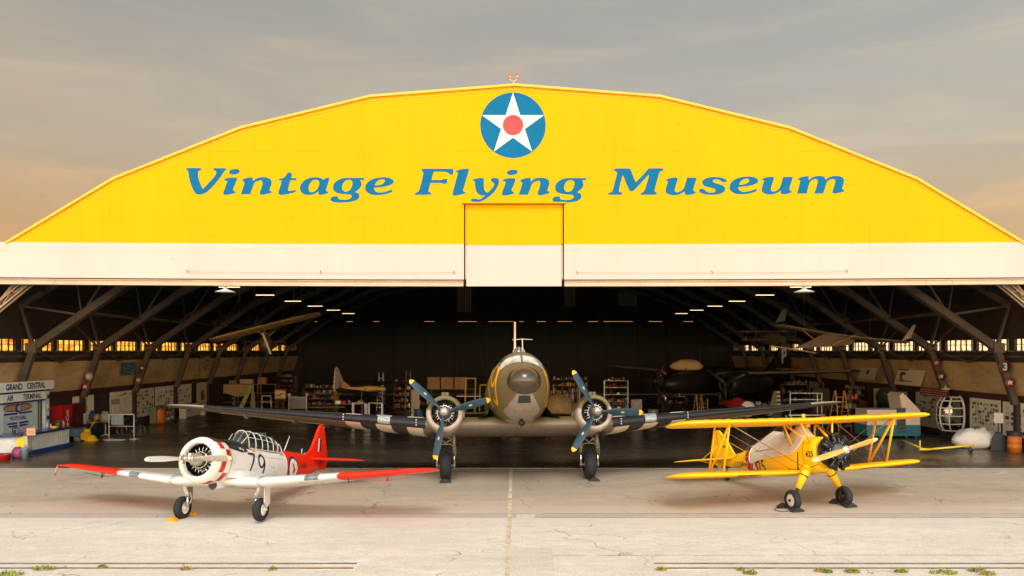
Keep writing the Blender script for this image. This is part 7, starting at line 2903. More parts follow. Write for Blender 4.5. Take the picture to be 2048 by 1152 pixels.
def table(label, loc, rz, l, w, h, topm, legm, pedestal=False, group=None):
    o = empty('work_table', loc, rz)
    tag(o, label, 'table', group)
    mb = MB()
    mb.box((0, 0, h - .02), (l, w, .04))
    mb.build('table_top', topm, o)
    if pedestal:
        mb = MB()
        mb.tube([(0, 0, .02), (0, 0, h - .04)], .03, 8)
        for a in (45, 135, 225, 315):
            mb.tube([(0, 0, .06), (.25 * cos(R(a)), .25 * sin(R(a)), .01)], .02, 6)
        mb.build('leg', legm, o)
    else:
        for sx in (-1, 1):
            for sy in (-1, 1):
                mb = MB()
                mb.bar((sx * (l / 2 - .06), sy * (w / 2 - .06), 0), (sx * (l / 2 - .06), sy * (w / 2 - .06), h - .04), .045)
                mb.build('leg', legm, o)
    return o


p = gp(172, 872)
table('dark table heaped with coats beside the maroon vending machine', (p.x - .4, p.y + .6, .002), .3, 1.9, .8, .92, M_BROWN, M_DARKM)
lump('coat_heap', 'grey brown coat heap on the left end of the dark table', 'coats', (p.x - .75, p.y + .6, .925), (.9, .7, .50), mat('coat_grey', (.13, .12, .09), .8, var=.4), 21)
lump('coat_heap', 'navy blue coat on the middle of the dark table', 'coats', (p.x - .1, p.y + .65, .925), (.7, .6, .46), mat('coat_navy', (.03, .05, .13), .8, var=.3), 22)
lump('parcel', 'pale and orange parcel on the right end of the dark table', 'parcel', (p.x + .38, p.y + .5, .925), (.42, .4, .34), mat('parcel_tan', (.42, .26, .12), .8, var=.5, scale=5), 23)
p = gp(211, 871)
table('small dark round table on a white pedestal by the bins', (p.x, p.y, .002), 0, .75, .75, .78, M_DARKM, M_RAIL, True)
lump('bag', 'pale plastic bag on the small pedestal table', 'bag', (p.x, p.y, .784), (.62, .55, .62), mat('bag_pale', (.34, .31, .25), .5, var=.2), 31)
p = gp(228, 881)
lump('floor_sheet', 'crumpled white plastic sheet lying flat on the dark floor', 'plastic sheet', (p.x, p.y, .003), (1.3, .5, .07), M_PAPER, 33)
p = gp(148, 885)
o = empty('tub', (p.x - .25, p.y + .5, .002))
tag(o, 'teal plastic tub behind the end of the snack counter', 'tub')
mb = MB()
mb.loft([[(sx * a, sy * b_, z) for sx, sy in ((-1, -1), (1, -1), (1, 1), (-1, 1))] for a, b_, z in ((.32, .24, .3), (.42, .32, .72), (.46, .36, .74))], 0, False)
mb.build('body', mat('tub_teal', (.09, .22, .25), .5), o)
mb = MB()
for sx in (-1, 1):
    mb.tube([(sx * .36, -.2, 0), (sx * .3, 0, .32)], .02, 6)
    mb.tube([(sx * .36, .2, 0), (sx * .3, 0, .32)], .02, 6)
mb.build('stand', M_STEEL, o)
p = gp(155, 882)
lump('plastic_bag', 'clear grey plastic bag on the floor right of the teal tub', 'bag', (p.x, p.y, .002), (.45, .4, .5), mat('film_grey', (.22, .23, .24), .3), 36)
# blue notice over the vending machines and a small yellow curtain
board('notice_sign', 'small dark blue notice above and left of the vending machines', 'sign', -1, 38.7, 40.0, 2.0, 2.4, mat('notice_blue', (.02, .05, .09), .6, var=.4), extra=lambda *a: marks(*a, mm=mat('notice_pale', (.16, .22, .25), .7)))
board('curtain', 'short yellow curtain panel between the kiosk and the cola machine', 'curtain', -1, 38.6, 39.7, 1.0, 1.85, mat('curtain_yellow', (.36, .22, .06), .8, var=.3))

# ---- far left work area
M_CART = mat('carton', (.32, .20, .09), .8, var=.25)


def carton(label, loc, s_, m, group, rz=0):
    o = MB()
    o.box((0, 0, s_[2] / 2), s_)
    o.box((0, 0, s_[2] + .006), (s_[0] * .98, s_[1] * .12, .008), mi=1)
    for sg in (-1, 1):
        o.prism([(-s_[0] / 2, sg * s_[1] / 2, s_[2]), (s_[0] / 2, sg * s_[1] / 2, s_[2]), (s_[0] / 2, sg * s_[1] * .55, s_[2] - .1), (-s_[0] / 2, sg * s_[1] * .55, s_[2] - .1)], (0, sg * .008, 0), 0)
    ob = o.build('carton', [m, M_BROWN])
    ob.location = loc
    ob.rotation_euler = (0, 0, rz)
    tag(ob, label, 'box', group)
    return ob


rk = empty('storage_rack', (at(480, 800, 64).x, 64.3, .002))
tag(rk, 'long timber storage rack with a sagging tan cloth on the left', 'rack')
mb = MB()
for x in (-2.4, -.4, 1.6, 3.2):
    for y in (-.4, .4):
        mb.bar((x, y, 0), (x, y, 2.1), .09)
for z in (.5, 1.3, 2.08):
    mb.box((.4, 0, z), (5.7, .86, .06))
mb.build('frame', M_WOOD, rk)
mb = MB()
rings = []
for z, d_ in ((2.0, 0), (1.7, .03), (1.42, .05), (1.25, .05)):
    rings.append([(-1.4 + 2.7 * k / 14, -.46 - d_, z - .20 * sin(pi * k / 14) ** 2 * (2.0 - z) * 2 + .05) for k in range(15)])
mb.loft(rings, 0, True, closed=False, caps=(False, False))
mb.build('cloth', mat('tan_cloth', (.46, .32, .17), .8, var=.2), rk)
bx = rk.location.x
for k, (dx, s_, lab) in enumerate(((-2.0, (1.1, .6, .35), 'long flat carton on the left end of the timber rack'), (-.7, (.6, .5, .28), 'small brown carton on the middle of the timber rack'), (.5, (1.1, .5, .40), 'pale carton on the right half of the timber rack'),
                                    (1.9, (.7, .5, .55), 'tall brown carton on the right end of the timber rack'))):
    carton(lab, (bx + dx, 64.3, 2.125), s_, mat('carton_pale', (.50, .38, .22), .8, var=.2) if k in (0, 2) else M_CART, 'cartons on the timber rack')
o = MB()
o.prism([(-.95, 0, 0), (-.55, 0, 0), (.35, 0, 2.0), (-.0, 0, 2.1)], (0, .05, 0))
ob = o.build('leaning_plank', mat('plank_green', (.40, .46, .18), .6, var=.2))
ob.location = (at(497, 805, 63).x, 63.2, .0)
tag(ob, 'pale green plank leaning against the timber rack', 'plank')
ob = MB()
ob.prism([(-.20, 0, 0), (.28, 0, 0), (.16, 0, 1.5), (-.10, 0, 1.5)], (0, .06, 0))
ob = ob.build('propeller_blade', mat('blade_beige', (.32, .26, .17), .5))
ob.location = (at(505, 805, 62.6).x, 62.6, .0)
tag(ob, 'beige spare propeller blade standing upright by the green plank', 'blade')
o = empty('walker_frame', (at(533, 805, 61).x, 61, .002))
tag(o, 'white metal frame trolley right of the spare blade', 'trolley')
mb = MB()
for x in (-.4, .4):
    mb.tube([(x, 0, .05), (x * .9, 0, 1.25)], .04, 8)
mb.tube([(-.36, 0, 1.25), (.36, 0, 1.25)], .04, 8)
mb.tube([(-.38, 0, .75), (.38, 0, .75)], .04, 8)
mb.build('frame', M_RAIL, o)
mb = MB()
for x in (-.4, .4):
    mb.lathe([(-.03, .05), (.03, .05)], (x, 0, .05), (0, 1, 0), 10, cap=True)
mb.build('castor', M_BLACK, o)
# framed plane picture on an easel
o = empty('easel_picture', (at(561, 800, 58).x, 58, .002))
tag(o, 'framed picture of an aircraft on an easel, tan background', 'picture')
mb = MB()
mb.box((0, 0, 1.55), (.95, .05, .78), mi=1)
mb.box((0, -.03, 1.55), (.80, .012, .62), mi=0)
for a, b_ in (((-.25, 1.45), (.28, 1.62)), ((-.05, 1.40), (.02, 1.66)), ((-.30, 1.40), (-.22, 1.56))):
    mb.bar((a[0], -.04, a[1]), (b_[0], -.04, b_[1]), .008, .06, 2)
mb.build('picture', [mat('picture_tan', (.70, .48, .25), .6, var=.2), M_WOOD, M_BLACK], o)
mb = MB()
for x in (-.35, .35):
    mb.bar((x, .03, 0), (x * .4, .06, 2.0), .04)
mb.bar((0, .5, 0), (0, .1, 1.9), .04)
mb.build('easel_leg', M_WOOD, o)
# display case on legs
o = empty('display_case', (at(597, 800, 57).x, 57, .002))
tag(o, 'glass fronted green display case with posts beside the easel picture', 'display case')
mb = MB()
mb.box((0, .1, .95), (1.35, .5, .9))
mb.build('case_body', mat('case_green', (.035, .05, .035), .25, var=.4, scale=4, coat=.5), o)
mb = MB()
for x in (-.70, .70):
    mb.bar((x, -.18, 0), (x, -.18, 1.45), .035)
mb.bar((-.7, -.18, 1.42), (.7, -.18, 1.42), .03)
mb.build('post', M_STEEL, o)
for x, lab in ((-.66, 'small white card on the left post of the display case'), (.72, 'small white card on the right post of the display case')):
    ob = MB()
    ob.box((0, 0, .13), (.2, .03, .24))
    ob.bar((0, .02, 0), (0, .02, .1), .02)
    ob = ob.build('label_card', M_PAPER)
    ob.location = (o.location.x + x, 56.80, 1.46)
    tag(ob, lab, 'card', 'cards on the display case')


# ================================================================ OTHER AIRCRAFT IN THE DARK
def tailed(name, label, loc, rz, span, length, fr, mats, zw=None, finh=1.3, pitch=0.0, chord=1.5, group=None, dih=.03, prop=True, wheels=True, z0=None, roll=0, taper=.6, nose=.28):
    """a simple light aircraft: x forward; mats = fuselage, wing, fin"""
    o = empty(name, loc, rz)
    tag(o, label, 'airplane', group)
    zc = z0 if z0 is not None else fr + .55
    xf = Matrix.Translation((0, 0, zc)) @ Matrix.Rotation(-pitch, 4, 'Y') @ Matrix.Rotation(roll, 4, 'X')
    L = length
    HH = Hull([(L * nose, fr * .55, fr * .5, -fr * .5, 2), (L * nose - .3, fr * .9, fr * .85, -fr * .85, 2), (L * .08, fr, fr, -fr, 2.2), (-L * .12, fr * .95, fr * 1.25, -fr, 2.1), (-L * .35, fr * .55, fr * .75, -fr * .5, 2), (-L * (1 - nose), .05, fr * .6, fr * .2, 2)])
    mb = MB(xf)
    n_ = 16
    HH.mesh(mb, [L * nose - L * k / n_ * .999 for k in range(n_ + 1)], 20)
    mb.build('fuselage', mats[0], o)
    mb = MB(xf)
    z = -fr * .6 if zw is None else zw
    h = span / 2
    st = []
    for f in (-1, -.97, -.9, -.5, 0, .5, .9, .97, 1):
        a = abs(f)
        c = chord * (1 - (1 - taper) * a) * (1 if a < .95 else (.7 if a < .99 else .25))
        st.append((f * h, L * .08 + c * .4, z + dih * h * a, c, .12, 1))
    wing(mb, st, n=8)
    mb.build('wing', mats[1], o)
    mb = MB(xf)
    xb = -L * (1 - nose)
    P = smooth_poly([(xb + L * .20, fr * .6), (xb + L * .08, fr * .6 + finh * .75), (xb + L * .03, fr * .6 + finh), (xb - .02, fr * .6 + finh * .9), (xb - L * .03, fr * .6), (xb, 0.1)], 3)
    mb.prism([(x, -.04, zz) for x, zz in P], (0, .08, 0))
    mb.build('fin', mats[2], o)
    mb = MB(xf)
    wing(mb, [(f * span * .17, xb + L * .13 - abs(f) * .2, fr * .4, (L * .13) * (1 - .35 * abs(f)), .08, 0) for f in (-1, -.5, 0, .5, 1)], n=6)
    mb.build('tailplane', mats[-1], o)
    if prop:
        mb = MB(xf)
        mb.lathe([(0, fr * .4), (.12, fr * .3), (.25, .001)], (L * nose, 0, 0), (1, 0, 0), 12)
        mb.tube([(L * nose + .1, -.9, .3), (L * nose + .1, 0, 0), (L * nose + .1, .9, -.3)], [.03, .09, .03], 6, flat=.4, fdir=(0, 0, 1))
        mb.build('propeller', M_DARKM, o)
    if wheels:
        for s_ in (-1, 1):
            mb = MB()
            mb.lathe([(-.08, .001), (-.08, .2), (-.05, .28), (.05, .28), (.08, .2), (.08, .001)], (L * .12, s_ * .9, .285), (0, 1, 0), 16)
            mb.tube([(L * .12, s_ * .85, .28), (L * .10, s_ * fr * .5, zc - fr * .5)], .05, 6)
            mb.build('wheel', M_RUBBER, o)
    return o


M_OD = mat('dark_olive_wing', (.045, .042, .028), .5, var=.2)
M_SILV = mat('mottled_silver', (.62, .56, .50), .5, var=.5, scale=6)
tailed('fighter_airplane', 'dark olive monoplane with a mottled silver fin at the back of the hangar', (at(738, 800, 60).x, 60, 0), R(78), 10.0, 8.6, .55, [M_OD, M_OD, M_SILV, M_OD], zw=.45, finh=1.6, z0=1.9, dih=.01)
tailed('target_airplane', 'small yellow aircraft with a roundel and dark blue nose on a stand', (at(748, 800, 54).x, 54, 0), R(2), .9, 3.2, .20, [mat('drone_yellow', (.55, .32, .05), .5), M_BLUE, mat('drone_yellow2', (.30, .17, .02), .5)], z0=2.2, finh=.45, prop=False, wheels=False, chord=.8, dih=0)
o = bpy.data.objects.get('target_airplane')
mb = MB()
mb.lathe([(0, .11), (.01, .11), (.012, .001)], (-.6, -.22, 2.22), (0, -1, 0), 16, 0)
mb.lathe([(.013, .06), (.02, .06), (.022, .001)], (-.6, -.22, 2.22), (0, -1, 0), 16, 1)
mb.build('roundel', [M_PAPER, M_DARKM], o)
mb = MB()
for x in (-.9, .6):
    mb.bar((x, 0, 0), (x, 0, 2.05), .06)
    mb.bar((x - .3, 0, .02), (x + .3, 0, .02), .06)
mb.build('stand', M_DARKM, o)
# slim-legged tables with white tops
for px, lab, w in ((722, 'left one of two slim white topped tables by the propeller', 1.15), (748, 'right one of two slim white topped tables by the propeller', 1.2), (655, 'long narrow table with a red edge left of the slim tables', 2.4)):
    table(lab, (at(px, 800, 48).x, 48, .002), 0, w, .55, 1.62 if px > 700 else 1.35, M_PAPER if px > 700 else mat('table_red_edge', (.20, .06, .04), .5), M_STEEL, px < 700, 'slim white topped tables' if px > 700 else None)
# ladders
def step_ladder(label, loc, rz, h, m, w=.5, group='step ladders at the back'):
    o = empty('step_ladder', loc, rz)
    tag(o, label, 'ladder', group)
    for sg, nm in ((-1, 'front_rail'), (1, 'rear_rail')):
        mb = MB()
        for sx in (-1, 1):
            mb.bar((sx * w / 2, sg * h * .22, 0), (sx * w * .35, sg * .04, h), .06, .04)
        mb.build(nm, m, o)
    for k in range(1, int(h / .3)):
        z = .3 * k
        mb = MB()
        y = -h * .22 + (h * .22 - .04) * z / h
        mb.box((0, y, z), (w * (1 - .3 * z / h), .12, .03))
        mb.build('step', m, o)
    return o


step_ladder('pale step ladder right of the mottled silver fin', (at(760, 800, 61).x, 61.5, .002), 0, 3.2, M_STEEL)
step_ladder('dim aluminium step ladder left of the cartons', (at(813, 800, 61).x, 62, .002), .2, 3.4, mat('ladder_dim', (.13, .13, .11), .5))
# cartons on a bench behind the left engine
tb = table('long workbench carrying three large brown cartons', (at(905, 800, 60).x, 60, .002), 0, 3.6, .8, 1.9, M_WOOD, M_DARKM)
for k, lab in enumerate(('left one of the big brown cartons on the long workbench', 'middle one of the big brown cartons on the long workbench', 'right one of the big brown cartons, half hidden by the fuselage')):
    carton(lab, (at(868 + 27 * k, 800, 60).x, 60, 1.902), (1.0, .7, .95), M_CART, 'big cartons on the workbench')
o = empty('yellow_scaffold', (at(946, 800, 56).x, 56, .002))
tag(o, 'yellow tubular scaffold steps with hand rails left of the transport nose', 'scaffold')
mb = MB()
for x, z in ((-.55, 2.9), (.2, 2.9), (.55, 2.4), (1.1, 2.4)):
    for y in (-.35, .35):
        mb.tube([(x - .06, y, 0), (x, y, z)], .035, 6)
for y in (-.35, .35):
    mb.tube([(-.55, y, 2.9), (.2, y, 2.9)], .035, 6)
    mb.tube([(.55, y, 2.4), (1.1, y, 2.4)], .035, 6)
mb.build('rail', mat('scaffold_yellow', (.62, .42, .07), .5), o)
mb = MB()
mb.box((-.3, 0, 1.55), (1.9, .7, .05))
mb.box((.5, 0, 1.1), (1.4, .7, .05))
mb.build('platform', M_STEEL, o)

# ---- dark twin-engined bomber, right
M_BOMB = mat('bomber_black', (.011, .011, .011), .4, var=.25, spec=.3)
M_WTOP = mat('bomber_wing_top', (.17, .15, .11), .5, var=.2)
bo = empty('bomber_airplane', (15.9, 56, 0), R(-140))
tag(bo, 'black twin engined bomber with a white letter P on its tall tail, in the dark', 'airplane')
xf = Matrix.Translation((0, 0, 2.75))
mb = MB(xf)
BH = Hull([(7.0, .2, .1, -.3, 2), (6.2, .62, .5, -.7, 2), (4.5, .85, .85, -.85, 2.2), (2, .9, 1.1, -.9, 2.3), (-1.5, .85, 1.0, -.85, 2.2), (-5, .6, .75, -.45, 2), (-9.2, .18, .55, .1, 2)])
BH.mesh(mb, [7 - 16.2 * k / 20 for k in range(21)], 24)
mb.build('fuselage', M_BOMB, bo)
mb = MB(xf)
wing(mb, [(f * 10.6, 2.1 - abs(f) * .7, .45 + .5 * abs(f), 3.3 - 1.7 * abs(f), .13, 1) for f in (-1, -.97, -.5, 0, .5, .97, 1)], n=10, mf=lambda k, xc, up: 1 if up else 0)
mb.build('wing', [M_BOMB, M_WTOP], bo)
for s_ in (-1, 1):
    mb = MB(xf)
    mb.lathe([(4.0, .50), (4.1, .58), (3.9, .74), (3.4, .82), (2.2, .84), (.2, .72), (-1.4, .35), (-2.2, .02)], (0, s_ * 3.1, -.05), (1, 0, 0), 28)
    mb.lathe([(3.9, .56), (3.3, .5), (3.29, .001)], (0, s_ * 3.1, -.05), (1, 0, 0), 20, 1)
    nc = mb.build('nacelle', [M_BOMB, M_DARKM], bo)
    mb = MB(xf)
    mb.lathe([(3.3, .48), (3.6, .22), (4.2, .10), (4.25, .001)], (0, s_ * 3.1, -.05), (1, 0, 0), 16)
    for k in range(9):
        a = 2 * pi * k / 9
        mb.tube([(3.55, s_ * 3.1 + .2 * cos(a), -.05 + .2 * sin(a)), (3.5, s_ * 3.1 + .5 * cos(a), -.05 + .5 * sin(a))], .06, 6)
    mb.build('radial_engine', M_CRANK if s_ < 0 else M_DARKM, bo)
    mb = MB(xf)
    for k in range(3):
        a = 2 * pi * k / 3 + (.45 if s_ > 0 else 1.0)
        mb.tube([(4.15, s_ * 3.1, -.05), (4.15, s_ * 3.1 + .9 * cos(a), -.05 + .9 * sin(a)), (4.15, s_ * 3.1 + 1.75 * cos(a), -.05 + 1.75 * sin(a))], [.10, .16, .09], 8, flat=.3, fdir=(0, -sin(a), cos(a)))
    mb.build('propeller', M_BLACK, bo)
    mb = MB(xf)
    mb.tube([(2.9, s_ * 3.1, -.7), (2.9, s_ * 3.1, -2.2)], .07, 8)
    mb.build('landing_gear_leg', M_CHROME, bo)
    mb = MB(xf)
    mb.lathe([(-.18, .3), (-.15, .5), (.15, .5), (.18, .3)], (2.9, s_ * 3.1, -2.24), (0, 1, 0), 20, cap=True)
    mb.build('wheel', M_RUBBER, bo)
mb = MB(xf)      # tall tail
fin = smooth_poly([(-6.0, .6), (-7.4, 1.5), (-8.3, 2.5), (-8.6, 2.9), (-9.6, 2.95), (-9.9, 2.6), (-9.9, .6), (-9.3, .1)], 3, 60)
mb.prism([(x, -.10, z) for x, z in fin], (0, .2, 0))
fn = mb.build('fin', M_BOMB, bo)
for s_ in (-1, 1):
    mb = MB(xf)
    V, Fc = text_geo('P', 1.25, .95, bold=.03)
    put2d(mb, V, Fc, lambda u, v: (-8.85 - s_ * u, s_ * .112, 1.25 + v))
    for sg in (-1, 1):
        V, Fc = poly2d([smooth_poly([(.1 * sg, .06), (.55 * sg, .15), (.62 * sg, .06), (.1 * sg, -.14)], 3)])
        put2d(mb, V, Fc, lambda u, v: (-8.9 + u, s_ * .112, .62 + v))
    mb.build('fin_letter', mat('letter_offwhite', (.80, .76, .68), .6), fn)
mb = MB(xf)
wing(mb, [(f * 3.4, -7.6 - abs(f) * .5, .75, 1.7 - .6 * abs(f), .1, 0) for f in (-1, -.5, 0, .5, 1)], n=8)
mb.build('tailplane', M_WTOP, bo)
mb = MB(xf)
mb.lathe([(-.6, .001), (-.5, .35), (0, .48), (.7, .46), (1.3, .25), (1.5, .001)], (3.4, 0, 1.05), (1, 0, 0), 18)
mb.build('cockpit_canopy', mat('canopy_dusty', (.10, .10, .09), .15), bo)
mb = MB(xf)      # orange cover over the near cowling lip, yellow script and red band on the nacelle
for k in range(8):
    a0, a1 = R(40) + R(95) * k / 8, R(40) + R(95) * (k + 1) / 8
    mb.quad((4.12, -3.1 + .62 * cos(a0), -.05 + .62 * sin(a0)), (4.12, -3.1 + .62 * cos(a1), -.05 + .62 * sin(a1)), (3.5, -3.1 + .845 * cos(a1), -.05 + .845 * sin(a1)), (3.5, -3.1 + .845 * cos(a0), -.05 + .845 * sin(a0)), 0)
mb.build('cowl_cover', mat('cover_orange', (.75, .33, .04), .6), bo)
for s_ in (-1,):
    mb = MB(xf)
    for k, (u0, u1, v) in enumerate(((2.7, 2.2, .30), (2.65, 2.35, .18), (2.75, 2.15, .06), (2.3, 2.15, .38))):
        V, Fc = stroke2d([(u0, v), ((u0 + u1) / 2, v + .07), (u1, v + .02)], .07, 4)
        put2d(mb, V, Fc, lambda x, z: (x, s_ * 3.1 - s_ * (sqrt(max(.01, .84 ** 2 - z * z)) + .012), -.05 + z), 0)
    for x in (.95, .80):
        V, Fc = stroke2d([(x, .6), (x, 0), (x, -.65)], .05, 10)
        put2d(mb, V, Fc, lambda xx, z: (xx, s_ * 3.1 - s_ * (sqrt(max(.01, .80 ** 2 - z * z)) + .012), -.05 + z), 1)
    mb.build('nacelle_script', [mat('script_yellow', (.80, .66, .08), .6), mat('band_pale_red', (.35, .14, .10), .6)], bo)
o = lump('canvas_cover', 'tan canvas cover thrown over the top of the black bomber nacelle', 'cover', (at(1375, 800, 53).x, 53.2, 3.62), (2.4, .9, .75), mat('cover_tan', (.40, .29, .15), .8), 41, 2, jit=.02)
# stools / step ladders in front of the bomber
step_ladder('wooden step ladder under the black bomber engine', (at(1397, 815, 49).x, 49, .002), .3, 2.1, mat('ladder_wood', (.26, .15, .06), .6), .55)
step_ladder('small wooden step ladder right of the taller wooden one', (at(1411, 815, 49).x + .1, 49.6, .002), -.2, 1.8, mat('ladder_wood2', (.20, .12, .05), .6), .5)
# red toolboxes and a grey terminal by the bomber nose
for k, (px, w, h, m, lab) in enumerate(((1272, .75, 1.7, mat('cabinet_mesh', (.22, .19, .17), .5, var=.4, scale=12), 'grey mesh locker below the bomber propeller'), (1262, 1.1, 1.05, mat('cabinet_mauve', (.15, .11, .10), .5, var=.3, scale=10), 'low mauve cabinet left of the mesh locker'), (1305, .7, .9, mat('cabinet_green', (.06, .075, .03), .5), 'low dark green cabinet below the bomber nacelle'))):
    o = empty('tool_cabinet', (at(px, 800, 50 + k * .8).x, 50 + k * .8, .002))
    tag(o, lab, 'cabinet')
    mb = MB()
    mb.box((0, 0, h / 2), (w, .5, h))
    mb.build('body', m, o)
    mb = MB()
    for j in range(3):
        mb.box((0, -.262, h * (.2 + .28 * j)), (w * .88, .02, h * .22))
        mb.box((0, -.28, h * (.26 + .28 * j)), (w * .3, .02, .03), mi=1)
    mb.build('drawer', [m, M_STEEL], o)
# trainer with a black-and-white striped rudder, red/white cowl
tailed('small_airplane', 'small aircraft with a red and white nose behind the right wing', (at(1482, 812, 47).x, 47, 0), R(-80), 3.0, 3.8, .52, [mat('nose_red', (.50, .03, .03), .4), M_DARKM, M_DARKM], z0=1.35, finh=.6, wheels=False, chord=.7)
o = bpy.data.objects['small_airplane']
mb = MB()
mb.lathe([(-.12, .50), (.02, .40), (.10, .22), (.12, .001)], (3.8 * .28 - .02, 0, 1.35), (1, 0, 0), 18)
mb.build('nose_bowl', M_PAPER, o)
mb = MB()
for x in (-.8, .4):
    mb.box((x, 0, .42), (.1, .5, .84))
mb.build('stand', M_DARKM, o)
o = empty('spare_rudder', (at(1551, 815, 50).x, 50, .002))
tag(o, 'tan and black upright rudder with black and white stripes', 'rudder')
mb = MB()
P = [(-.45, 0, 1.0), (-.10, 0, 2.25), (.05, 0, 2.3), (.08, 0, 1.0)]
mb.prism(P, (0, .1, 0))
mb.build('fin', mat('rudder_tan', (.20, .13, .06), .6), o)
mb = MB()
for k in range(9):
    mb.prism([(.082, 0, 1.0 + .14 * k), (.40 - .012 * k, 0, 1.0 + .14 * k), (.39 - .012 * k, 0, 1.14 + .14 * k), (.082, 0, 1.14 + .14 * k)], (0, .09, 0), k % 2)
mb.build('striped_rudder', [M_PAPER, M_BLACK], o)
mb = MB()
mb.box((0, .05, .5), (.7, .5, 1.0))
mb.build('stand', M_BLACK, o)

# platform with white hand rail, orange steps
o = empty('access_platform', (at(1612, 820, 46).x, 46, .002))
tag(o, 'wheeled access platform with a white hand rail behind the right wing', 'platform')
mb = MB()
for x in (-1.0, .72, 1.0):
    mb.tube([(x, 0, 1.0), (x, 0, 2.35)], .035, 8)
for z in (2.35, 1.95):
    mb.tube([(-1.0, 0, z), (1.0, 0, z)], .03, 8)
mb.build('hand_rail', M_RAIL, o)
mb = MB()
mb.box((0, .3, .97), (2.3, .9, .07))
for x in (-1, 1):
    for y in (-.1, .7):
        mb.bar((x, y, .1), (x, y, .95), .06)
mb.build('deck', M_STEEL, o)
step_ladder('orange step ladder at the right of the access platform', (at(1682, 820, 46).x, 46.2, .002), .2, 2.5, mat('ladder_orange', (.55, .28, .05), .5), .9, 'orange step ladders')

# ================================================================ RIGHT SIDE
board('notice_board', 'cream board with black and white prints at the right edge of the view', 'notice board', 1, 35.6, 38.6, .65, 2.40, mat('board_pale2', (.78, .76, .65), .8), prints=(6, 6, .05, .95, .05, .85, .85, .04), pm=[M_PHOTO, M_PHOTO, M_PAPER])
board('notice_board', 'pale green board covered with small greenish photographs', 'notice board', 1, 38.8, 41.4, .35, 2.42, mat('board_green', (.68, .68, .50), .8), prints=(10, 6, .08, .92, .32, .90, .8, .04), pm=[mat('print_green', (.07, .13, .07), .6, var=.5, scale=6), mat('print_pale', (.36, .42, .32), .7), M_PHOTO])
board('notice_board', 'grey green board of typed sheets left of the glazed bomber nose', 'notice board', 1, 44.3, 47.0, .35, 2.45, mat('board_sage', (.56, .56, .41), .8), prints=(9, 7, .05, .95, .28, .95, .8, .04), pm=[M_PHOTO2, M_PAPER, M_PHOTO])
o = empty('wall_window', ((WX - .2), 47.9, .2))
tag(o, 'mauve framed double door with narrow glass panes on the right wall', 'door')
mb = MB()
mb.box((0, 0, 1.1), (.06, 1.5, 2.2))
mb.build('door_leaf', mat('door_mauve', (.20, .15, .14), .6), o)
mb = MB()
for u in (-.4, .15, .5):
    mb.box((-.04, u, 1.15), (.03, .26, 1.3))
mb.build('pane', M_COCK, o)
mb = MB()
for z in (1.95, 2.1):
    mb.box((-.05, 0, z), (.04, 1.5, .06))
mb.build('header_strip', M_WALLP, o)
board('hanging_banner', 'large white banner with dark headline and a brown figure on the right slope', 'banner', 1, 44.8, 47.9, 2.85, 4.08, mat('banner_cream', (.70, .61, .44), .8, var=.06), X=24.95, tilt=.28,
      extra=lambda mb, x, w, h, s_: [mb.box((x, -s_ * -.28 * w * -1, h * .84), (.005, w * .40, h * .16), mi=0), mb.box((x, .26 * w * s_ * -1, h * .58), (.005, w * .22, h * .13), mi=0), mb.box((x, .12 * w * s_ * -1, h * .2), (.005, w * .6, h * .05), mi=2),
                                     put2d(mb, *poly2d([smooth_poly([(-.3, -.3), (0, -.1), (.1, .15), (-.1, .3), (.2, .35), (.3, .1), (.25, -.2), (.1, -.35)], 4)]), lambda u, v: (x, u * 1.4 - .22 * w * s_ * -1 * -1, h * .42 + v), 1)] and [M_BLACK, mat('banner_brown', (.26, .13, .06), .8, var=.4), M_BROWN])
board('hanging_banner', 'plain cream banner with a small dark crest further back on the right slope', 'banner', 1, 50.6, 53.0, 3.0, 3.85, mat('banner_cream2', (.58, .52, .38), .8), X=24.95, tilt=.28, extra=lambda mb, x, w, h, s_: [mb.lathe([(0, .19), (.006, .19), (.007, .001)], (x, -.05, h * .62), (s_, 0, 0), 16)] and [M_DGREEN])
board('hanging_banner', 'small pale pink flag beside the plain cream banner', 'banner', 1, 49.0, 50.2, 3.25, 3.95, mat('banner_pink', (.30, .22, .19), .8, var=.3), X=24.95, tilt=.28)
mb = MB()
mb.box((0, 0, .0), (.04, 2.9, .42))
for r_ in range(3):
    for c in range(14):
        mb.box((-.024, -1.32 + .20 * c + .1 * (r_ % 2), -.13 + .13 * r_), (.008, .06, .05), mi=1)
ob = mb.build('star_bunting', [mat('bunting_red', (.17, .010, .012), .7), M_PAPER])
ob.location = (WX - 1.2, 42.4, 2.60)
tag(ob, 'dark red bunting strip with white stars above the glazed bomber nose', 'bunting')
# glazed bomber nose standing on its frame
gn = empty('glazed_nose', (25.0, 41.6, .35), R(205))
tag(gn, 'glazed bomber nose dome with white window bars standing by the right wall', 'aircraft nose')
nb = mat('nose_bars', (.70, .70, .64), .4)


def nose_pt(t, z):
    # plan is half an ellipse, shrinking towards the top and the sill
    q = sqrt(max(0, 1 - (abs(z - 1.05) / 1.12) ** 2.6))
    return (.95 * q * cos(t), .68 * (.35 + .65 * q) * sin(t), z)


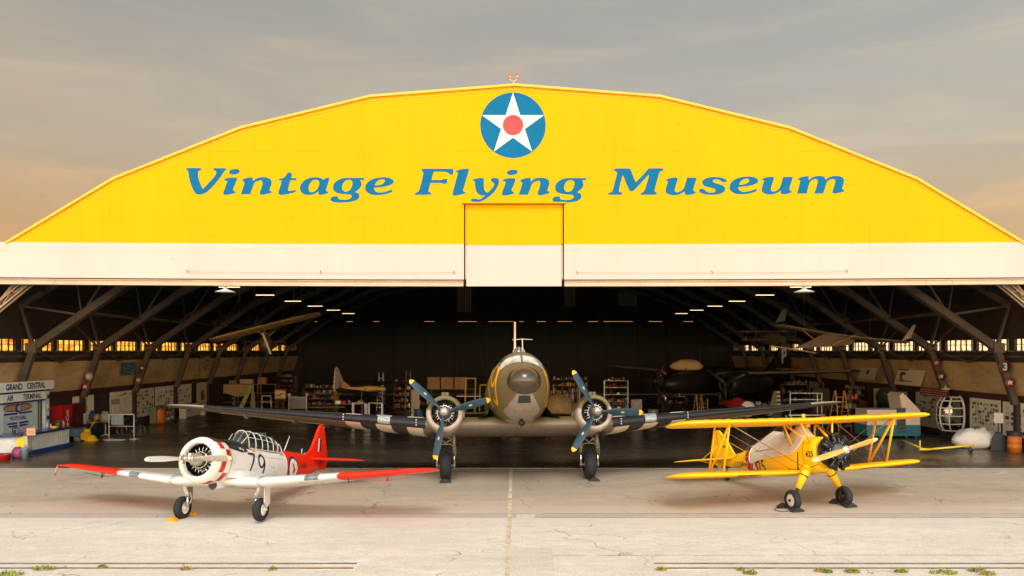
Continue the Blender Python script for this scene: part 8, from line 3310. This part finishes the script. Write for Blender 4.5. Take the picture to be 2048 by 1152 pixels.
mb = MB()
for z in (.16, .55, 1.0, 1.45, 1.85, 2.05):
    mb.tube([nose_pt(-pi / 2 + pi * k / 20, z) for k in range(21)], .040, 6)
for t in (-pi / 2, -.85, -.15, .55, pi / 2):
    mb.tube([nose_pt(t, .06 + 2.05 * k / 16) for k in range(17)], .045 if abs(t) < 1.5 else .07, 6)
mb.build('window_bars', nb, gn)
mb = MB()
mb.loft([[nose_pt(-pi / 2 + pi * k / 20, .06 + 2.05 * j / 16) for k in range(21)] for j in range(17)], 0, True, closed=False, caps=(False, False))
mb.build('dome', glass('dome_plexi', (.8, .85, .85), .3), gn)
mb = MB()
mb.box((-.1, 0, -.14), (.8, 1.1, .40))
mb.build('stand', M_DARKM, gn)
mb = MB()
mb.sphere((.2, 0, .95), (.25, .25, .35), 12, 8)
mb.build('gunner_seat', mat('seat_ochre', (.30, .18, .04), .7), gn)
# white sheeted heap, board on stand, drum
p = gp(1957, 898)
lump('sheeted_heap', 'lumpy white dust sheet over a heap by the right wall', 'dust sheet', (p.x + .1, p.y + .45, .002), (2.25, 1.3, .98), mat('dust_sheet', (.72, .70, .64), .85, var=.08, bump=.5, bscale=4), 51, 2, jit=.016)
lump('rag', 'brown rag on top of the white dust sheet', 'rag', (p.x + .25, p.y + .55, .93), (.5, .4, .16), mat('rag_brown', (.20, .09, .04), .8), 52)
p = gp(1997, 900)
o = empty('display_stand', (p.x, p.y, .002), R(-25))
tag(o, 'white card on a black pole stand right of the dust sheet', 'stand')
mb = MB()
mb.box((0, 0, 1.62), (.40, .03, .52))
mb.build('card', mat('card_white', (.55, .53, .45), .7), o)
mb = MB()
mb.tube([(0, .03, .9), (0, .03, 1.45)], .025, 8)
mb.loft([[(-.36, -.2, 0), (.36, -.2, 0), (.36, .25, 0), (-.36, .25, 0)], [(-.30, -.15, .55), (.30, -.15, .55), (.26, .2, .55), (-.26, .2, .55)], [(-.14, -.08, .88), (.14, -.08, .88), (.12, .1, .9), (-.12, .1, .9)]], 0, False)
mb.build('base', mat('stand_black', (.014, .015, .018), .6), o)
p = gp(2029, 904)
drum('orange drum with a black lid by the right wall', (p.x, p.y, .002), .31, .80, M_ORANGE, mat('lid_black', (.02, .02, .02), .6))
o = MB()
o.tube([(0, 0, .55), (0, .05, .02), (.25, .1, .02), (.3, 0, .5), (.0, 0, .55)], .015, 6)
ob = o.build('wire_frame', M_STEEL)
ob.location = (gp(1985, 899).x, gp(1985, 899).y, 0)
tag(ob, 'small bent wire frame beside the white dust sheet', 'wire frame')
# teal and cream cabin on castors
p = gp(1792, 876)
o = empty('ticket_cabin', (p.x - .1, p.y + .8, .002))
tag(o, 'cream and teal trailer cabin on castors behind the yellow biplane', 'cabin')
mb = MB()
mb.box((0, 0, .42), (3.1, 1.5, .62))
mb.build('skirt', M_TEAL, o)
mb = MB()
mb.box((0, 0, 1.18), (3.06, 1.46, .88))
mb.prism([(1.5, -.72, 1.62), (.55, -.72, 2.6), (.35, -.72, 2.45), (.5, -.72, 1.62)], (0, 1.4, 0))
mb.build('body', mat('cabin_cream', (.72, .63, .50), .6, var=.08), o)
mb = MB()
mb.box((.42, -.76, 1.0), (.50, .05, 1.45), mi=0)
for k in range(6):
    mb.box((.42, -.79, .45 + .22 * k), (.48, .03, .04), mi=1)
mb.build('door', [mat('door_dark_teal', (.04, .07, .085), .5), mat('tread_grey', (.12, .15, .16), .5)], o)
for x in (-1.3, -.6, .8, 1.35):
    mb = MB()
    mb.lathe([(-.03, .055), (.03, .055)], (x, -.6, .057), (0, 1, 0), 12, cap=True)
    mb.build('castor', M_STEEL, o)
# dark green spinner / engine cowl beside it
p = at(1790, 800, 46)
o = empty('spinner_cowl', (p.x - .2, 46.6, .002), .4)
tag(o, 'dark green propeller spinner cowl standing behind the cream cabin', 'engine cowl')
mb = MB()
mb.lathe([(0, .62), (.35, .62), (.9, .45), (1.3, .2), (1.4, .001)], (0, 0, 2.0), (-.8, -.5, .3), 24)
mb.build('shell', mat('cowl_dark_green', (.03, .045, .035), .4), o)
mb = MB()
mb.box((.2, .2, .9), (.9, .7, 1.8))
mb.build('stand', M_DARKM, o)
# yellow V shaped tow bar
p = gp(1850, 906)
o = empty('tow_bar', (p.x, p.y, .002))
tag(o, 'yellow V shaped aircraft tow bar with small wheels on the floor', 'tow bar')
MTY = mat('tow_yellow', (.62, .46, .02), .45, var=.15)
e1, e2 = gp(1800, 893) - p, gp(1948, 905) - p
mb = MB()
for e in (e1, e2):
    mb.tube([(0, 0, .16), (e.x, e.y, .34)], .045, 8)
    mb.tube([(e.x * .15, e.y * .15, .22), (e.x * .86, e.y * .86, .36), (e.x * .97, e.y * .97, .36)], .02, 6)
mb.tube([(-.25, 0, .1), (-.25, 0, .62)], .035, 8)
mb.tube([(-.3, 0, .17), (.35, .05, .17)], .06, 8)
mb.build('arm', MTY, o)
for e in (e1, e2):
    mb = MB()
    mb.lathe([(-.03, .001), (-.03, .10), (.03, .10), (.03, .001)], (e.x * .93, e.y * .93, .105), (0, 1, 0), 14)
    mb.bar((e.x * .93, e.y * .93, .1), (e.x * .93, e.y * .93, .36), .03)
    mb.build('wheel', M_BLACK, o)
# red fire cart and black machines behind the biplane wing
o = empty('red_machine', (at(1738, 800, 48).x, 48.5, .002))
tag(o, 'dim red wheeled machine behind the right wing tip of the transport', 'machine')
mb = MB()
mb.box((0, 0, .8), (1.5, .9, .8))
mb.box((-.3, 0, 1.45), (.5, .6, .5))
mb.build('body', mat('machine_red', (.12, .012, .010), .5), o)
mb = MB()
for x in (-.55, .55):
    mb.lathe([(-.6, .001), (-.6, .3), (-.45, .3), (-.45, .001)], (x, 0, .3), (0, 1, 0), 14)
mb.build('wheel', M_BLACK, o)
o = empty('shelf_unit', (at(1712, 800, 53).x, 53, .002))
tag(o, 'tall dark shelf of engine parts between two pale wall panels', 'shelf')
mb = MB()
for z in (.4, 1.0, 1.6, 2.2):
    mb.box((0, 0, z), (1.4, .5, .05))
for x in (-.7, .7):
    mb.box((x, 0, 1.15), (.05, .5, 2.3))
mb.build('frame', M_DARKM, o)
mb = MB()
rnd = random.Random(9)
for z in (.42, 1.02, 1.62, 2.22):
    for k in range(5):
        mb.sphere((-.55 + .27 * k, 0, z + .14), (rnd.uniform(.08, .13), .12, rnd.uniform(.1, .14)), 8, 6, rnd.randrange(2))
mb.build('contents', [M_CRANK, M_DARKM], o)
for k, (y0, y1, lab) in enumerate(((50.5, 52.5, 'plain pale panel on the right wall nearer the teal cabin'), (54.5, 57.0, 'plain pale panel on the right wall farther back'), (61, 64, 'dim pale panel on the right wall beside the orange ladder'))):
    board('wall_panel', lab, 'panel', 1, y0, y1, .1, 2.4, M_WALLP)
for s_, lab in ((1, 'grey metal locker standing behind the access platform'),):
    o = empty('metal_locker', (at(1640, 800, 57).x, 57, .002))
    tag(o, lab, 'locker')
    mb = MB()
    mb.box((0, 0, 1.05), (1.3, .6, 2.1))
    mb.build('body', mat('locker_dark', (.07, .065, .05), .6), o)
    mb = MB()
    for x in (-.32, .32):
        mb.box((x, -.31, 1.05), (.58, .03, 1.98))
    mb.build('door', mat('locker_door', (.10, .09, .07), .6), o)
# badges on the truss legs
BD = [(1, 0, 4.25, .32, 'round black badge with a white figure 3 on the nearest right truss leg', '3'), (1, 0, 3.45, .26, 'dark red round badge below the figure 3 badge', None), (1, 1, 4.35, .24, 'dim red badge high on the second right truss leg', None), (1, 1, 3.55, .24, 'purple badge half way down the second right truss leg', None),
      (-1, 1, 3.55, .26, 'white and red squadron badge on the second left truss leg', None), (-1, 1, 2.95, .24, 'red winged badge low on the second left truss leg', None), (-1, 2, 3.9, .22, 'dark badge on the third left truss leg', None), (-1, 2, 3.1, .26, 'dull pink badge on the third left truss leg', None)]
BC = [(.02, .02, .02), (.16, .03, .03), (.14, .03, .025), (.09, .03, .07), (.42, .30, .26), (.22, .03, .03), (.05, .04, .04), (.22, .10, .09)]
for (s_, k, z, r_, lab, tx), c in zip(BD, BC):
    x = 24.25 + (5.2 - z) / (5.2 - 2.35) * .95
    o = empty('squadron_badge', (x * s_ - .0, TY0 + TDY * k - .18, z))
    tag(o, lab, 'badge', 'squadron badges on the truss legs')
    mb = MB()
    mb.lathe([(0, r_ * .98), (.02, r_), (.03, r_ * .98), (.031, .001)], (0, 0, 0), (0, -1, 0), 24, 0)
    mb.lathe([(.032, r_ * .97), (.035, r_ * .97), (.036, r_ * .84), (.0365, .84 * r_)], (0, 0, 0), (0, -1, 0), 24, 1)
    if tx:
        V, Fc = text_geo(tx, r_ * 1.2, 1, bold=.03)
        put2d(mb, V, Fc, lambda u, v: (u, -.034, v - r_ * .6), 2)
    else:
        V, Fc = poly2d([smooth_poly([(-.5, .1), (-.15, .45), (.2, .2), (.55, .3), (.3, -.1), (.35, -.5), (-.1, -.3), (-.45, -.45)], 3)])
        put2d(mb, V, Fc, lambda u, v: (u * r_, -.034, v * r_), 2)
    mb.build('disc', [mat('badge_%d_face' % (len(_mats)), c, .6), mat('badge_rim_red', (.25, .03, .02), .5), M_PAPER], o)
mb = MB()
st = []
for k in range(10):
    q = .32 if k % 2 == 0 else .13
    st.append((q * sin(2 * pi * k / 10), 0, q * cos(2 * pi * k / 10)))
mb.prism(st, (0, .03, 0))
ob = mb.build('star_plaque', M_PAPER)
ob.location = (25.05, TY0 + TDY - .2, 2.75)
tag(ob, 'white star plaque at the foot of the second right truss leg', 'plaque')

# ================================================================ HANGING THINGS
def hang_wire(o, pts, ztop):
    mb = MB()
    for x, y, z in pts:
        mb.tube([(x, y, z), (x, y, ztop - o.location.z)], .008, 4)
    mb.build('hanging_wire', M_STEEL, o)


p0, p1, pc = at(640, 623, 50), at(420, 678, 47), at(535, 668, 48.5)
h1 = empty('hanging_airplane', tuple(pc))
tag(h1, 'dim golden winged light airplane hanging from the left trusses', 'airplane', 'aircraft hung from the roof')
mb = MB()
a, b_ = p0 - pc, p1 - pc
rings = []
for k in range(9):
    q = a.lerp(b_, k / 8)
    c = (.8 + .6 * k / 8) * (1 if 0 < k < 8 else .5)
    rings.append([(q.x, q.y + c * (px - .3), q.z + c * pz - (px * .26)) for px, pz in foil(6, .13)])
mb.loft(rings, 0, True)
mb.build('wing', mat('doped_gold', (.50, .33, .10), .6, var=.2), h1)
mb = MB()
HB = Hull([(1.6, .15, .1, -.35, 2), (1.0, .32, .35, -.5, 2), (0, .36, .55, -.55, 2.2), (-1.6, .22, .2, -.35, 2), (-3.4, .04, .1, -.05, 2)])
xfh = Matrix.Rotation(R(-70), 4, 'Z') @ Matrix.Rotation(R(0), 4, 'Y')
xfh = Matrix.Translation((-.1, 0, -.55)) @ xfh
mb.xf = xfh
HB.mesh(mb, [1.6 - 5 * k / 14 for k in range(15)], 16)
mb.build('fuselage', mat('doped_olive', (.15, .12, .05), .6), h1)
mb = MB(xfh)
mb.prism([(-2.6, -.03, .1), (-3.0, -.03, 1.0), (-3.5, -.03, .9), (-3.5, -.03, -.05)], (0, .06, 0))
wing(mb, [(f * 1.3, -2.7, .05, .75, .08, 0) for f in (-1, -.5, 0, .5, 1)], n=6)
mb.build('tail', mat('doped_cream', (.34, .29, .17), .6), h1)
mb = MB(xfh)
mb.box((1.75, 0, -.1), (.04, .12, 1.5), Matrix.Rotation(R(20), 3, 'X'))
mb.tube([(.6, .1, .3), (.5, .5, .75)], .025, 6)
mb.tube([(.6, -.1, .3), (.5, -.5, .75)], .025, 6)
mb.build('propeller', mat('prop_pale', (.50, .44, .28), .5), h1)
hang_wire(h1, [(a.x * .5, a.y * .5, a.z * .5), (b_.x * .5, b_.y * .5, b_.z * .5)], 12.0)

pa, pb, pc = at(1553, 648, 45), at(1818, 683, 42), at(1665, 672, 43.5)
h2 = empty('hanging_glider', tuple(pc))
tag(h2, 'long thin winged ultralight glider hanging above the right windows', 'glider', 'aircraft hung from the roof')
mb = MB()
a, b_ = pa - pc, pb - pc
rings = []
for k in range(9):
    q = a.lerp(b_, k / 8)
    c = 1.0 * (1 if 0 < k < 8 else .5)
    rings.append([(q.x, q.y + c * (px - .3), q.z + c * pz * .9 - .25 * sin(pi * k / 8) * .6 - px * .12) for px, pz in foil(6, .12)])
mb.loft(rings, 0, True)
mb.build('wing', mat('glider_tan', (.27, .20, .11), .6, var=.2), h2)
mb = MB()
tri = [at(1648, 668, 43.2) - pc, at(1590, 697, 43.0) - pc, at(1700, 690, 43.8) - pc, at(1720, 672, 43.8) - pc]
mb.prism([tuple(v) for v in tri], (0, .15, .02))
mb.build('sail', mat('sail_brown', (.17, .13, .07), .7, var=.2), h2)
mb = MB()
mb.tube([tuple(at(1540, 691, 43) - pc), tuple(at(1632, 706, 42.6) - pc)], .045, 6)
mb.tube([tuple(at(1606, 661, 43) - pc), tuple(at(1630, 680, 43) - pc)], .03, 6)
mb.tube([tuple(at(1665, 690, 43) - pc), tuple(at(1716, 668, 43) - pc)], .03, 6)
mb.build('spar', mat('spar_copper', (.40, .22, .11), .4), h2)
mb = MB()
t0 = [at(1803, 682, 42) - pc, at(1816, 664, 42) - pc, at(1826, 650, 42) - pc, at(1832, 649, 42) - pc, at(1822, 676, 42) - pc]
mb.prism([tuple(v) for v in t0], (.05, .1, 0))
mb.build('wing_tip_fin', mat('fin_cream', (.36, .33, .25), .6), h2)
mb = MB()
mb.prism([tuple(at(x, y, 45) - pc) for x, y in ((1551, 645), (1565, 618), (1575, 617), (1570, 643))], (.03, .1, 0))
mb.build('tail_fin', mat('fin_green', (.05, .085, .055), .6), h2)
hang_wire(h2, [(a.x * .5, a.y * .5, a.z * .5), (b_.x * .5, b_.y * .5, b_.z * .5)], 12.0)

pc = at(1540, 672, 57)
h3 = empty('hanging_biplane', tuple(pc))
tag(h3, 'dim small biplane hanging left of the letter P tail', 'airplane', 'aircraft hung from the roof')
for z, x0, x1 in ((.35, 1477, 1590), (-.30, 1484, 1606)):
    mb = MB()
    A, B = at(x0, 672, 57).x - pc.x, at(x1, 672, 57).x - pc.x
    rings = [[(A + (B - A) * k / 6, 1.0 * (px - .3), z + 1.0 * pz - px * .1) for px, pz in foil(6, .12)] for k in range(7)]
    mb.loft(rings, 0, True)
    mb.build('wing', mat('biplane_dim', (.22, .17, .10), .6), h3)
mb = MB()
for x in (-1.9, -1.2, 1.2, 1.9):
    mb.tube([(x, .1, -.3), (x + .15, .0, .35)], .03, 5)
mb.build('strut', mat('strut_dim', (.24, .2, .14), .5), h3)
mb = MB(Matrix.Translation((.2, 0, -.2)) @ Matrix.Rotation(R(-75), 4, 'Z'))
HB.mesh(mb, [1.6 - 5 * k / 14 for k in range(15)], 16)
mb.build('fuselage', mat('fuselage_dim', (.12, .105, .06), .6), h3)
hang_wire(h3, [(-1.5, 0, .4), (1.5, 0, .4)], 12.5)


def cloth(name, label, cat, px0, px1, py0, py1, Y, mats, mf, cols=16):
    a, b_ = at(px0, py0, Y), at(px1, py1, Y)
    o = MB()
    n = cols
    for k in range(n):
        x0, x1 = a.x + (b_.x - a.x) * k / n, a.x + (b_.x - a.x) * (k + 1) / n
        o.loft([[(x0 - a.x, .05 * sin(k * 1.1), 0), (x1 - a.x, .05 * sin((k + 1) * 1.1), 0)], [(x0 - a.x, .09 * sin(k * 1.1), b_.z - a.z), (x1 - a.x, .09 * sin((k + 1) * 1.1), b_.z - a.z)]], mf(k), False, closed=False, caps=(False, False))
    o.tube([(-.1, 0, .02), (b_.x - a.x + .1, 0, .02)], .025, 6, 0)
    for x in (0, b_.x - a.x):
        o.tube([(x, 0, .02), (x, 0, 12.2 - a.z)], .008, 4, 0)
    ob = o.build(name, mats)
    ob.location = a
    tag(ob, label, cat, 'flags hung from the roof')
    return ob


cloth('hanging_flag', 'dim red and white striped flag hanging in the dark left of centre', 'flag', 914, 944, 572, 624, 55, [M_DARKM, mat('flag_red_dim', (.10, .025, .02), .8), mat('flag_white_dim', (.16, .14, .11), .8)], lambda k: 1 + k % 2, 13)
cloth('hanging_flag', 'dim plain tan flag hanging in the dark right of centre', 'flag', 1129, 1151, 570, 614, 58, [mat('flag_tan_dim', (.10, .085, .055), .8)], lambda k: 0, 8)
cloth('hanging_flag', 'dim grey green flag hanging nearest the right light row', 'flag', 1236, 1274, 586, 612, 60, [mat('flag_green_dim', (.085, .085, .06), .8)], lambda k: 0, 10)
# ================================================================ WORKSHOP CLUTTER
def shelf(label, loc, rz, w, h, nsh, m, seed, cms, group=None, d_=.45):
    o = empty('storage_shelf', loc, rz)
    tag(o, label, 'shelf', group)
    mb = MB()
    for x in (-w / 2, w / 2):
        for y in (-d_ / 2, d_ / 2):
            mb.bar((x, y, 0), (x, y, h), .05)
    for k in range(nsh):
        mb.box((0, 0, .12 + (h - .14) * k / (nsh - 1)), (w, d_, .035))
    mb.build('frame', m, o)
    rnd = random.Random(seed)
    for k in range(nsh):
        z = .138 + (h - .14) * k / (nsh - 1)
        u = -w / 2 + .06
        mb = MB()
        while u < w / 2 - .12:
            b_ = rnd.uniform(.10, .34)
            hh = rnd.uniform(.12, min(.36, (h / nsh) * .8))
            if u + b_ < w / 2:
                if rnd.random() < .3:
                    mb.lathe([(0, .001), (0, b_ * .42), (hh, b_ * .42), (hh, .001)], (u + b_ / 2, 0, z), (0, 0, 1), 10, rnd.randrange(len(cms)))
                else:
                    mb.box((u + b_ / 2, rnd.uniform(-.05, .05), z + hh / 2), (b_ * .9, d_ * .7, hh), mi=rnd.randrange(len(cms)))
            u += b_ + rnd.uniform(0, .1)
        mb.build('stored_goods', cms, o)
    return o


C1 = [M_CART, M_STEEL, M_PAPER, M_DGREEN, mat('clutter_red', (.36, .03, .02), .6)]
C2 = [mat('clutter_grey', (.30, .29, .26), .6), M_BROWN, M_ORANGE, mat('clutter_blue', (.04, .10, .22), .6), M_PAPER]
P = lambda px, Y, dz=.002: (at(px, 800, Y).x, Y, dz)
shelf('tall grey parts shelf left of the leaning green plank', P(452, 66), 0, 1.9, 2.3, 5, M_STEEL, 3, C1)
shelf('wide low shelf of boxes behind the easel picture', P(640, 66), 0, 3.0, 1.7, 4, M_WOOD, 4, C2)
shelf('narrow parts shelf just right of the yellow small aircraft', P(806, 63), 0, 1.5, 2.2, 5, M_DARKM, 5, C1)
shelf('wide shelf of boxes seen between the transport nose and the right propeller', P(1140, 66), 0, 3.2, 2.4, 5, M_DARKM, 6, C2)
shelf('dark shelf of tins left of the grey mesh locker', P(1232, 62), 0, 2.0, 2.5, 5, M_STEEL, 7, C1)
shelf('parts shelf far back below the bomber wing', P(1345, 68), 0, 2.6, 1.9, 4, M_WOOD, 8, C2)
shelf('shelf of cartons behind the white hand rail', P(1590, 61), 0, 2.2, 2.2, 4, M_STEEL, 9, C1)
shelf('open shelf right of the orange step ladder', P(1702, 47), 0, 1.0, 1.9, 4, M_DARKM, 10, C2)
shelf('shelf of small tins against the rear door near the left wall', P(565, 79), 0, 3.0, 2.2, 5, M_STEEL, 12, C1)
SHORT = {700: 'bench under the olive fighter wing', 855: 'bench left of the left engine', 1108: 'bench right of the transport nose', 1530: 'bench below the bomber tail', 1250: 'bench under the bomber wing tip'}
for px, Y, w, lab in ((700, 56, 2.2, 'cluttered wooden workbench under the dark olive fighter wing'), (855, 56, 1.8, 'short workbench left of the left transport engine'), (1108, 58, 2.4, 'workbench heaped with parts right of the transport nose'), (1530, 55, 2.2, 'workbench below the bomber tail'), (1250, 56, 2.0, 'workbench under the bomber wing tip')):
    o = table(lab, P(px, Y), 0, w, .75, .95, M_WOOD, M_DARKM)
    rnd = random.Random(px)
    names = [('toolbox', 'tool box'), ('tin', 'tin'), ('parts_tray', 'tray')]
    u = -w / 2 + .2
    i = 0
    while u < w / 2 - .15:
        kind = rnd.randrange(3)
        m = C1[rnd.randrange(5)] if kind != 1 else C2[rnd.randrange(5)]
        mb = MB()
        if kind == 0:
            mb.box((0, 0, .10), (.38, .2, .20))
            mb.box((0, 0, .215), (.39, .21, .025))
            mb.tube([(-.1, 0, .22), (-.1, 0, .28), (.1, 0, .28), (.1, 0, .22)], .012, 5)
        elif kind == 1:
            mb.lathe([(0, .001), (0, .10), (.26, .10), (.27, .105), (.28, .09), (.28, .001)], seg=14)
        else:
            mb.loft([[(sx * a, sy * b_, z) for sx, sy in ((-1, -1), (1, -1), (1, 1), (-1, 1))] for a, b_, z in ((.14, .1, 0), (.18, .14, .12), (.16, .12, .12), (.13, .09, .03))], 0, False, caps=(True, True))
        ob = mb.build(names[kind][0], m)
        ob.location = (o.location.x + u, Y, .952)
        pos = ['first', 'second', 'third', 'fourth', 'fifth', 'sixth', 'seventh', 'eighth'][i]
        tag(ob, '%s from the left, %s on the %s' % (names[kind][1], pos, SHORT[px]), names[kind][1], 'small things on the workbenches')
        u += .34 + rnd.uniform(0, .15)
        i += 1
lump('engine_cover', 'tan canvas cover over a round engine between the transport and right propeller', 'cover', P(1118, 53), (2.1, 1.4, 1.75), mat('canvas_ochre', (.36, .24, .10), .8, var=.25), 61, 6)
o = empty('tube_rack', P(1132, 60))
tag(o, 'rack of upright pale tubes behind the tan engine cover', 'rack')
mb = MB()
mb.box((0, 0, .4), (2.6, .5, .8))
mb.build('base', M_DARKM, o)
rnd = random.Random(77)
for k in range(14):
    mb = MB()
    mb.tube([(-1.2 + .18 * k, rnd.uniform(-.15, .15), .75), (-1.2 + .18 * k + rnd.uniform(-.06, .06), 0, rnd.uniform(1.5, 2.5))], rnd.uniform(.03, .055), 8)
    mb.build('tube', C2[(0, 4, 1)[k % 3]], o)
o = empty('plywood_sheet', P(831, 55))
tag(o, 'pale upright plywood sheet leaning behind the left propeller', 'plywood')
mb = MB()
mb.box((0, 0, 1.05), (.62, .06, 2.1))
mb.box((0, -.035, 1.3), (.42, .02, .9))
mb.build('panel', mat('panel_tan', (.40, .34, .24), .7, var=.15), o)
mb = MB()
mb.bar((0, .05, 1.6), (0, .7, 0), .04)
mb.build('prop_strut', M_WOOD, o)
drum('dark blue drum beside the pale plywood behind the left propeller', P(838, 52), .34, .85, mat('drum_dark_blue', (.02, .07, .14), .5))
for px, Y, h, m, lab in ((672, 63, 1.75, mat('suit_ochre', (.34, .20, .03), .8), 'ochre overall hung on a stand left of the silver fin'), (1443, 62, 2.0, mat('suit_olive', (.10, .11, .07), .8), 'olive overall hung on a tall stand left of the letter P tail')):
    o = empty('clothes_stand', P(px, Y))
    tag(o, lab, 'clothes stand')
    mb = MB()
    mb.tube([(0, 0, .02), (0, 0, h + .2)], .025, 6)
    for a in (90, 210, 330):
        mb.tube([(0, 0, .1), (.3 * cos(R(a)), .3 * sin(R(a)), .01)], .02, 5)
    mb.build('pole', M_STEEL, o)
    mb = MB()
    mb.loft([[(w * cos(2 * pi * k / 14), .13 * sin(2 * pi * k / 14), z) for k in range(14)] for w, z in ((.12, h + .1), (.30, h), (.26, h - .35), (.22, h - .6), (.25, h - .9), (.23, h - 1.3), (.2, h - 1.55))], 0, True)
    for s_ in (-1, 1):
        mb.tube([(s_ * .26, 0, h - .04), (s_ * .36, 0, h - .35), (s_ * .36, -.03, h - .68)], [.07, .065, .05], 8)
    mb.build('overall', m, o)
# posts with rope beside the transport wing (museum stanchions)
for px, Y, lab in ((824, 50, 'thin white stanchion post right of the slim tables'), (853, 49, 'thin white stanchion post nearest the left transport engine'), (1249, 50, 'thin white stanchion post just right of the right propeller'), (1253, 51, 'thin stanchion post close behind the other one by the right propeller')):
    o = empty('stanchion', P(px, Y))
    tag(o, lab, 'post', 'museum stanchion posts')
    mb = MB()
    mb.tube([(0, 0, .03), (0, 0, 1.05)], .028, 8)
    mb.sphere((0, 0, 1.08), .04, 8, 6)
    mb.build('post', M_RAIL, o)
    mb = MB()
    mb.lathe([(0, .001), (0, .17), (.03, .16), (.05, .03)], seg=16)
    mb.build('base', M_STEEL, o)
o = empty('engine_stand', P(1668, 49))
tag(o, 'bare radial engine on a dark stand left of the dim red machine', 'engine')
radial_engine(Matrix.Rotation(R(-100), 4, 'Z'), (0, 0, 1.3), .24, .5, 9, .28, .2, o, rodr=.012)
mb = MB()
for sx in (-.5, .5):
    mb.bar((sx, -.3, 0), (sx * .5, .1, 1.3), .07)
    mb.bar((sx, .5, 0), (sx * .5, .15, 1.3), .07)
mb.bar((-.5, .1, .5), (.5, .1, .5), .06)
mb.build('stand', M_DARKM, o)
# dark floor mat and oil patch
o = MB()
o.box((0, 0, .006), (1.5, .9, .008))
o.box((0, 0, .011), (1.4, .8, .004))
ob = o.build('floor_mat', mat('mat_rust', (.10, .06, .035), .8))
ob.location = gp(1846, 926) + Vector((0, 0, .0))
tag(ob, 'small rusty brown mat on the dark floor below the yellow tow bar', 'mat')
